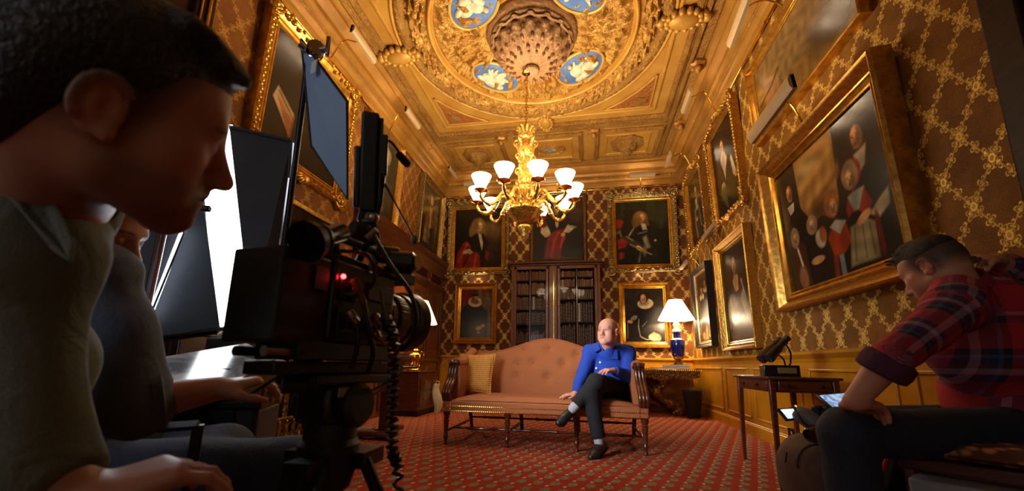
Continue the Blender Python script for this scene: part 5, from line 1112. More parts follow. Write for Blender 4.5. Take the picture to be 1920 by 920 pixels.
def fender():
    GB = gold('fender_bronze', S(206, 152, 58), S(110, 74, 26), 30, 0.5)
    t = thing('fireplace_fender', 'pierced gilt fender standing on hearth before fireplace', 'fender', (-2.72, 3.3, 0.05), world=True)
    x = -2.70
    MB().tube([(x, 2.6, 0.27), (x, 3.95, 0.27)], 0.016, 10).build('top_rail', GB, t); MB().bx((x-0.03, 2.6, 0.05), (x+0.03, 3.98, 0.095)).build('base_rail', GB, t, bev=0.008)
    for k in range(15):
        y = 2.66+0.09*k; MB().lathe([(0.008, 0.09), (0.018, 0.115), (0.010, 0.14), (0.02, 0.18), (0.011, 0.215), (0.016, 0.25), (0.008, 0.26)], (x, y, 0), 10).build('baluster', GB, t)
        if k < 14: MB().tube([(x, y+0.045+0.026*cos(a), 0.18+0.05*sin(a)) for a in [2*pi*i/12 for i in range(13)]], 0.006, 6).build('pierced_scroll', GB, t)
    MB().bx((x-0.40, 3.92, 0.05), (x+0.03, 3.98, 0.095)).build('end_rail', GB, t, bev=0.008)
    for yy in (2.62, 3.95): MB().ball((x, yy, 0.30), 0.028, 12).build('finial', GB, t)
fender()
# ================================================================ PEOPLE: one smooth surface per body, clothes over it
class Flesh:
    """blends tapered limbs and rounded masses into one continuous surface"""
    def __init__(s): s.p = []
    def cap(s, a, b, ra, rb, k=0.02, fa=False, fb=False): s.p.append(('c', np.array(a, float), np.array(b, float), ra, rb, k, fa, fb)); return s
    def chain(s, pts, rad, k=0.015):
        for i in range(len(pts)-1): s.cap(pts[i], pts[i+1], rad[i], rad[i+1], k)
        return s
    def ell(s, c, r, M=None, k=0.02): s.p.append(('e', np.array(c, float), np.array(r, float), np.eye(3) if M is None else np.array(M, float), k)); return s
    def sub(s, c, r, M=None, k=0.008): s.p.append(('s', np.array(c, float), np.array(r, float), np.eye(3) if M is None else np.array(M, float), k)); return s
    def subcap(s, a, b, r, k=0.004): s.p.append(('t', np.array(a, float), np.array(b, float), r, r, k, False, False)); return s
    def mesh(s, vox, wr=None, seed=0):
        lo = np.full(3, 1e9); hi = -lo
        for q in s.p:
            if q[0] == 'c': R = max(q[3], q[4]); l = np.minimum(q[1], q[2])-R; h = np.maximum(q[1], q[2])+R
            elif q[0] == 'e': R = max(q[2]); l = q[1]-R; h = q[1]+R
            else: continue
            lo = np.minimum(lo, l); hi = np.maximum(hi, h)
        lo -= 4*vox; hi += 4*vox; n = np.ceil((hi-lo)/vox).astype(int)+1; F = np.full(n, 1.0, np.float32)
        near = np.zeros(n, np.int16); nd = np.full(n, 9.0, np.float32)
        ax = [lo[i]+vox*np.arange(n[i]) for i in range(3)]
        for idx, q in enumerate(s.p):
            if q[0] in 'ct': R = max(q[3], q[4]); l = np.minimum(q[1], q[2])-R; h = np.maximum(q[1], q[2])+R; k = q[5]
            else: R = max(q[2]); l = q[1]-R; h = q[1]+R; k = q[4]
            m = 2.0*k+4*vox; i0 = np.clip(np.floor((l-m-lo)/vox).astype(int), 0, n-1); i1 = np.clip(np.ceil((h+m-lo)/vox).astype(int)+1, 1, n)
            sl = tuple(slice(i0[i], i1[i]) for i in range(3)); P = np.stack(np.meshgrid(*[ax[i][sl[i]] for i in range(3)], indexing='ij'), -1)
            if q[0] in 'ct':
                d = q[2]-q[1]; L2 = d@d+1e-12; t0 = ((P-q[1])@d)/L2; t = np.clip(t0, 0, 1); D = np.linalg.norm(P-q[1]-t[..., None]*d, axis=-1)-(q[3]+(q[4]-q[3])*t)
                if q[6]: D = np.maximum(D, -t0*sqrt(L2))
                if q[7]: D = np.maximum(D, (t0-1)*sqrt(L2))
            else:
                X = (P-q[1])@q[3]; k0 = np.linalg.norm(X/q[2], axis=-1); k1 = np.linalg.norm(X/q[2]**2, axis=-1); D = k0*(k0-1)/(k1+1e-9)
            f = F[sl]
            if q[0] in 'ce':
                hh = np.clip(0.5+0.5*(f-D)/k, 0, 1); F[sl] = f*(1-hh)+D*hh-k*hh*(1-hh)
                c = D < nd[sl]; nd[sl] = np.where(c, D, nd[sl]); near[sl] = np.where(c, idx, near[sl])
            else:
                D = -D; hh = np.clip(0.5-0.5*(f-D)/k, 0, 1); F[sl] = f*(1-hh)+D*hh+k*hh*(1-hh)
        if wr:
            amp, fr = wr; X, Y, Z = np.meshgrid(*ax, indexing='ij', sparse=True)
            a = np.sin(fr*(0.9*X+0.5*Y+1.1*Z)+2.2*np.sin(fr*0.45*(Y-Z)+seed)+1.7*np.sin(fr*0.38*(X+Z)+1)); b = np.sin(fr*0.6*(1.2*Z-0.7*X)+2.0*np.sin(fr*0.3*(X+Y)+seed))
            F += (amp*(0.6*a+0.7*b)).astype(np.float32)
        # naive surface nets
        S = F < 0; C = [(i, j, k) for i in (0, 1) for j in (0, 1) for k in (0, 1)]; nn = n-1
        g = lambda A, c: A[c[0]:c[0]+nn[0], c[1]:c[1]+nn[1], c[2]:c[2]+nn[2]]
        cnt = sum(g(S, c).astype(np.int8) for c in C); act = (cnt > 0) & (cnt < 8); ids = np.full(nn, -1, np.int64); I = np.argwhere(act); ids[act] = np.arange(len(I))
        acc = np.zeros((len(I), 3)); w = np.zeros(len(I))
        val = {c: F[I[:, 0]+c[0], I[:, 1]+c[1], I[:, 2]+c[2]].astype(float) for c in C}
        for c in C:
            for a in range(3):
                if c[a] == 0:
                    e = list(c); e[a] = 1; e = tuple(e); x, y = val[c], val[e]; cr = (x < 0) != (y < 0); t = np.where(cr, x/np.where(cr, x-y, 1), 0)
                    p = np.tile(np.array(c, float), (len(I), 1)); p[:, a] = t; acc += p*cr[:, None]; w += cr
        V = lo+vox*(I+acc/w[:, None]); Q = []
        for a in range(3):
            b, c = (a+1) % 3, (a+2) % 3
            s0 = [slice(None)]*3; s1 = [slice(None)]*3; s0[a] = slice(0, n[a]-1); s1[a] = slice(1, n[a]); s0 = tuple(s0); s1 = tuple(s1)
            X = S[s0] != S[s1]; E = np.argwhere(X); E = E[(E[:, b] > 0) & (E[:, c] > 0) & (E[:, b] < nn[b]) & (E[:, c] < nn[c])]
            ins = S[E[:, 0], E[:, 1], E[:, 2]]
            def vid(db, dc):
                o = E.copy(); o[:, b] -= db; o[:, c] -= dc; return ids[o[:, 0], o[:, 1], o[:, 2]]
            q = np.stack([vid(1, 1), vid(0, 1), vid(0, 0), vid(1, 0)], 1); q[~ins] = q[~ins][:, ::-1]; Q.append(q)
        Q = np.concatenate(Q); Q = Q[(Q >= 0).all(1)]
        # keep the largest piece's vertices only if stray bits exist: not needed, shapes are connected
        s.near = near[I[:, 0], I[:, 1], I[:, 2]]
        return V, Q
    def build(s, name, vox, m, parent, color=None, wr=None, seed=0, plaid=False, relax=1):
        V, Q = s.mesh(vox, wr, seed)
        for _ in range(relax):                                     # one light smoothing pass
            A = np.zeros_like(V); w = np.zeros(len(V))
            for i in range(4):
                for j in ((i+1) % 4,): np.add.at(A, Q[:, i], V[Q[:, j]]); np.add.at(A, Q[:, j], V[Q[:, i]]); np.add.at(w, Q[:, i], 1); np.add.at(w, Q[:, j], 1)
            V = 0.5*V+0.5*A/np.maximum(w, 1)[:, None]
        me = bpy.data.meshes.new(name); me.from_pydata(V.tolist(), [], Q.tolist()); me.update(); me.shade_smooth()
        o = link(name, me, m, parent)
        if color is not None:
            C = np.clip(color(V), 0, 255)/255; C = np.where(C <= 0.04045, C/12.92, ((C+0.055)/1.055)**2.4)
            at = me.color_attributes.new('Col', 'FLOAT_COLOR', 'POINT'); at.data.foreach_set('color', np.concatenate([C, np.ones((len(V), 1))], 1).astype(np.float32).ravel())
        if plaid:                                                  # cloth coordinates along and around each limb
            UV = np.zeros((len(V), 3))
            for idx, q in enumerate(s.p):
                k = s.near == idx
                if not k.any(): continue
                P = V[k]
                if q[0] == 'c':
                    d = q[2]-q[1]; L = np.linalg.norm(d); d = d/L; r = np.array(plaid, float); r = r-d*(r@d); r /= np.linalg.norm(r); b = np.cross(d, r)
                    X = P-q[1]; al = X@d; an = np.arctan2(X@b, X@r); UV[k] = np.stack([an*0.5*(q[3]+q[4]), al, al*0], 1)
                else: X = (P-q[1])@q[3]; UV[k] = np.stack([X[:, 0], X[:, 2], X[:, 1]], 1)
            at = me.attributes.new('cloth', 'FLOAT_VECTOR', 'POINT'); at.data.foreach_set('vector', UV.astype(np.float32).ravel())
        return o
def nrm(v): v = np.array(v, float); return v/np.linalg.norm(v)
def headM(f, u):
    f = nrm(f); u = np.array(u, float); u = nrm(u-f*(f@u)); return np.stack([np.cross(f, u), f, u], 1)
def add_head(B, c, M, s=1.0, neck=None, nr=0.055, jowl=0.0):
    c = np.array(c, float); P = lambda x, y, z: c+M@(np.array((x, y, z))*s); E = lambda p, r, k=0.015: B.ell(P(*p), np.array(r)*s, M, k*s)
    E((0, -.014, .042), (.074, .094, .080)); E((0, -.045, .005), (.060, .058, .062), .03); E((0, .026, -.022), (.060, .062, .084), .03); E((0, .040, .045), (.058, .050, .050), .03)
    for q in (-1, 1):
        B.cap(P(q*.046, .006, -.062), P(q*.012, .070, -.100), .025*s, .021*s, .03*s)
        E((q*.043, .056, -.016), (.024, .026, .022), .025); E((q*(.036+.3*jowl), .05, -.06), (.026+jowl, .032+jowl, .034+jowl), .03)
    E((0, .080, -.100), (.024, .020, .019), .02)
    B.cap(P(-.036, .078, .024), P(.036, .078, .024), .014*s, .014*s, .018*s); E((0, .082, .020), (.02, .012, .012), .015)
    for q in (-1, 1): B.sub(P(q*.034, .107, .002), np.array((.017, .018, .012))*s, M, .010*s)
    for q in (-1, 1): E((q*.032, .079, .001), (.0145, .0125, .0115), .004)
    B.cap(P(0, .074, .026), P(0, .086, -.02), .016*s, .016*s, .008*s)
    B.cap(P(0, .090, .012), P(0, .114, -.034), .0085*s, .0125*s, .012*s); E((0, .112, -.036), (.013, .014, .012), .008)
    for q in (-1, 1): E((q*.012, .102, -.041), (.0095, .012, .0085), .006); B.sub(P(q*.007, .110, -.048), np.array((.004, .006, .003))*s, M, .003*s)
    E((0, .078, -.066), (.030, .023, .024), .02)
    B.cap(P(-.021, .090, -.062), P(0, .1005, -.060), .0045*s, .006*s, .006*s); B.cap(P(.021, .090, -.062), P(0, .1005, -.060), .0045*s, .006*s, .006*s)
    B.cap(P(-.017, .090, -.0725), P(.017, .090, -.0725), .0065*s, .0065*s, .008*s); E((0, .096, -.0725), (.014, .007, .006), .006)
    B.subcap(P(-.024, .099, -.0668), P(.024, .099, -.0668), .0022*s, .003*s)
    for q in (-1, 1):
        E((q*.077, -.012, -.006), (.009, .019, .031), .008)
        arc = [P(q*.086, -.012+.020*sin(a)*(-1), -.004+.030*cos(a)) for a in [0.35*i-0.9 for i in range(10)]]
        for i in range(9): B.cap(arc[i], arc[i+1], .0048*s, .0048*s, .004*s)
        B.sub(P(q*.088, -.008, -.002), np.array((.0095, .0115, .018))*s, M, .004*s); B.cap(P(q*.083, -.018, .014), P(q*.084, -.016, -.014), .0036*s, .0032*s, .003*s); E((q*.083, -.001, -.030), (.006, .007, .009), .006)
    if neck is not None: B.cap(P(0, -.030, -.045), neck, nr*s, nr*1.12*s, .03*s)
    return P
def hand(B, w, d, n, side, s=1.0, curl=(0.5, 0.55, 0.6, 0.65), thumb=0.5, k=0.006, spread=0.07):
    """w wrist, d toward the knuckles, n out of the back of the hand, side = +1 when the thumb is toward d x n"""
    w = np.array(w, float); d = nrm(d); n = np.array(n, float); n = nrm(n-d*(n@d)); t = np.cross(d, n)*side
    P = lambda a, b, c: w+s*(d*a+t*b+n*c)
    for b, r in ((.026, .0145), (.009, .0155), (-.009, .0150), (-.026, .0135)): B.cap(P(.012, b*.75, 0), P(.083-abs(b-.009)*.25, b, .002), .015*s, r*.9*s, .014*s)
    B.ell(P(.035, .022, -.010), np.array((.03, .016, .016))*s, np.stack([d, t, n], 1), .012*s)
    for i, (b, L) in enumerate(((.028, .074), (.0095, .082), (-.0095, .076), (-.028, .060))):
        p = P(.086-abs(b-.0095)*.25, b, .002); a = 0.0; q = p
        for seg, fr in ((.46, 0.9), (.30, 1.15), (.24, 0.7)):
            a += curl[i]*fr; dd = nrm(d*cos(a)-n*sin(a)+t*(b/.028)*spread*cos(a)); e = q+dd*L*seg*s
            B.cap(q, e, (.0092-.0012*(seg < .4))*s, (.0085-.0014*(seg < .4))*s, k*.6); q = e
    p = P(.018, .026, -.008); dd = nrm(d*.62+t*.62-n*.38*thumb); e = p+dd*.036*s; B.cap(p, e, .014*s, .0115*s, .01*s)
    d2 = nrm(d*.88+t*.28-n*.55*thumb); e2 = e+d2*.030*s; B.cap(e, e2, .0108*s, .0098*s, k); e3 = e2+nrm(d*.9-n*.5*thumb)*.024*s; B.cap(e2, e3, .0098*s, .0078*s, k)
def skin(t, P0, M, s, base, lip, brow, beard=None, eyes=True, rosy=12, crop=None):
    """skin colours of one head and its hands; own colours, plus painted shade in the eye sockets"""
    c0 = np.array(P0, float)
    def f(V):
        X = ((V-c0)@M)/s; C = np.tile(np.array(base, float), (len(V), 1))
        def blot(p, r, col, amt):
            d = np.sqrt((((X-np.array(p))/np.array(r))**2).sum(1)); w = np.clip(1.4-d, 0, 1)[:, None]*amt; C[:] = C*(1-w)+np.array(col, float)*w
        for q in (-1, 1):
            blot((q*.045, .07, -.02), (.026, .03, .022), (base[0]+4, base[1]-rosy, base[2]-rosy), .6); blot((q*.078, -.012, -.006), (.02, .03, .036), (base[0]+2, base[1]-rosy, base[2]-rosy), .5)
        blot((0, .112, -.035), (.018, .018, .014), (base[0]+4, base[1]-rosy, base[2]-rosy), .6)
        if beard is not None:
            m = np.clip((-.035-X[:, 2])/.02, 0, 1)*np.clip((X[:, 1]+.02)/.03, 0, 1)*(X[:, 2] > -.14); C[:] = C*(1-.45*m[:, None])+np.array(beard, float)*(.45*m[:, None])
        blot((0, .098, -.061), (.022, .012, .0055), lip, .8); blot((0, .096, -.0725), (.018, .012, .006), lip, .8)
        for q in (-1, 1):
            for i in range(5): blot((q*(.018+.007*i), .096-.004*i, .0245+.002*sin(i*.8)), (.006, .014, .0035), brow, .85)
            if eyes:
                blot((q*.032, .086, .004), (.020, .02, .013), tuple(int(v*.72) for v in base), .7); blot((q*.032, .092, .0005), (.0105, .010, .0050), (206, 196, 190), .9); blot((q*.030, .094, .0008), (.0062, .010, .0052), (40, 36, 36), 1.0); blot((q*.032, .092, .0062), (.014, .012, .0022), (84, 56, 48), .9)  # darker skin round the eyes, deepened with painted socket shade
        if crop is not None:                                       # closely cropped hair at the sides and nape
            ax_ = np.abs(X[:, 0]); m = np.clip((X[:, 2]+.045)/.05, 0, 1)*np.clip((.035+.35*(X[:, 2]-.0)-X[:, 1])/.03, 0, 1)*(np.linalg.norm(X, axis=1) < .16); ear = np.clip(1.5-np.sqrt(((ax_-.083)/.016)**2+((X[:, 1]+.010)/.024)**2+((X[:, 2]+.006)/.036)**2), 0, 1)
            m = (m*(1-ear)*.85)[:, None]; C[:] = C*(1-m)+np.array(crop, float)*m
        return C
    return f
SKIN = NT('skin'); a_ = SKIN.new('ShaderNodeVertexColor'); a_.layer_name = 'Col'; SKIN.bump(SKIN.noise(260, 3), 0.12, 0.002); SKIN.fin(a_.outputs[0], 0.48, 0, 0.4)
try: SKIN.b.inputs['Subsurface Weight'].default_value = 0.08; SKIN.b.inputs['Subsurface Radius'].default_value = (0.012, 0.005, 0.003)
except Exception: pass
SKIN = SKIN.m
def cloth(name, c, c2, s=14, weave=500, bd=0.012, bst=0.5, rough=0.85):
    t = NT(name); n = t.noise(s, 3, 0.5, None, 1.2); w = t.noise(weave, 2)
    t.bump(t.math('ADD', n, t.math('MULTIPLY', w, 0.12)), bst, bd); return t.fin(t.mix(t.step(w, 0.35, 0.65), c, c2), rough)
def v3(p): return np.array(p, float)
def spl(a, b, t): return v3(a)+(v3(b)-v3(a))*t

# ---------------------------------------------------------------- the seated man in a blue shirt
def sofa_man():
    t = thing('person', 'bald man in blue shirt and black trousers, sitting cross-legged on the sofa', 'person', (0.2, 4.3, 0.47), world=True)
    M = headM((-.52, -.84, .07), (.06, .06, .996)); hc = (0.226, 4.10, 1.13); s = 1.13
    hipL, hipR = v3((.34, 4.42, .57)), v3((.13, 4.42, .57)); kL = v3(atY(1117, 706, 3.93)); kL[2] -= .055; aL = v3(atY(1074, 766, 3.86)); tL = v3(atY(1046, 790, 3.72))
    kR = v3(atY(1108, 742, 3.92)); aR = v3((atY(1123, 826, 3.86))); tR = v3(atY(1098, 851, 3.66))
    aR[2] = 0.12; tR[2] = 0.045
    shL, shR = v3((.43, 4.34, .93)), v3((.05, 4.30, .935)); eL = v3(atY(1180, 706, 4.22)); wL = v3(atY(1150, 694, 4.02)); eR = v3(atY(1092, 702, 4.22)); wR = v3(atY(1078, 738, 4.13)); wR[2] = max(wR[2], .505)
    neck = v3((.225, 4.26, .99)); B = Flesh()
    B.ell((.235, 4.42, .60), (.17, .13, .12)); B.ell((.235, 4.36, .74), (.16, .13, .20), k=.05); B.ell((.235, 4.36, .88), (.17, .11, .12), k=.05)
    for sh, e, w in ((shL, eL, wL), (shR, eR, wR)): B.chain([spl(sh, neck, .35), sh, e, w], [.06, .055, .042, .028], .03)
    for h, k, a in ((hipL, kL, aL), (hipR, kR, aR)): B.chain([h, k, a], [.085, .058, .038], .03)
    P = add_head(B, hc, M, s, neck, .054, .002)
    hand(B, wL, nrm(v3(atY(1128, 694, 3.92))-wL), (0, -.15, 1), 1, 1.05, (.25, .28, .32, .4), .3); hand(B, wR, (-.85, -.45, -.14), (0, -.1, 1), -1, 1.05, (.12, .12, .15, .2), .2, spread=.16)
    B.build('body', .0055, SKIN, t, skin(t, hc, M, s, (214, 152, 128), (168, 92, 84), (112, 84, 72)))
    bl = cloth('blue_shirt', S(30, 72, 178), S(24, 60, 160), 16, 500, .014)
    C = Flesh(); C.ell((.235, 4.43, .60), (.20, .155, .12), k=.04); C.ell((.235, 4.355, .73), (.195, .165, .20), k=.05); C.ell((.24, 4.35, .88), (.195, .13, .125), k=.05)
    for sh, e, w in ((shL, eL, wL), (shR, eR, wR)):
        C.cap(spl(sh, neck, .5), sh, .072, .078, .04); C.cap(sh, e, .078, .062, .03); C.cap(e, spl(e, w, .93), .062, .044, .02, False, True)
    C.cap(neck-v3((0, 0, .07)), neck+v3((-.005, -.02, -.005)), .085, .078, .03, False, True)
    C.sub(neck+v3((-.03, -.075, .005)), (.03, .05, .055), None, .008)
    sh = C.build('shirt', .006, bl, t, wr=(.0035, 30), seed=2)
    col = MB(); 
    for q in (-1, 1):                                              # collar leaves
        n0 = Vector(neck)+Vector((-.02, 0, 0)); pts = [n0+Vector((.0, .07, .035)), n0+Vector((q*.075, .03, .03)), n0+Vector((q*.07, -.035, .01)), n0+Vector((q*.03-.03, -.088, -.035)), n0+Vector((q*.085-.03, -.075, -.065)), n0+Vector((q*.105, -.02, -.035)), n0+Vector((q*.10, .04, -.0))]
        V = [Vector(p) for p in pts]+[p+Vector((q*.004, -.004, .008)) for p in pts]; m = len(pts); F = [tuple(range(m)), tuple(range(m, 2*m))[::-1]]+[(i, (i+1) % m, (i+1) % m+m, i+m) for i in range(m)]; col.add(V, F)
    col.build('collar', bl, sh, smooth=False, bev=.003)
    for px, py in ((1130, 666), (1125, 679), (1118, 690)):
        p = atY(px, py, 4.215); MB().lathe([(.010, 0), (.011, .004), (.006, .006)], p, 12, (-.1, -1, .1)).build('button', mat('pearl_button', S(220, 220, 226), .3), sh)
    p = atY(1149, 664, 4.2); MB().box(p, (.10, .006, .10), RM('Z', .15)).build('chest_pocket', bl, sh, bev=.004)
    T = Flesh(); T.ell((.235, 4.42, .57), (.20, .16, .10), k=.05)
    T.cap(hipL, kL, .105, .085, .04); T.cap(kL, spl(kL, aL, .86), .082, .056, .03, False, True); T.cap(hipR, kR, .10, .084, .04); T.cap(kR, spl(kR, aR, .92), .080, .062, .03, False, True)
    T.build('trousers', .006, cloth('black_trousers', S(13, 13, 16), S(20, 20, 24), 14, 400), t, wr=(.003, 34), seed=5)
    sk = cloth('grey_sock', S(186, 186, 194), S(160, 160, 170), 40, 600, .004)
    for k, a in ((kL, aL), (kR, aR)): Flesh().cap(spl(k, a, .78), spl(k, a, 1.0), .047, .044, .01).build('sock', .005, sk, t)
    lea = mat('black_shoe_leather', S(30, 26, 26), .42, c2=S(44, 38, 36), vs=20, bs=120, bst=.2, coat=.1)
    for k, a, to in ((kL, aL, tL), (kR, aR, tR)):
        d = nrm(to-a); dn = nrm(a-k); dn = nrm(dn-d*(dn@d)); hl = a+dn*.045-d*.045; ba = a+dn*.055+d*.13; tip = a+dn*.052+d*.185
        Fs = Flesh(); Fs.cap(a+dn*.005, hl, .047, .036, .02, True); Fs.chain([hl, a+dn*.045+d*.06, ba, tip], [.038, .040, .044, .030], .02); o = Fs.build('shoe', .005, lea, t)
        mb = MB(); L = [hl+dn*.034-d*.03, a+dn*.09+d*.06, ba+dn*.04, tip+dn*.028]; sd = np.cross(d, dn)
        out = []
        for i, (p, wd) in enumerate(zip(L, (.032, .034, .046, .026))): out.append((Vector(p-sd*wd), Vector(p+sd*wd)))
        V = [];  
        for a_, b_ in out: V += [a_, b_, a_+Vector(dn*.012), b_+Vector(dn*.012)]
        F = [(0, 1, 3, 2), (12, 14, 15, 13)]
        for i in range(3): b0 = 4*i; F += [(b0, b0+4, b0+5, b0+1), (b0+2, b0+3, b0+7, b0+6), (b0, b0+2, b0+6, b0+4), (b0+1, b0+5, b0+7, b0+3)]
        mb.add(V, F); mb.build('sole', BLACK, o, bev=.004)
        mb = MB()
        for q in range(4): c = a+d*(.05+.022*q)+dn*(.002+.008*q); mb.tube([Vector(c-sd*.022), Vector(c-dn*.004), Vector(c+sd*.022)], .003, 6)
        mb.build('laces', BLACK, o)
sofa_man()

# ---------------------------------------------------------------- man in the plaid shirt, right foreground
def plaid_mat():
    t = NT('red_navy_plaid'); a = t.new('ShaderNodeAttribute'); a.attribute_name = 'cloth'; o = t.xyz(a.outputs['Vector'])
    def stripes(x, off, per):
        f = t.math('FRACT', t.math('DIVIDE', t.math('ADD', x, 10+off), per)); m = t.ramp(f, [(0, S(176, 34, 42)), (.30, S(82, 34, 60)), (.42, S(170, 124, 140)), (.52, S(82, 34, 60)), (.60, S(28, 36, 74)), (.70, S(60, 78, 116)), (.76, S(18, 20, 40)), (.86, S(176, 34, 42))], 'CONSTANT'); return m
    A = stripes(o[0], .02, .20); Bm = stripes(o[1], .05, .205); mx = t.new('ShaderNodeMix', data_type='RGBA'); mx.blend_type = 'MIX'; mx.inputs[0].default_value = .5; t.L(A, mx.inputs[6]); t.L(Bm, mx.inputs[7])
    n = t.noise(12, 3, .5, None, 1.0); t.bump(t.math('ADD', n, t.math('MULTIPLY', t.noise(500), .1)), .5, .012); return t.fin(mx.outputs[2], .85)
def plaid_man():
    t = thing('person', 'man in red and navy plaid shirt, head bowed, hand on neck, right foreground', 'person', (1.45, 1.75, .52), world=True)
    M = headM((-.43, .80, -.42), (-.22, .44, .87)); hc = (1.345, 1.78, 1.183); s = 1.0
    neck = v3(atD(1795, 535, 1.50)); shL = v3(atD(1790, 580, 1.38)); eL = v3(atD(1668, 672, 1.20)); wL = v3(atD(1602, 752, 1.24)); shR = v3(atD(1872, 540, 1.68)); eR = v3(atD(1990, 560, 1.62)); wR = v3(atD(1868, 488, 1.56))
    hipL = v3(atD(1895, 812, 1.42)); kL = v3(atD(1588, 812, 1.33)); aL = v3((.86, 1.60, .10)); hipR = v3(atD(1930, 800, 1.66)); kR = v3(atD(1640, 800, 1.62)); aR = v3((1.24, 1.76, .10)); ch = v3(atD(1845, 640, 1.52)); be = v3(atD(1890, 750, 1.54))
    B = Flesh(); B.ell(ch, (.14, .13, .16), k=.05); B.ell(be, (.14, .13, .16), k=.05)
    for sh, e, w in ((shL, eL, wL), (shR, eR, wR)): B.chain([spl(sh, neck, .35), sh, e, w], [.06, .055, .045, .030], .03)
    for h, k, a in ((hipL, kL, aL), (hipR, kR, aR)): B.chain([h, k, a], [.085, .060, .042], .03)
    add_head(B, hc, M, s, neck, .058)
    hand(B, wL, v3(atD(1660, 768, 1.30))-wL, (0, -.1, 1), -1, 1.05, (.3, .35, .4, .45), .4); hand(B, wR, v3(atD(1800, 482, 1.47))-wR, (.0, -.55, .85), 1, 1.0, (.30, .35, .4, .45), .3)
    B.build('body', .0045, SKIN, t, skin(t, hc, M, s, (196, 136, 108), (160, 96, 84), (40, 30, 26), (120, 84, 72), eyes=False, crop=(58, 46, 40)))
    C = Flesh(); C.ell(ch, (.19, .165, .20), None, .06); C.ell(be, (.195, .175, .205), None, .06); C.ell(spl(shL, shR, .5)+v3((0, 0, -.03)), (.18, .13, .11), None, .06)
    C.cap(spl(shL, neck, .55), shL, .075, .085, .05); C.cap(shL, eL, .076, .052, .03); C.cap(eL, spl(eL, wL, .18), .052, .050, .02, False, True)
    C.cap(spl(shR, neck, .5), shR, .075, .085, .05); C.cap(shR, eR, .085, .068, .03); C.cap(eR, spl(eR, wR, .88), .066, .046, .02, False, True)
    C.cap(spl(ch, neck, .7), spl(ch, neck, .98), .095, .082, .03, False, True)
    pm = plaid_mat(); sh = C.build('plaid_shirt', .006, pm, t, wr=(.0035, 26), seed=1, plaid=(-1, -.2, 0))
    d = nrm(wL-eL); R = MB(); c0 = spl(eL, wL, .16); R.lathe([(.054, -.034), (.066, -.026), (.070, .0), (.066, .024), (.050, .030)], c0, 28, Vector(d), mod=lambda a, u: 1+.04*sin(3*a)+.02*sin(7*a), cap=False); o = R.build('rolled_cuff', cloth('plum_cuff', S(92, 38, 62), S(60, 30, 54)), sh)
    K = MB(); dn = nrm(neck-ch); K.lathe([(.082, -.035), (.090, -.02), (.086, .02), (.078, .045), (.074, .04), (.078, .0)], spl(ch, neck, .95), 32, Vector(dn), mod=lambda a, u: 1+.03*sin(2*a), cap=False); K.build('collar', cloth('red_collar', S(168, 40, 48), S(120, 36, 52)), sh)
    T = Flesh(); T.ell(spl(hipL, hipR, .5)+v3((.03, 0, 0)), (.19, .17, .11), k=.05); T.cap(hipL, kL, .090, .078, .04); T.cap(kL, aL, .077, .064, .03, False, True); T.cap(hipR, kR, .095, .080, .04); T.cap(kR, aR, .080, .068, .03, False, True)
    T.build('jeans', .006, cloth('dark_denim', S(24, 30, 44), S(36, 44, 60), 14, 380), t, wr=(.003, 30), seed=3)
    hr = NT('short_dark_hair'); hr.bump(hr.noise(160, 4), .9, .008); hr = hr.fin(hr.mix(hr.step(hr.noise(90, 3), .35, .65), S(14, 12, 12), S(42, 36, 32)), .6)
    H = Flesh(); Pq = lambda x, y, z: v3(hc)+M@v3((x, y, z)); H.ell(Pq(0, -.014, .060), (.0755, .094, .076), M, .02); H.ell(Pq(0, .040, .090), (.056, .052, .042), M, .02)
    rr = np.random.RandomState(5)
    for i in range(46):
        a = rr.uniform(-1, 1); b = rr.uniform(-.2, 1); p = Pq(.055*a, .088*b-.0, .128-.03*b*b-.02*a*a); e = p+M@v3((rr.uniform(-.01, .01), .014+.012*b, .012)); H.cap(p, e, .008, .004, .008)
    H.sub(Pq(0, .098, .018), (.062, .042, .056), M, .01); H.sub(Pq(0, -.02, -.045), (.12, .13, .085), M, .02)
    H.build('hair', .004, hr, t)
    lea = mat('trainer_leather', S(40, 36, 34), .5)
    for a in (aL, aR):
        f = Flesh(); f.chain([a+v3((.04, .02, -.05)), a+v3((-.08, -.01, -.055)), a+v3((-.17, -.02, -.06))], [.042, .042, .034], .02); f.cap(a+v3((0, 0, .04)), a+v3((0, 0, -.04)), .042, .042, .02); f.build('shoe', .007, lea, t)
plaid_man()

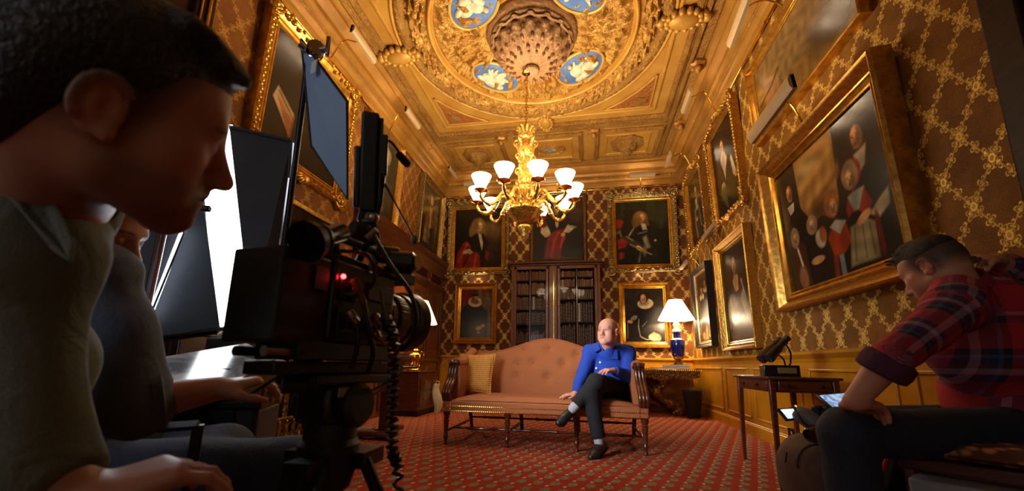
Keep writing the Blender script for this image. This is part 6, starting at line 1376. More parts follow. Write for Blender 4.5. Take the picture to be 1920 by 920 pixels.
# ---------------------------------------------------------------- nearest man on the left, in profile
def near_man():
    t = thing('person', 'dark-haired man in grey-green shirt looking down, large in left foreground', 'person', (-.95, .2, .42), world=True)
    M = headM((0.4783, 0.8711, -0.1116), (0.4159, -0.1128, 0.9024)); hc = (-0.5244, 0.3241, 1.0722); s = 1.0
    neck = v3(atD(95, 372, .56)); shR = v3(atD(48, 505, .50)); eR = v3(atD(62, 885, .46)); wR = v3(atD(152, 938, .46)); pel = v3((-.98, .16, .50)); shL = v3((-.96, .53, .86)); eL = v3((-1.02, .56, .62)); wL = v3((-.86, .56, .56))
    hipR = v3((-.90, .10, .50)); hipL = v3((-1.05, .22, .50)); kR = v3((-.66, .36, .44)); kL = v3((-.86, .52, .44)); aR = v3((-.66, .40, .10)); aL = v3((-.84, .58, .10)); ch = v3((-.84, .36, .76))
    B = Flesh(); B.ell(pel, (.15, .15, .12), k=.05); B.ell(spl(pel, ch, .55), (.14, .14, .18), k=.06); B.ell(ch, (.13, .15, .14), k=.06)
    for sh, e, w in ((shL, eL, wL), (shR, eR, wR)): B.chain([spl(sh, neck, .4), sh, e, w], [.055, .050, .040, .028], .03)
    for h, k, a in ((hipR, kR, aR), (hipL, kL, aL)): B.chain([h, k, a], [.08, .058, .04], .03)
    add_head(B, hc, M, s, neck, .058)
    hand(B, wR, v3(atD(270, 900, .50))-wR, (.0, -.35, .9), 1, 1.0, (.45, .5, .55, .6), .6); hand(B, wL, (.7, -.6, -.1), (0, 0, 1), -1, 1.0, (.5, .5, .55, .6), .5)
    B.build('body', .0045, SKIN, t, skin(t, hc, M, s, (176, 122, 98), (150, 92, 80), (30, 22, 18), (90, 64, 54), eyes=False, crop=(36, 27, 22)))
    gs = cloth('grey_green_shirt', S(104, 108, 92), S(90, 94, 80), 13, 420, .014)
    C = Flesh(); C.ell(pel+v3((0, 0, .06)), (.18, .18, .14), k=.05); C.ell(spl(pel, ch, .55), (.165, .175, .19), k=.06); C.ell(ch, (.155, .19, .15), k=.06)
    C.cap(spl(shR, neck, .6), shR, .062, .062, .05); C.cap(shR, eR, .060, .052, .03); C.cap(eR, spl(eR, wR, .6), .050, .042, .02, False, True); C.cap(atD(-60, 290, .58), atD(40, 430, .50), .055, .055, .04); C.cap(spl(shL, neck, .6), shL, .065, .068, .05); C.cap(shL, eL, .066, .054, .03); C.cap(eL, spl(eL, wL, .6), .052, .042, .02, False, True)
    C.cap(spl(ch, neck, .4), spl(ch, neck, .98), .085, .070, .03, False, True)
    sh = C.build('shirt', .005, gs, t, wr=(.0055, 30), seed=4)
    slab(MB(), [atD(x, y, d) for x, y, d in ((-20, 228, .50), (30, 258, .485), (88, 350, .47), (138, 452, .465), (134, 494, .46), (96, 470, .455), (40, 400, .455), (-20, 330, .46))], .006, (-.5, .8, 0)).build('collar_leaf', gs, sh, smooth=False, bev=.003)
    K = MB(); dn = nrm(v3(hc)-neck); K.lathe([(.072, -.05), (.082, -.03), (.076, .01), (.066, .03), (.062, .026), (.068, -.01)], neck, 32, Vector(dn), mod=lambda a, u: 1+.03*sin(2*a), cap=False); K.build('collar', gs, sh)
    T = Flesh(); T.ell(pel, (.18, .18, .12), k=.05); T.cap(hipR, kR, .10, .08, .04); T.cap(kR, aR, .078, .065, .03, False, True); T.cap(hipL, kL, .10, .08, .04); T.cap(kL, aL, .078, .065, .03, False, True); T.build('trousers', .008, cloth('dark_trousers', S(26, 26, 30), S(36, 36, 40)), t)
    hr = NT('dark_brown_hair'); hr.bump(hr.noise(130, 4, .5, None, 1.0), .8, .010); hr = hr.fin(hr.mix(hr.step(hr.noise(70, 3), .35, .65), S(12, 10, 10), S(34, 25, 20)), .5)
    H = Flesh(); Pq = lambda x, y, z: v3(hc)+M@v3((x, y, z)); H.ell(Pq(0, -.020, .054), (.080, .100, .082), M, .02); H.ell(Pq(0, -.060, .015), (.074, .058, .072), M, .03); H.ell(Pq(0, -.072, -.030), (.064, .046, .058), M, .03); H.ell(Pq(0, .036, .086), (.058, .052, .038), M, .02)
    rr = np.random.RandomState(8)
    for i in range(60):
        a = rr.uniform(-1, 1); b = rr.uniform(.2, 1.0); p = Pq(.056*a, .074*b, .116-.026*b*b*b); e = p+M@v3((rr.uniform(-.01, .01), .015+.002*b, .004-.005*b)); H.cap(p, e, .011, .005, .010)
    H.sub(Pq(0, .116, .012), (.075, .046, .060), M, .012); H.sub(Pq(.086, .020, -.035), (.032, .060, .052), M, .01); H.sub(Pq(-.086, .020, -.035), (.032, .060, .052), M, .01)
    H.build('hair', .004, hr, t)
    for a in (aL, aR):
        f = Flesh(); f.chain([a+v3((-.04, 0, -.05)), a+v3((.08, 0, -.055)), a+v3((.17, 0, -.06))], [.042, .042, .034], .02); f.cap(a+v3((0, 0, .04)), a+v3((0, 0, -.04)), .042, .042, .02); f.build('shoe', .008, BLACK, t)
near_man()

# ---------------------------------------------------------------- man behind him, arm stretched out with a phone
def phone_man():
    t = thing('person', 'man in grey shirt and jeans holding a phone, half hidden behind near man', 'person', (-1.2, .75, .5), world=True)
    M = headM((.86, .40, -.34), (.36, -.02, .93)); hc = v3(atD(172, 428, .97)); s = 1.0
    neck = v3(atD(120, 490, 1.02)); shR = v3(atD(178, 520, .92)); eR = v3(atD(258, 758, .88)); wR = v3(atD(408, 728, .98)); shL = neck+v3((-.24, .16, -.10)); eL = shL+v3((.02, .04, -.27)); wL = eL+v3((.12, -.02, -.10))
    hipR = v3(atD(140, 905, .98)); kR = v3(atD(560, 876, 1.10)); aR = kR+v3((.03, .02, -.45)); hipL = hipR+v3((-.14, .16, .0)); kL = v3(atD(415, 848, 1.16)); aL = kL+v3((.05, .03, -.44)); aR[2] = aL[2] = .10
    pel = spl(hipR, hipL, .5)+v3((-.03, 0, .02)); ch = spl(spl(shR, shL, .5), pel, .25)
    B = Flesh(); B.ell(pel, (.15, .15, .12), k=.05); B.ell(spl(pel, ch, .5), (.14, .14, .17), k=.06); B.ell(ch, (.14, .16, .14), k=.06)
    for sh, e, w in ((shL, eL, wL), (shR, eR, wR)): B.chain([spl(sh, neck, .35), sh, e, w], [.055, .055, .046, .029], .03)
    for h, k, a in ((hipR, kR, aR), (hipL, kL, aL)): B.chain([h, k, a], [.085, .060, .042], .03)
    add_head(B, hc, M, s, neck, .058)
    hand(B, wR, v3(atD(478, 716, 1.03))-wR, (-.25, -.45, .85), 1, 1.0, (.55, .6, .65, .7), .7); hand(B, wL, (.9, -.2, -.1), (0, 0, 1), -1, 1.0)
    B.build('body', .0048, SKIN, t, skin(t, hc, M, s, (186, 128, 100), (150, 92, 80), (60, 44, 36), (120, 90, 76), eyes=False, crop=(60, 44, 34)))
    gs = cloth('slate_grey_shirt', S(84, 96, 120), S(70, 80, 102), 13, 420, .012)
    C = Flesh(); C.ell(pel+v3((0, 0, .08)), (.18, .18, .14), k=.05); C.ell(spl(pel, ch, .5), (.14, .155, .18), k=.05); C.ell(ch, (.14, .17, .15), k=.05)
    C.cap(spl(shR, neck, .6), shR, .068, .078, .05); C.cap(shR, eR, .080, .070, .03); C.cap(eR, spl(eR, wR, .20), .070, .060, .02, False, True); C.cap(spl(shL, neck, .6), shL, .068, .078, .05); C.cap(shL, eL, .080, .066, .03); C.cap(eL, spl(eL, wL, .3), .064, .056, .02, False, True); C.cap(spl(ch, neck, .5), spl(ch, neck, .98), .085, .072, .03, False, True)
    sh = C.build('shirt', .006, gs, t, wr=(.0045, 30), seed=6)
    R = MB(); R.lathe([(.058, -.012), (.068, -.008), (.068, .010), (.058, .014)], spl(eR, wR, .22), 28, Vector(nrm(wR-eR)), mod=lambda a, u: 1+.03*sin(3*a), cap=False); R.build('sleeve_hem', gs, sh)
    T = Flesh(); T.ell(pel, (.18, .18, .12), k=.05); T.cap(hipR, kR, .100, .078, .04); T.cap(kR, aR, .076, .066, .03, False, True); T.cap(hipL, kL, .10, .078, .04); T.cap(kL, aL, .076, .066, .03, False, True); T.build('jeans', .006, cloth('blue_denim', S(44, 54, 74), S(58, 70, 92), 14, 380), t, wr=(.003, 28), seed=7)
    H = Flesh(); Pq = lambda x, y, z: hc+M@v3((x, y, z)); H.ell(Pq(0, -.02, .058), (.080, .100, .080), M, .02); H.ell(Pq(0, -.055, .015), (.072, .056, .066), M, .03); H.sub(Pq(0, .098, .012), (.064, .046, .062), M, .01)
    H.build('hair', .006, mat('brown_hair', S(40, 28, 20), .6, bs=120, bst=.8), t)
    for a in (aL, aR):
        f = Flesh(); f.chain([a+v3((-.04, 0, -.05)), a+v3((.08, .03, -.055)), a+v3((.17, .06, -.06))], [.042, .042, .034], .02); f.cap(a+v3((0, 0, .04)), a+v3((0, 0, -.04)), .042, .042, .02); f.build('shoe', .008, BLACK, t)
phone_man()
# ================================================================ FILM CAMERA ON ITS TRIPOD
RB = atD(530, 560, .70); RF = Vector((.13, .9915, 0)).normalized(); RR = Vector((.9915, -.13, 0)).normalized(); RU = Vector((0, 0, 1))
RMx = basis(RF, RR, RU)
def rp(f, r, u): return RB + RF*f + RR*r + RU*u
def rpx(px, py, r0):                                              # a point of the rig's right side, r0 from its middle plane
    d = ray(px, py); t = ((RB+RR*r0-CO).dot(RR))/d.dot(RR); return CO+d*t
def rbox(mb, a, b): return mb.box(RB+RMx @ ((Vector(a)+Vector(b))/2), (abs(b[0]-a[0]), abs(b[1]-a[1]), abs(b[2]-a[2])), RMx)
TANM = mat('worn_tan_leather', S(120, 62, 34), .6, c2=S(96, 46, 24), vs=20); SILV = mat('brushed_steel', S(150, 140, 124), .3, .9); GREYR = mat('grey_gear_ring', S(92, 86, 74), .4, .4)
def film_camera():
    t = thing('film_camera', 'large black film camera with red tally light, left of centre', 'camera', rp(.12, 0, -.09), world=True)
    o = rbox(MB(), (-.055, -.062, -.078), (.055, .050, .082)).build('battery_box', BLACK, t, bev=.006)
    rbox(MB(), (.015, .0505, .020), (.045, .053, .062)).build('battery_label', mat('teal_label', S(40, 66, 74), .5), o)
    b = rbox(MB(), (.055, -.060, -.070), (.250, .056, .085)).build('camera_body', BLACKG, t, bev=.006)
    for f0, u0, f1, u1 in ((.07, -.06, .13, -.005), (.07, .01, .12, .055), (.14, -.06, .20, -.02), (.15, .02, .235, .06), (.205, -.06, .24, .0)): rbox(MB(), (f0, .056, u0), (f1, .061, u1)).build('side_cover', BLACK, b, bev=.003)
    for f, u in ((.085, -.035), (.105, -.035), (.09, .035), (.16, -.04), (.185, -.04), (.22, -.03)): MB().lathe([(.009, 0), (.009, .006), (.006, .008)], rp(f, .060, u), 14, RR).build('port', DARKM, b)
    MB().ball(rpx(644, 518, .064), .0045, 12).build('tally_light', emat('red_tally', (1, .02, .02, 1), 26), b)
    MB().ball(rpx(660, 527, .063), .0015, 8).build('status_light', emat('red_status', (1, .02, .05, 1), 4), b)
    o = rbox(MB(), (.02, -.035, .085), (.31, .035, .105)).build('top_plate', BLACK, t, bev=.004)
    rbox(MB(), (.17, .036, .082), (.245, .046, .108)).build('leather_pad', TANM, o, bev=.006)
    h = MB().tube([rp(.06, 0, .105), rp(.06, 0, .150), rp(.24, 0, .155), rp(.24, 0, .105)], .011, 10).build('top_handle', BLACK, t)
    for f in (.05, .085): MB().tube([rp(f, .03, .10), rp(f, .03, .15)], .004, 8).build('steel_pin', SILV, h)
    # viewfinder with rubber eyecup
    a = atD(592, 448, .70); ax = (atD(650, 432, .80)-a).normalized()
    v = MB().lathe([(.030, -.005), (.033, .0), (.029, .012), (.020, .026), (.018, .03), (.018, .085)], a, 24, ax).build('viewfinder', BLACKG, t)
    MB().lathe([(.0355, -.028), (.033, -.012), (.029, .006), (.026, .006), (.030, -.012), (.033, -.028)], a, 28, ax, cap=False).build('eyecup', BLACK, v)
    MB().lathe([(.027, .004), (.001, .005)], a, 20, ax).build('eyepiece_lens', mat('finder_glass', S(20, 26, 40), .08, coat=1), v)
    MB().tube([rp(.10, .02, .10), a+ax*.05], .008, 8).build('finder_bracket', DARKM, v)
    c0 = atD(660, 428, .82); ax2 = (atD(715, 452, .88)-c0).normalized(); MB().lathe([(.017, 0), (.019, .01), (.019, .055), (.014, .06)], c0, 18, ax2).build('joint_knob', BLACK, t)
    MB().tube([atD(688, 446, .80), atD(706, 430, .80)], .006, 10).build('lever', SILV, t)
    # lens with toothed focus ring
    c = rp(.222, 0, .0)
    L = MB().lathe([(.048, 0), (.05, .02), (.056, .025), (.056, .05), (.060, .055), (.060, .10), (.066, .105), (.068, .13), (.074, .134), (.078, .155), (.079, .165), (.072, .166), (.066, .15)], c, 48, RF).build('lens', BLACKG, t, auto=30)
    MB().lathe([(.0615, .058), (.0625, .062), (.0625, .092), (.0615, .096)], c, 96, RF, mod=lambda q, u: 1+.012*(1 if sin(48*q) > 0 else -1)).build('focus_ring', GREYR, L, auto=20)
    MB().lathe([(.0575, .03), (.0575, .046)], c, 72, RF, mod=lambda q, u: 1+.012*(1 if sin(36*q) > 0 else -1), cap=False).build('iris_ring', GREYR, L, auto=20)
    MB().lathe([(.066, .152), (.03, .147), (.001, .145)], c, 32, RF).build('front_glass', mat('front_element', S(16, 18, 28), .05, coat=1), L)
    for px, py, r, l in ((752, 492, .026, .06), (728, 478, .02, .05)):
        p = atD(px, py, .90); MB().lathe([(r*.8, -l/2), (r, -l/2+.006), (r, l/2-.006), (r*.8, l/2)], p, 20, RR*.8+RF*.5).build('focus_motor', BLACKG, t)
    MB().lathe([(.017, -.01), (.021, .0), (.017, .012)], atD(776, 492, .93), 18, RR).build('motor_gear', SILV, t); rbox(MB(), (.22, -.02, .085), (.33, .06, .112)).build('motor_bracket', BLACK, t, bev=.004)
    for k, (p, q, r) in enumerate((((664, 522), (682, 566), .0085), ((653, 582), (668, 604), .010), ((700, 590), (712, 606), .010), ((702, 622), (712, 634), .009))):
        P, Q = rpx(*p, .075), rpx(*q, .082); cn = MB().lathe([(r*.8, 0), (r, .004), (r, (Q-P).length*.55), (r*.75, (Q-P).length*.6), (r*.8, (Q-P).length)], P, 14, Q-P).build('connector', (SILV, TANM)[k == 0], t)
    CB = lambda pts, r, m=BLACK, n='cable': MB().tube(bez(pts, 8), r, 8).build(n, m, t)
    CB([rpx(682, 566, .082), rpx(690, 610, .10), rpx(700, 660, .09), rpx(690, 700, .07)], .0055); CB([rpx(668, 604, .082), rpx(672, 640, .09), rpx(660, 690, .07)], .005)
    CB([atD(700, 440, .80), atD(735, 500, .80), atD(770, 550, .80), atD(780, 610, .82), atD(755, 655, .84), atD(730, 640, .86)], .0045); CB([rpx(715, 545, .09), rpx(722, 590, .10), rpx(735, 640, .10)], .0035, GREYR); CB([rpx(702, 590, .09), rpx(708, 625, .085), rpx(722, 650, .08)], .003, mat('red_wire', S(150, 40, 36), .5))
    CB([atD(640, 470, .74), atD(690, 480, .74), atD(700, 530, .78), atD(660, 560, .78)], .004)
    # rods and sliding plate under the body
    for r in (-.03, .03): MB().tube([rp(-.05, r, -.092), rp(.38, r, -.092)], .0085, 10).build('rod', SILV if r > 0 else DARKM, t)
    rbox(MB(), (.0, -.05, -.105), (.26, .05, -.070)).build('bridge_plate', BLACK, t, bev=.004); rbox(MB(), (-.03, -.035, -.130), (.34, .035, -.107)).build('sliding_plate', DARKM, t, bev=.003)
    # upright monitor seen on edge, with its arm
    a, b = atD(696, 212, .84), atD(690, 398, .86); up = (a-b).normalized(); vd = (a-CO).normalized(); away = (Vector((-.45, .88, 0))-up*up.dot(Vector((-.45, .88, 0)))).normalized(); sd = up.cross(away); H = (a-b).length
    m = MB().box((a+b)/2+away*.05, (.036, .13, H), basis(sd, away, up)).build('monitor', BLACK, t, bev=.006)
    MB().box((a+b)/2+away*.05-sd*.022, (.008, .12, H*.92), basis(sd, away, up)).build('monitor_screen', mat('dark_screen', S(8, 9, 12), .1), m, bev=.002)
    MB().box(a*.35+b*.65+sd*.024+away*.02, (.014, .05, H*.62), basis(sd, away, up)).build('monitor_battery', BLACKG, m, bev=.004)
    MB().tube(bez([b+sd*.01, b-up*.02+sd*.012, atD(702, 425, .86), rp(.18, .0, .105)], 6), .008, 10).build('monitor_arm', DARKM, t); MB().ball(atD(700, 408, .85), .012, 12).build('ball_joint', SILV, t)
    cl = MB().box(atD(718, 292, .86), (.020, .03, .085), basis(sd, away, up)).build('cage_clamp', BLACKG, t, bev=.003)
    MB().tube([atD(718, 330, .86), atD(712, 380, .86), atD(703, 415, .86)], .006, 8).build('clamp_post', DARKM, cl)
    g = MB().tube(bez([atD(720, 268, .86), atD(732, 265, .87), atD(748, 284, .88), atD(758, 300, .89)], 6), .003, 8).build('gooseneck', BLACK, t); MB().lathe([(.004, 0), (.0085, .004), (.0095, .02), (.0085, .034), (.004, .038)], atD(745, 286, .88), 14, atD(768, 312, .9)-atD(745, 286, .88)).build('foam_microphone', BLACK, g)
    an = MB().tube([atD(715, 332, .86), atD(776, 446, .92)], .0022, 8).build('antenna', DARKM, t); MB().ball(atD(777, 449, .92), (.008, .008, .012), 10).build('antenna_tip', GREYR, an)
    return t
film_camera()
def tripod():
    hc = rp(.15, 0, -.175); t = thing('tripod', 'black fluid-head tripod carrying the film camera', 'tripod', (hc.x, hc.y, 0), world=True)
    rbox(MB(), (.05, -.05, -.150), (.27, .05, -.131)).build('head_plate', BLACK, t, bev=.004)
    rbox(MB(), (.09, -.042, -.225), (.21, .042, -.150)).build('fluid_head', BLACKG, t, bev=.012)
    MB().lathe([(.036, -.01), (.043, 0), (.043, .02), (.034, .03)], rp(.15, .043, -.19), 24, RR).build('drag_dial', BLACK, t); MB().lathe([(.036, -.01), (.043, 0), (.043, .02), (.034, .03)], rp(.15, -.043, -.19), 24, -RR).build('drag_dial', BLACK, t)
    p = MB().tube(bez([rp(.13, -.045, -.185), atD(600, 722, .74), atD(535, 722, .70)], 6), .009, 10).build('pan_handle', BLACK, t); MB().tube([atD(570, 722, .715), atD(528, 722, .695)], .014, 12).build('handle_grip', BLACK, p)
    q = MB().tube([rp(.17, .05, -.18), atD(745, 712, .86)], .007, 10).build('second_handle', SILV, t); rbox(MB(), (.10, .052, -.172), (.13, .056, -.155)).build('white_tag', mat('tag_paper', S(170, 146, 110), .6), q)
    MB().lathe([(.020, .0), (.045, .02), (.056, .06), (.058, .10), (.05, .11), (.05, .14)], hc-Vector((0, 0, .19)), 32).build('bowl', BLACK, t); MB().lathe([(.012, -.10), (.016, -.09), (.016, -.02), (.012, 0)], hc-Vector((0, 0, .19)), 16).build('bowl_clamp', BLACK, t)
    for k in range(3):
        a = radians(38+120*k); top = hc-Vector((0, 0, .12))+Vector((.065*cos(a), .065*sin(a), 0)); ft = Vector((hc.x+.34*cos(a), hc.y+.34*sin(a), 0.012)); sd = Vector((-sin(a), cos(a), 0))
        lg = MB().tube([top+sd*.026, spl3(top, ft, .55)+sd*.022], .012, 10).tube([top-sd*.026, spl3(top, ft, .55)-sd*.022], .012, 10).box(top, (.05, .08, .03)).build('leg', DARKM, t)
        MB().tube([spl3(top, ft, .40), ft], .012, 10).build('lower_section', SILV if k == 2 else BLACK, lg); MB().box(spl3(top, ft, .54), (.04, .07, .04)).build('leg_lock', BLACK, lg, bev=.005); MB().ball(ft, (.022, .022, .012), 12).build('foot', BLACK, lg)
    return t
def spl3(a, b, t): return Vector(a)+(Vector(b)-Vector(a))*t
tripod()
def coil():
    t = thing('coiled_cable', 'black coiled cable hanging from the film camera to the floor', 'cable', atD(745, 915, .80), world=True)
    path = bez([atD(722, 590, .84), atD(738, 640, .80), atD(737, 740, .79), atD(736, 840, .80), atD(748, 930, .82), Vector((atD(750, 930, .82).x+.02, atD(750, 930, .82).y+.03, .02))], 40); pts = []
    n = len(path)
    for i, p in enumerate(path): a = 1.15*i; pts.append(p+Vector((.0095*cos(a), .0095*sin(a), .002*cos(a))))
    MB().tube(pts, .0042, 6).build('coil', BLACKG, t); MB().tube(bez([rp(.2, .06, -.06), atD(712, 600, .84), atD(722, 590, .84)], 6), .005, 8).build('straight_lead', BLACK, t)
coil()

# ================================================================ LIGHTING GEAR
FAB = mat('black_softbox_fabric', S(64, 70, 80), .6, c2=S(54, 60, 68), vs=4, bs=340, bst=.2)
def softbox():
    t = thing('softbox', 'big black softbox with glowing white diffuser slit, left behind camera crew', 'softbox', (-1.75, 1.7, .75), world=True)
    bk = Vector((-.68, .72, 0)); D = 1.90
    R = [atD(430, 238, 1.88), atD(470, 602, 1.88), atD(524, 606, 2.0), atD(532, 470, 2.0), atD(546, 264, 2.0)]
    p = slab(MB(), R, .012, bk).build('side_panel', FAB, t, smooth=False)
    MB().tube([R[0], R[4]], .010, 8).build('hem', FAB, p); MB().tube([R[4], R[3], R[2]], .008, 8).build('hem', FAB, p)
    L = [atD(380, 368, 1.84), atD(413, 618, 1.84), atD(265, 637, 1.66), atD(205, 640, 1.62), atD(190, 372, 1.62)]
    p = slab(MB(), L, .012, bk).build('side_panel', FAB, t, smooth=False)
    W = [atD(372, 232, 1.92), atD(405, 620, 1.92), atD(474, 614, 1.92), atD(436, 234, 1.92)]
    slab(MB(), W, .01, bk).build('diffuser', emat('glowing_diffuser', (.86, .93, 1, 1), SOFT_E), t, smooth=False)
    s = [atD(342, 420, 1.74), atD(352, 420, 1.74), atD(283, 598, 1.66), atD(272, 600, 1.66)]; slab(MB(), s, .004, bk).build('light_gap', emat('glowing_gap', (.86, .93, 1, 1), SOFT_E*.5), t, smooth=False)
    MB().tube([atD(350, 424, 1.72), atD(278, 600, 1.64)], .004, 8).build('rib', BLACKG, t)
    MB().tube([atD(205, 650, 1.56), atD(266, 640, 1.60), atD(466, 611, 1.82)], .016, 10).build('bottom_bar', mat('gloss_black_bar', S(10, 11, 16), .12), t)
    # body behind, and the broad front turned to the sofa
    e0, e1 = R[4]+Vector((.004, .02, 0)), R[2]+Vector((.004, .02, 0)); dp = Vector((-.50, .56, 0)); F = [e0, e1, e1+dp, e0+dp]
    slab(MB(), F, .02, Vector((-.75, -.4, 0))).build('front_diffuser', emat('front_diffuser', (.86, .93, 1, 1), .8), t, smooth=False)
    slab(MB(), [W[0]+bk*.03, W[1]+bk*.03, F[2], F[3]], .02, Vector((-1, .3, 0))).build('rear_shell', FAB, t, smooth=False); slab(MB(), [W[0], R[4], F[3]], .01, Vector((0, 0, 1))).build('top_panel', FAB, t, smooth=False); slab(MB(), [W[1], R[2], F[2]], .01, Vector((0, 0, -1))).build('bottom_panel', FAB, t, smooth=False)
    l = bpy.data.lights.new('softbox_tube', 'AREA'); l.shape = 'RECTANGLE'; l.size = .55; l.size_y = .8; l.energy = KEY_W; l.color = COOL
    try: l.spread = radians(70)
    except Exception: pass
    o = bpy.data.objects.new('softbox_tube', l); COL.objects.link(o); c = (F[0]+F[1]+F[2]+F[3])/4+Vector((.03, .03, 0)); o.location = c; o.rotation_euler = (Vector((.15, 4.2, .9))-c).to_track_quat('-Z', 'Y').to_euler()
    MB().tube([Vector((-1.78, 1.95, .02)), Vector((-1.78, 1.95, 1.3))], .017, 10).build('support_pole', DARKM, t)
    for k in range(3):
        a = radians(20+120*k); MB().tube([Vector((-1.78, 1.95, .35)), Vector((-1.78+.4*cos(a), 1.95+.4*sin(a), .012))], .012, 8).build('leg', DARKM, t)
softbox()
def stand(nm, label, top, low, m, rs, base, knuckle=True, R=.32, n=3, a0=.4):
    top, low = Vector(top), Vector(low); ft = low+(low-top)*((low.z-.30)/(top.z-low.z)) if base is None else Vector(base)
    t = thing(nm, label, 'stand', (ft.x, ft.y, 0), world=True); ax = (top-ft)
    P = lambda q: ft+ax*q
    MB().tube([P(-.05), P(.52)], rs, 12).build('lower_tube', m, t); MB().tube([P(.5), P(1)], rs*.72, 12).build('upper_tube', m, t)
    MB().lathe([(rs*1.1, -.03), (rs*1.5, -.028), (rs*1.5, -.008), (rs*1.15, -.006), (rs*1.15, .01), (rs*1.5, .012), (rs*1.4, .03), (rs*.9, .032)], P(.52), 18, ax).build('collar', m, t); MB().tube([P(.52), P(.52)+Vector((.05, -.02, 0))], .008, 8).build('tee_knob', m, t)
    for k in range(n):
        a = a0+2*pi*k/n; MB().tube([P(.12), Vector((ft.x+R*.6*cos(a), ft.y+R*.6*sin(a), .16)), Vector((ft.x+R*cos(a), ft.y+R*sin(a), .012))], .011, 8).build('leg', BLACK if m is not CHROME else m, t)
    return t, P, ax
def c_stand():
    t, P, ax = stand('grip_stand', 'black and chrome grip stand holding the blue-grey flag', atD(579, 104, 1.60), atD(528, 500, 1.66), DARKM, .016, None, R=.22, a0=1.0)
    MB().tube([P(.30)+Vector((-.006, -.012, 0)), P(.72)+Vector((-.006, -.012, 0))], .007, 8).build('bright_riser', CHROME, t)
    c = atD(592, 94, 1.58); k = MB().lathe([(.03, -.022), (.034, -.016), (.034, .016), (.03, .022)], c, 22, Vector((.8, -.6, 0))).build('grip_head', CHROME, t)
    MB().tube([c-Vector((.05, 0, .0)), c+Vector((.06, 0, 0))], .010, 10).build('clamp_screw', CHROME, k); MB().box(c+Vector((.062, -.01, 0)), (.018, .018, .085), RM('Z', .3)).build('tee_handle', CHROME, k, bev=.006)
    MB().tube([c-Vector((.045, 0, -.01)), c-Vector((.06, .02, -.02))], .014, 10).build('lock_knob', CHROME, k); MB().tube([c+Vector((0, 0, -.012)), atD(598, 132, 1.60)], .006, 8).build('flag_arm', CHROME, k)
c_stand()
def flag():
    Q = [atD(565, 74, 1.60), atD(584, 273, 1.60), atD(652, 373, 1.47), atD(651, 190, 1.47)]; nb = Vector((-.3, .9, 0))
    t = thing('light_flag', 'blue-grey cloth flag clamped on grip stand before the dark painting', 'flag', Q[1], world=True)
    slab(MB(), Q, .004, nb).build('cloth', mat('blue_grey_flag_cloth', S(158, 190, 228), .75, c2=S(146, 178, 218), vs=3, bs=400, bst=.2), t, smooth=False); MB().tube(Q+[Q[0]], .0055, 8).build('wire_frame', BLACK, t)
    c = (Q[0]*.62+Q[3]*.38); MB().box(c+Vector((-.004, -.012, -.03)), (.030, .004, .050), RM('Z', -.3)).build('paper_tag', mat('flag_tag', S(226, 230, 236), .6), t)
flag()
def chrome_stand():
    t, P, ax = stand('light_stand', 'chrome light stand leaning before the softbox, left', atD(318, 372, 1.42), atD(278, 560, 1.45), CHROME, .019, None, R=.24, a0=2.0)
    c = atD(384, 391, 1.50); MB().tube([P(.98), c], .006, 8).build('side_arm', CHROME, t); MB().lathe([(.008, -.02), (.013, -.016), (.013, .016), (.008, .02)], c, 14, (1, .2, 0)).build('arm_knob', BLACKG, t)
chrome_stand()
def prints():
    A, Bq, Cq, Dq = atD(262, 676, 1.30), atD(462, 643, 1.62), atD(500, 652, 1.56), atD(372, 738, 1.20)
    t = thing('print_stack', 'tilted stack of large glossy black-and-white prints on black case', 'prints', (Dq+A)/2, world=True)
    gm = NT('glossy_photo_print'); n = gm.noise(5.5, 3, .55, None, 1.2); w = gm.noise(2.2, 2); gm.fin(gm.ramp(gm.math('ADD', gm.math('MULTIPLY', n, .6), gm.math('MULTIPLY', w, .4)), [(.38, S(96, 100, 110)), (.47, S(168, 172, 182)), (.55, S(224, 228, 234))]), .12, 0, .8)
    nz = (Bq-A).cross(Dq-A).normalized(); nz = nz if nz.z > 0 else -nz; u = (Bq-A); v = (Dq-A)
    for k, (e, m) in enumerate(((0, gm.m), (.03, mat('cream_board', S(196, 186, 170), .4)), (.08, mat('brown_board', S(120, 100, 84), .4)), (.15, mat('pale_mount_board', S(188, 192, 200), .3)))):
        q = [A, A+u*(1+e), A+u*(1+e)+v, A+v]; q = [p-nz*(.010*k) for p in q]; mb = slab(MB(), q, .008, -nz); o = mb.build(('print', 'board', 'board', 'mount_board')[k], m, t, smooth=False)
    pts = [A+u*(.86+.10*cos(a))+v*(.30+.26*sin(a))+nz*.0012 for a in [2*pi*i/32 for i in range(32)]]; slab(MB(), pts, .001, -nz).build('dark_oval_image', mat('dark_photo_area', S(90, 94, 106), .14, c2=S(60, 64, 76), vs=6), t, smooth=False)
    return A, Bq, Dq, nz
prints()
def blackcase():
    c = Vector((-1.31, 1.22, 0)); t = thing('equipment_case', 'tall black equipment case under the tilted prints', 'case', c)
    R = radians(28); B_ = MB().box((0, 0, .33), (.42, .30, .62)).build('shell', BLACK, t, bev=.02)
    t.rotation_euler = (0, 0, R); MB().box((0, 0, .645), (.43, .31, .03)).build('lid', BLACKG, t, bev=.008)
    for x in (-.18, .18): MB().box((x*.6, -.154, .60), (.07, .012, .06)).build('latch', DARKM, t, bev=.004)
    MB().tube([(-.08, -.15, .40), (-.08, -.18, .38), (.08, -.18, .38), (.08, -.15, .40)], .008, 8).build('handle', BLACKG, t)
    MB().box((.06, .04, .69), (.04, .20, .10), RM('X', -.2)).build('easel_strut', BLACK, t)
blackcase()
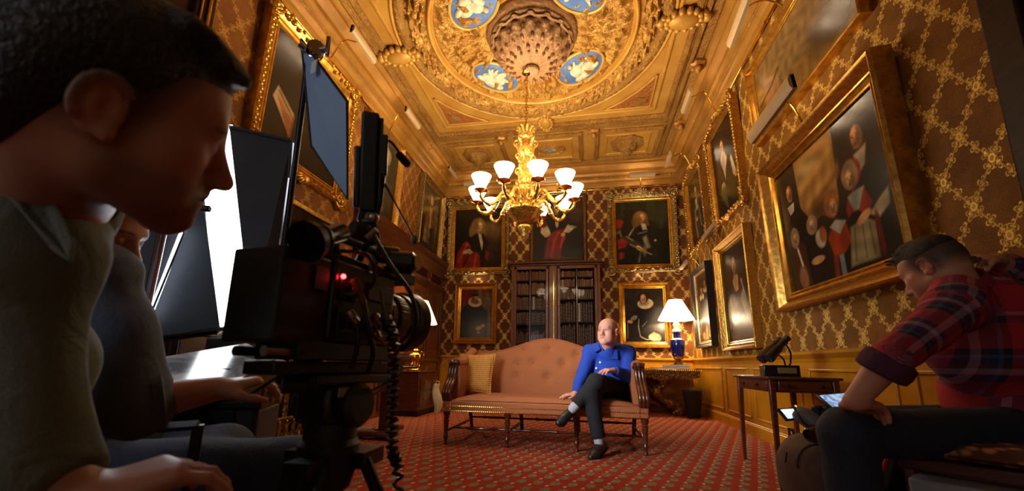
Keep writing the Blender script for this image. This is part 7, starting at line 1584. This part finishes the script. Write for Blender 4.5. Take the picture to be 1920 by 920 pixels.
def roll():
    a, b = atD(410, 634, 1.72), atD(462, 622, 1.78); t = thing('rolled_cloth', 'rolled cream cloth lying behind the glossy prints', 'cloth', a, world=True); ax = b-a
    MB().lathe([(.022, 0), (.028, .01), (.028, ax.length-.01), (.022, ax.length)], a, 24, ax, mod=lambda q, u: 1+.03*sin(3*q)).build('roll', mat('cream_cloth', S(196, 184, 164), .8, bs=60, bst=.4), t); MB().tube([b+Vector((.018*(1-i/26)*cos(.7*i), -.002, .018*(1-i/26)*sin(.7*i))) for i in range(26)], .002, 6).build('spiral_end', mat('cream_cloth_edge', S(160, 146, 124), .8), t)
    MB().bx((b.x-.10, b.y-.10, 0), (b.x+.06, b.y+.08, b.z-.03)).build('support_box', BLACK, t, bev=.01)
roll()
def held_phone():
    a, b = atD(466, 722, 1.00), atD(512, 694, 1.06); ax = (b-a).normalized(); sd = Vector((.3, -.6, .75)); sd = (sd-ax*sd.dot(ax)).normalized(); M = basis(ax, sd.cross(ax), sd)
    t = thing('phone', 'dark phone held in the outstretched hand on the left', 'phone', (a+b)/2, world=True); MB().box((a+b)/2, (.13, .064, .009), M).build('phone_body', BLACKG, t, bev=.004); MB().box((a+b)/2+sd*.0048, (.118, .058, .001), M).build('screen', mat('phone_glass', S(24, 28, 44), .06, coat=1), t)
held_phone()
def director_chair():
    t = thing('folding_chair', 'black folding chair with straight arms under man holding phone', 'chair', (-1.0, .85, 0), world=True)
    a, b = atD(150, 812, .86), atD(372, 796, .94); MB().tube([a, b], .022, 4, sq=(1, .5)).build('arm_rest', BLACK, t, smooth=False)
    f = Vector((b.x, b.y, 0)); MB().tube([b, Vector((b.x-.01, b.y+.01, .02))], .016, 4).build('front_post', BLACK, t, smooth=False)
    d = (a-b).normalized(); bk = b+d*.48; MB().tube([Vector((bk.x, bk.y, 1.0-.1)), Vector((bk.x, bk.y, .02))], .016, 4).build('back_post', BLACK, t, smooth=False)
    s = Vector((-d.y, d.x, 0)).normalized()*-1; s = s if s.y > 0 else -s
    for p in (b, bk): MB().tube([Vector((p.x, p.y, .9 if p is bk else b.z))+s*.5, Vector((p.x, p.y, .02))+s*.5], .016, 4).build('far_post', BLACK, t, smooth=False)
    z = .40; q = [Vector((b.x, b.y, z)), Vector((bk.x, bk.y, z)), Vector((bk.x, bk.y, z))+s*.5, Vector((b.x, b.y, z))+s*.5]; slab(MB(), q, .02, (0, 0, -1)).build('canvas_seat', BLACK, t, smooth=False)
director_chair()
def near_stool():
    t = thing('stool', 'plain black stool under the nearest man, left foreground', 'stool', (-.98, .16, 0)); MB().lathe([(.16, .37), (.17, .38), (.17, .40), (.16, .41)], (0, 0, 0), 28).build('seat', BLACK, t)
    for k in range(4): a = pi/4+k*pi/2; MB().tube([(.12*cos(a), .12*sin(a), .38), (.16*cos(a), .16*sin(a), 0)], .014, 10).build('leg', BLACK, t)
near_stool()

# ================================================================ RIGHT FOREGROUND GEAR
def bench():
    A, B_ = atD(1668, 850, 1.40), atD(1925, 890, 1.16); A.z = B_.z = .528; ax = (B_-A).normalized(); pr = Vector((-ax.y, ax.x, 0)); pr = pr if pr.y > 0 else -pr
    t = thing('upholstered_stool', 'stool with patterned brown woven cushion under man in plaid shirt', 'stool', (A.x+.3, A.y, 0), world=True); Lx = .62; c = A+ax*(Lx/2)+pr*.24; M = basis(ax, pr, Vector((0, 0, 1)))
    def fn(sg):
        def g(u, v):
            a, b = 2*u-1, 2*v-1; e = max(0, (1-a**6)*(1-b**6))**.4; return c+M @ Vector((a*Lx/2, b*.24, (.038 if sg > 0 else -.022)*e))
        return g
    mb = MB(); mb.grid(fn(1), 24, 18); mb.grid(lambda u, v: fn(-1)(1-u, v), 24, 18)
    tap = NT('brown_tapestry'); k = tap.voro(26); tap.bump(tap.noise(300), .5, .004); tap.fin(tap.mix(tap.step(k, .2, .55), S(196, 134, 84), S(84, 44, 26)), .9); mb.build('cushion', tap.m, t, auto=80)
    MB().box(c-Vector((0, 0, .045)), (Lx-.03, .45, .04), M).build('seat_frame', WOOD, t, bev=.006)
    for sx in (-1, 1):
        for sy in (-1, 1): MB().tube([c+M @ Vector((sx*(Lx/2-.04), sy*.19, -.06)), Vector((c.x, c.y, .0))+M @ Vector((sx*(Lx/2-.04), sy*.19, 0))], .02, 10).build('leg', WOOD, t)
    gc = A+ax*.30-pr*.06; gc.z = .225
    t2 = thing('metal_case', 'grey ridged metal case standing under the patterned stool', 'case', (gc.x, gc.y, 0), world=True); gm = mat('grey_metal', S(158, 160, 168), .5, .2, c2=S(142, 144, 152), vs=6)
    MB().box(gc+pr*.08, (.50, .17, .45), M).build('shell', gm, t2, bev=.008)
    for q in range(5): MB().box(gc+pr*.08-pr*.087+Vector((0, 0, -.15+.075*q)), (.47, .006, .014), M).build('ridge', gm, t2, bev=.002)
    for q in (-1, 1): MB().box(gc+pr*.08-pr*.089+ax*(.16*q)+Vector((0, 0, .15)), (.05, .01, .05), M).build('latch', CHROME, t2, bev=.003)
bench()
def bag():
    c = atD(1518, 852, 1.80); c.z = .36; t = thing('canvas_bag', 'rounded brown canvas bag at knee of man in plaid shirt', 'bag', (c.x, c.y, .18), world=True)
    F = Flesh(); F.ell(c, (.125, .15, .145), k=.05); F.ell(c+Vector((.02, .02, -.10)), (.14, .16, .09), k=.05); F.build('bag_body', .008, mat('brown_canvas', S(116, 90, 74), .9, c2=S(100, 76, 62), vs=10, bs=260, bst=.4), t, wr=(.004, 24))
    MB().tube([c+Vector((-.10*cos(a)*.9-.02, -.15*sin(a)*.0-.12, .10*sin(a)+.02)) for a in [pi*i/12 for i in range(13)]], .006, 8).build('strap', mat('brown_strap', S(70, 52, 42), .8), t)
    MB().tube([c+Vector((-.118, -.06+.01*i, .07-.02*i)) for i in range(12)], .003, 6).build('zip', DARKM, t)
    k = Vector((c.x-.02, c.y-.04, 0)); t2 = thing('hard_case', 'low black hard case with yellow stripe under the brown bag', 'case', k); t2.rotation_euler = (0, 0, radians(-20)); MB().box((0, 0, .09), (.36, .42, .18)).build('shell', BLACK, t2, bev=.015); MB().box((0, 0, .11), (.365, .425, .008)).build('lid_seam', BLACKG, t2); MB().box((-.02, -.15, .1815), (.26, .035, .003), RM('Z', .1)).build('yellow_stripe', mat('yellow_tape', S(170, 170, 60), .6), t2); MB().box((.0, -.217, .12), (.10, .012, .05)).build('latch', DARKM, t2, bev=.003)
bag()
def camcorder():
    a, b = atD(1496, 772, 1.68), atD(1538, 800, 1.62); ax = (b-a).normalized(); t = thing('camcorder', 'grey camera with black lens balanced on brown bag beside lit phone', 'camera', (a+b)/2-Vector((0, 0, .05)), world=True)
    gp = mat('grey_plastic', S(120, 122, 128), .5, c2=S(108, 110, 116), vs=6); M = basis(ax, Vector((0, 0, 1)).cross(ax).normalized(), ax.cross(Vector((0, 0, 1)).cross(ax).normalized()))
    MB().lathe([(.024, -.01), (.032, .0), (.036, .03), (.040, .08), (.038, .10), (.02, .105)], a, 24, ax).build('body', gp, t); MB().box(b+ax*.02, (.06, .07, .09), M).build('grip', BLACKG, t, bev=.01)
    c = atD(1528, 812, 1.60); MB().lathe([(.026, -.03), (.032, -.025), (.032, .02), (.028, .03), (.022, .02)], c, 20, (-.8, -.4, -.3)).build('lens', BLACKG, t); MB().tube(bez([atD(1490, 762, 1.68), atD(1494, 772, 1.66), atD(1505, 790, 1.62), atD(1535, 815, 1.58)], 6), .004, 8).build('cable', BLACK, t)
    MB().ball(atD(1492, 761, 1.68), .004, 8).build('orange_light', emat('orange_led', (1, .3, .05, 1), 3), t); MB().tube([b+Vector((0, 0, .04)), b+Vector((0, 0, .075))], .005, 8).build('hot_shoe_knob', BLACK, t); MB().lathe([(.008, 0), (.014, .004), (.014, .012), (.008, .016)], b+Vector((0, 0, .07)), 14).build('shoe_cap', BLACK, t)
camcorder()
def screen_mat(name, c1, c2, e, s):
    t = NT(name); n = t.noise(s, 3, .5, None, 2.0); c = t.mix(t.step(n, .35, .65), c1, c2); t.fin(c, .2); t.L(c, t.b.inputs['Emission Color']); t.b.inputs['Emission Strength'].default_value = e; return t.m
def lit_phone():
    p = [atD(1457, 765, 1.72), atD(1488, 763, 1.74), atD(1506, 784, 1.70), atD(1476, 788, 1.68)]; t = thing('phone', 'phone with lit screen clipped at tip of grey camera', 'phone', p[3], world=True); n = (p[1]-p[0]).cross(p[3]-p[0]).normalized(); n = n if n.dot(CO-p[0]) > 0 else -n
    slab(MB(), p, .010, -n).build('phone_body', BLACKG, t, bev=.003); c = sum(p, Vector())/4; q = [c+(x-c)*.74+n*.0012 for x in p]; slab(MB(), q, .001, -n).build('screen', screen_mat('phone_screen', (.75, .85, 1, 1), (.2, .45, .9, 1), 1.6, 60), t, smooth=False)
    MB().tube([p[2]*.5+p[1]*.5-n*.012, atD(1502, 780, 1.68)], .005, 8).build('clip', BLACK, t)
lit_phone()
def tablet():
    p = [atD(1530, 739, 1.66), atD(1592, 734, 1.72), atD(1606, 772, 1.58), atD(1572, 776, 1.54)]; t = thing('tablet', 'tablet with blue lit screen resting on knee of man in plaid', 'tablet', p[3], world=True); n = (p[1]-p[0]).cross(p[3]-p[0]).normalized(); n = n if n.dot(CO-p[0]) > 0 else -n
    slab(MB(), p, .012, -n).build('tablet_body', BLACKG, t, bev=.004); c = sum(p, Vector())/4; q = [c+(x-c)*.86+n*.0012 for x in p]; slab(MB(), q, .001, -n).build('screen', screen_mat('tablet_screen', (.12, .25, .5, 1), (.45, .62, .85, 1), .8, 22), t, smooth=False)
    MB().box(atD(1555, 772, 1.64), (.10, .08, .05), RM('Z', .4)).build('tablet_grip', BLACK, t, bev=.01)
tablet()
def pouch():
    c = atD(1652, 872, 1.52); t = thing('monitor_pouch', 'grey pouch with red tag and small lit screen beside the metal case', 'pouch', c-Vector((0, 0, .09)), world=True); M = RM('Z', -.5) @ RM('Y', .35); gp = mat('grey_pouch', S(104, 108, 112), .7, c2=S(88, 92, 96), vs=8)
    MB().box(c, (.07, .12, .15), M).build('pouch_body', gp, t, bev=.012); MB().box(atD(1660, 868, 1.44), (.012, .035, .06), M).build('red_tag', mat('red_tag_cloth', S(190, 40, 50), .8), t, bev=.004); MB().box(c+M @ Vector((-.005, -.063, -.02)), (.05, .008, .08)).build('pocket', gp, t, bev=.004)
    q = [atD(1623, 843, 1.50), atD(1640, 843, 1.50), atD(1638, 858, 1.50), atD(1630, 856, 1.50)]; slab(MB(), q, .004, Vector((.3, .9, 0))).build('lit_screen', emat('white_screen', (.75, .85, 1, 1), 1.4), t, smooth=False)
    MB().box(c-Vector((0, 0, .20)), (.10, .12, .26)).build('support_block', BLACK, t, bev=.01)
pouch()
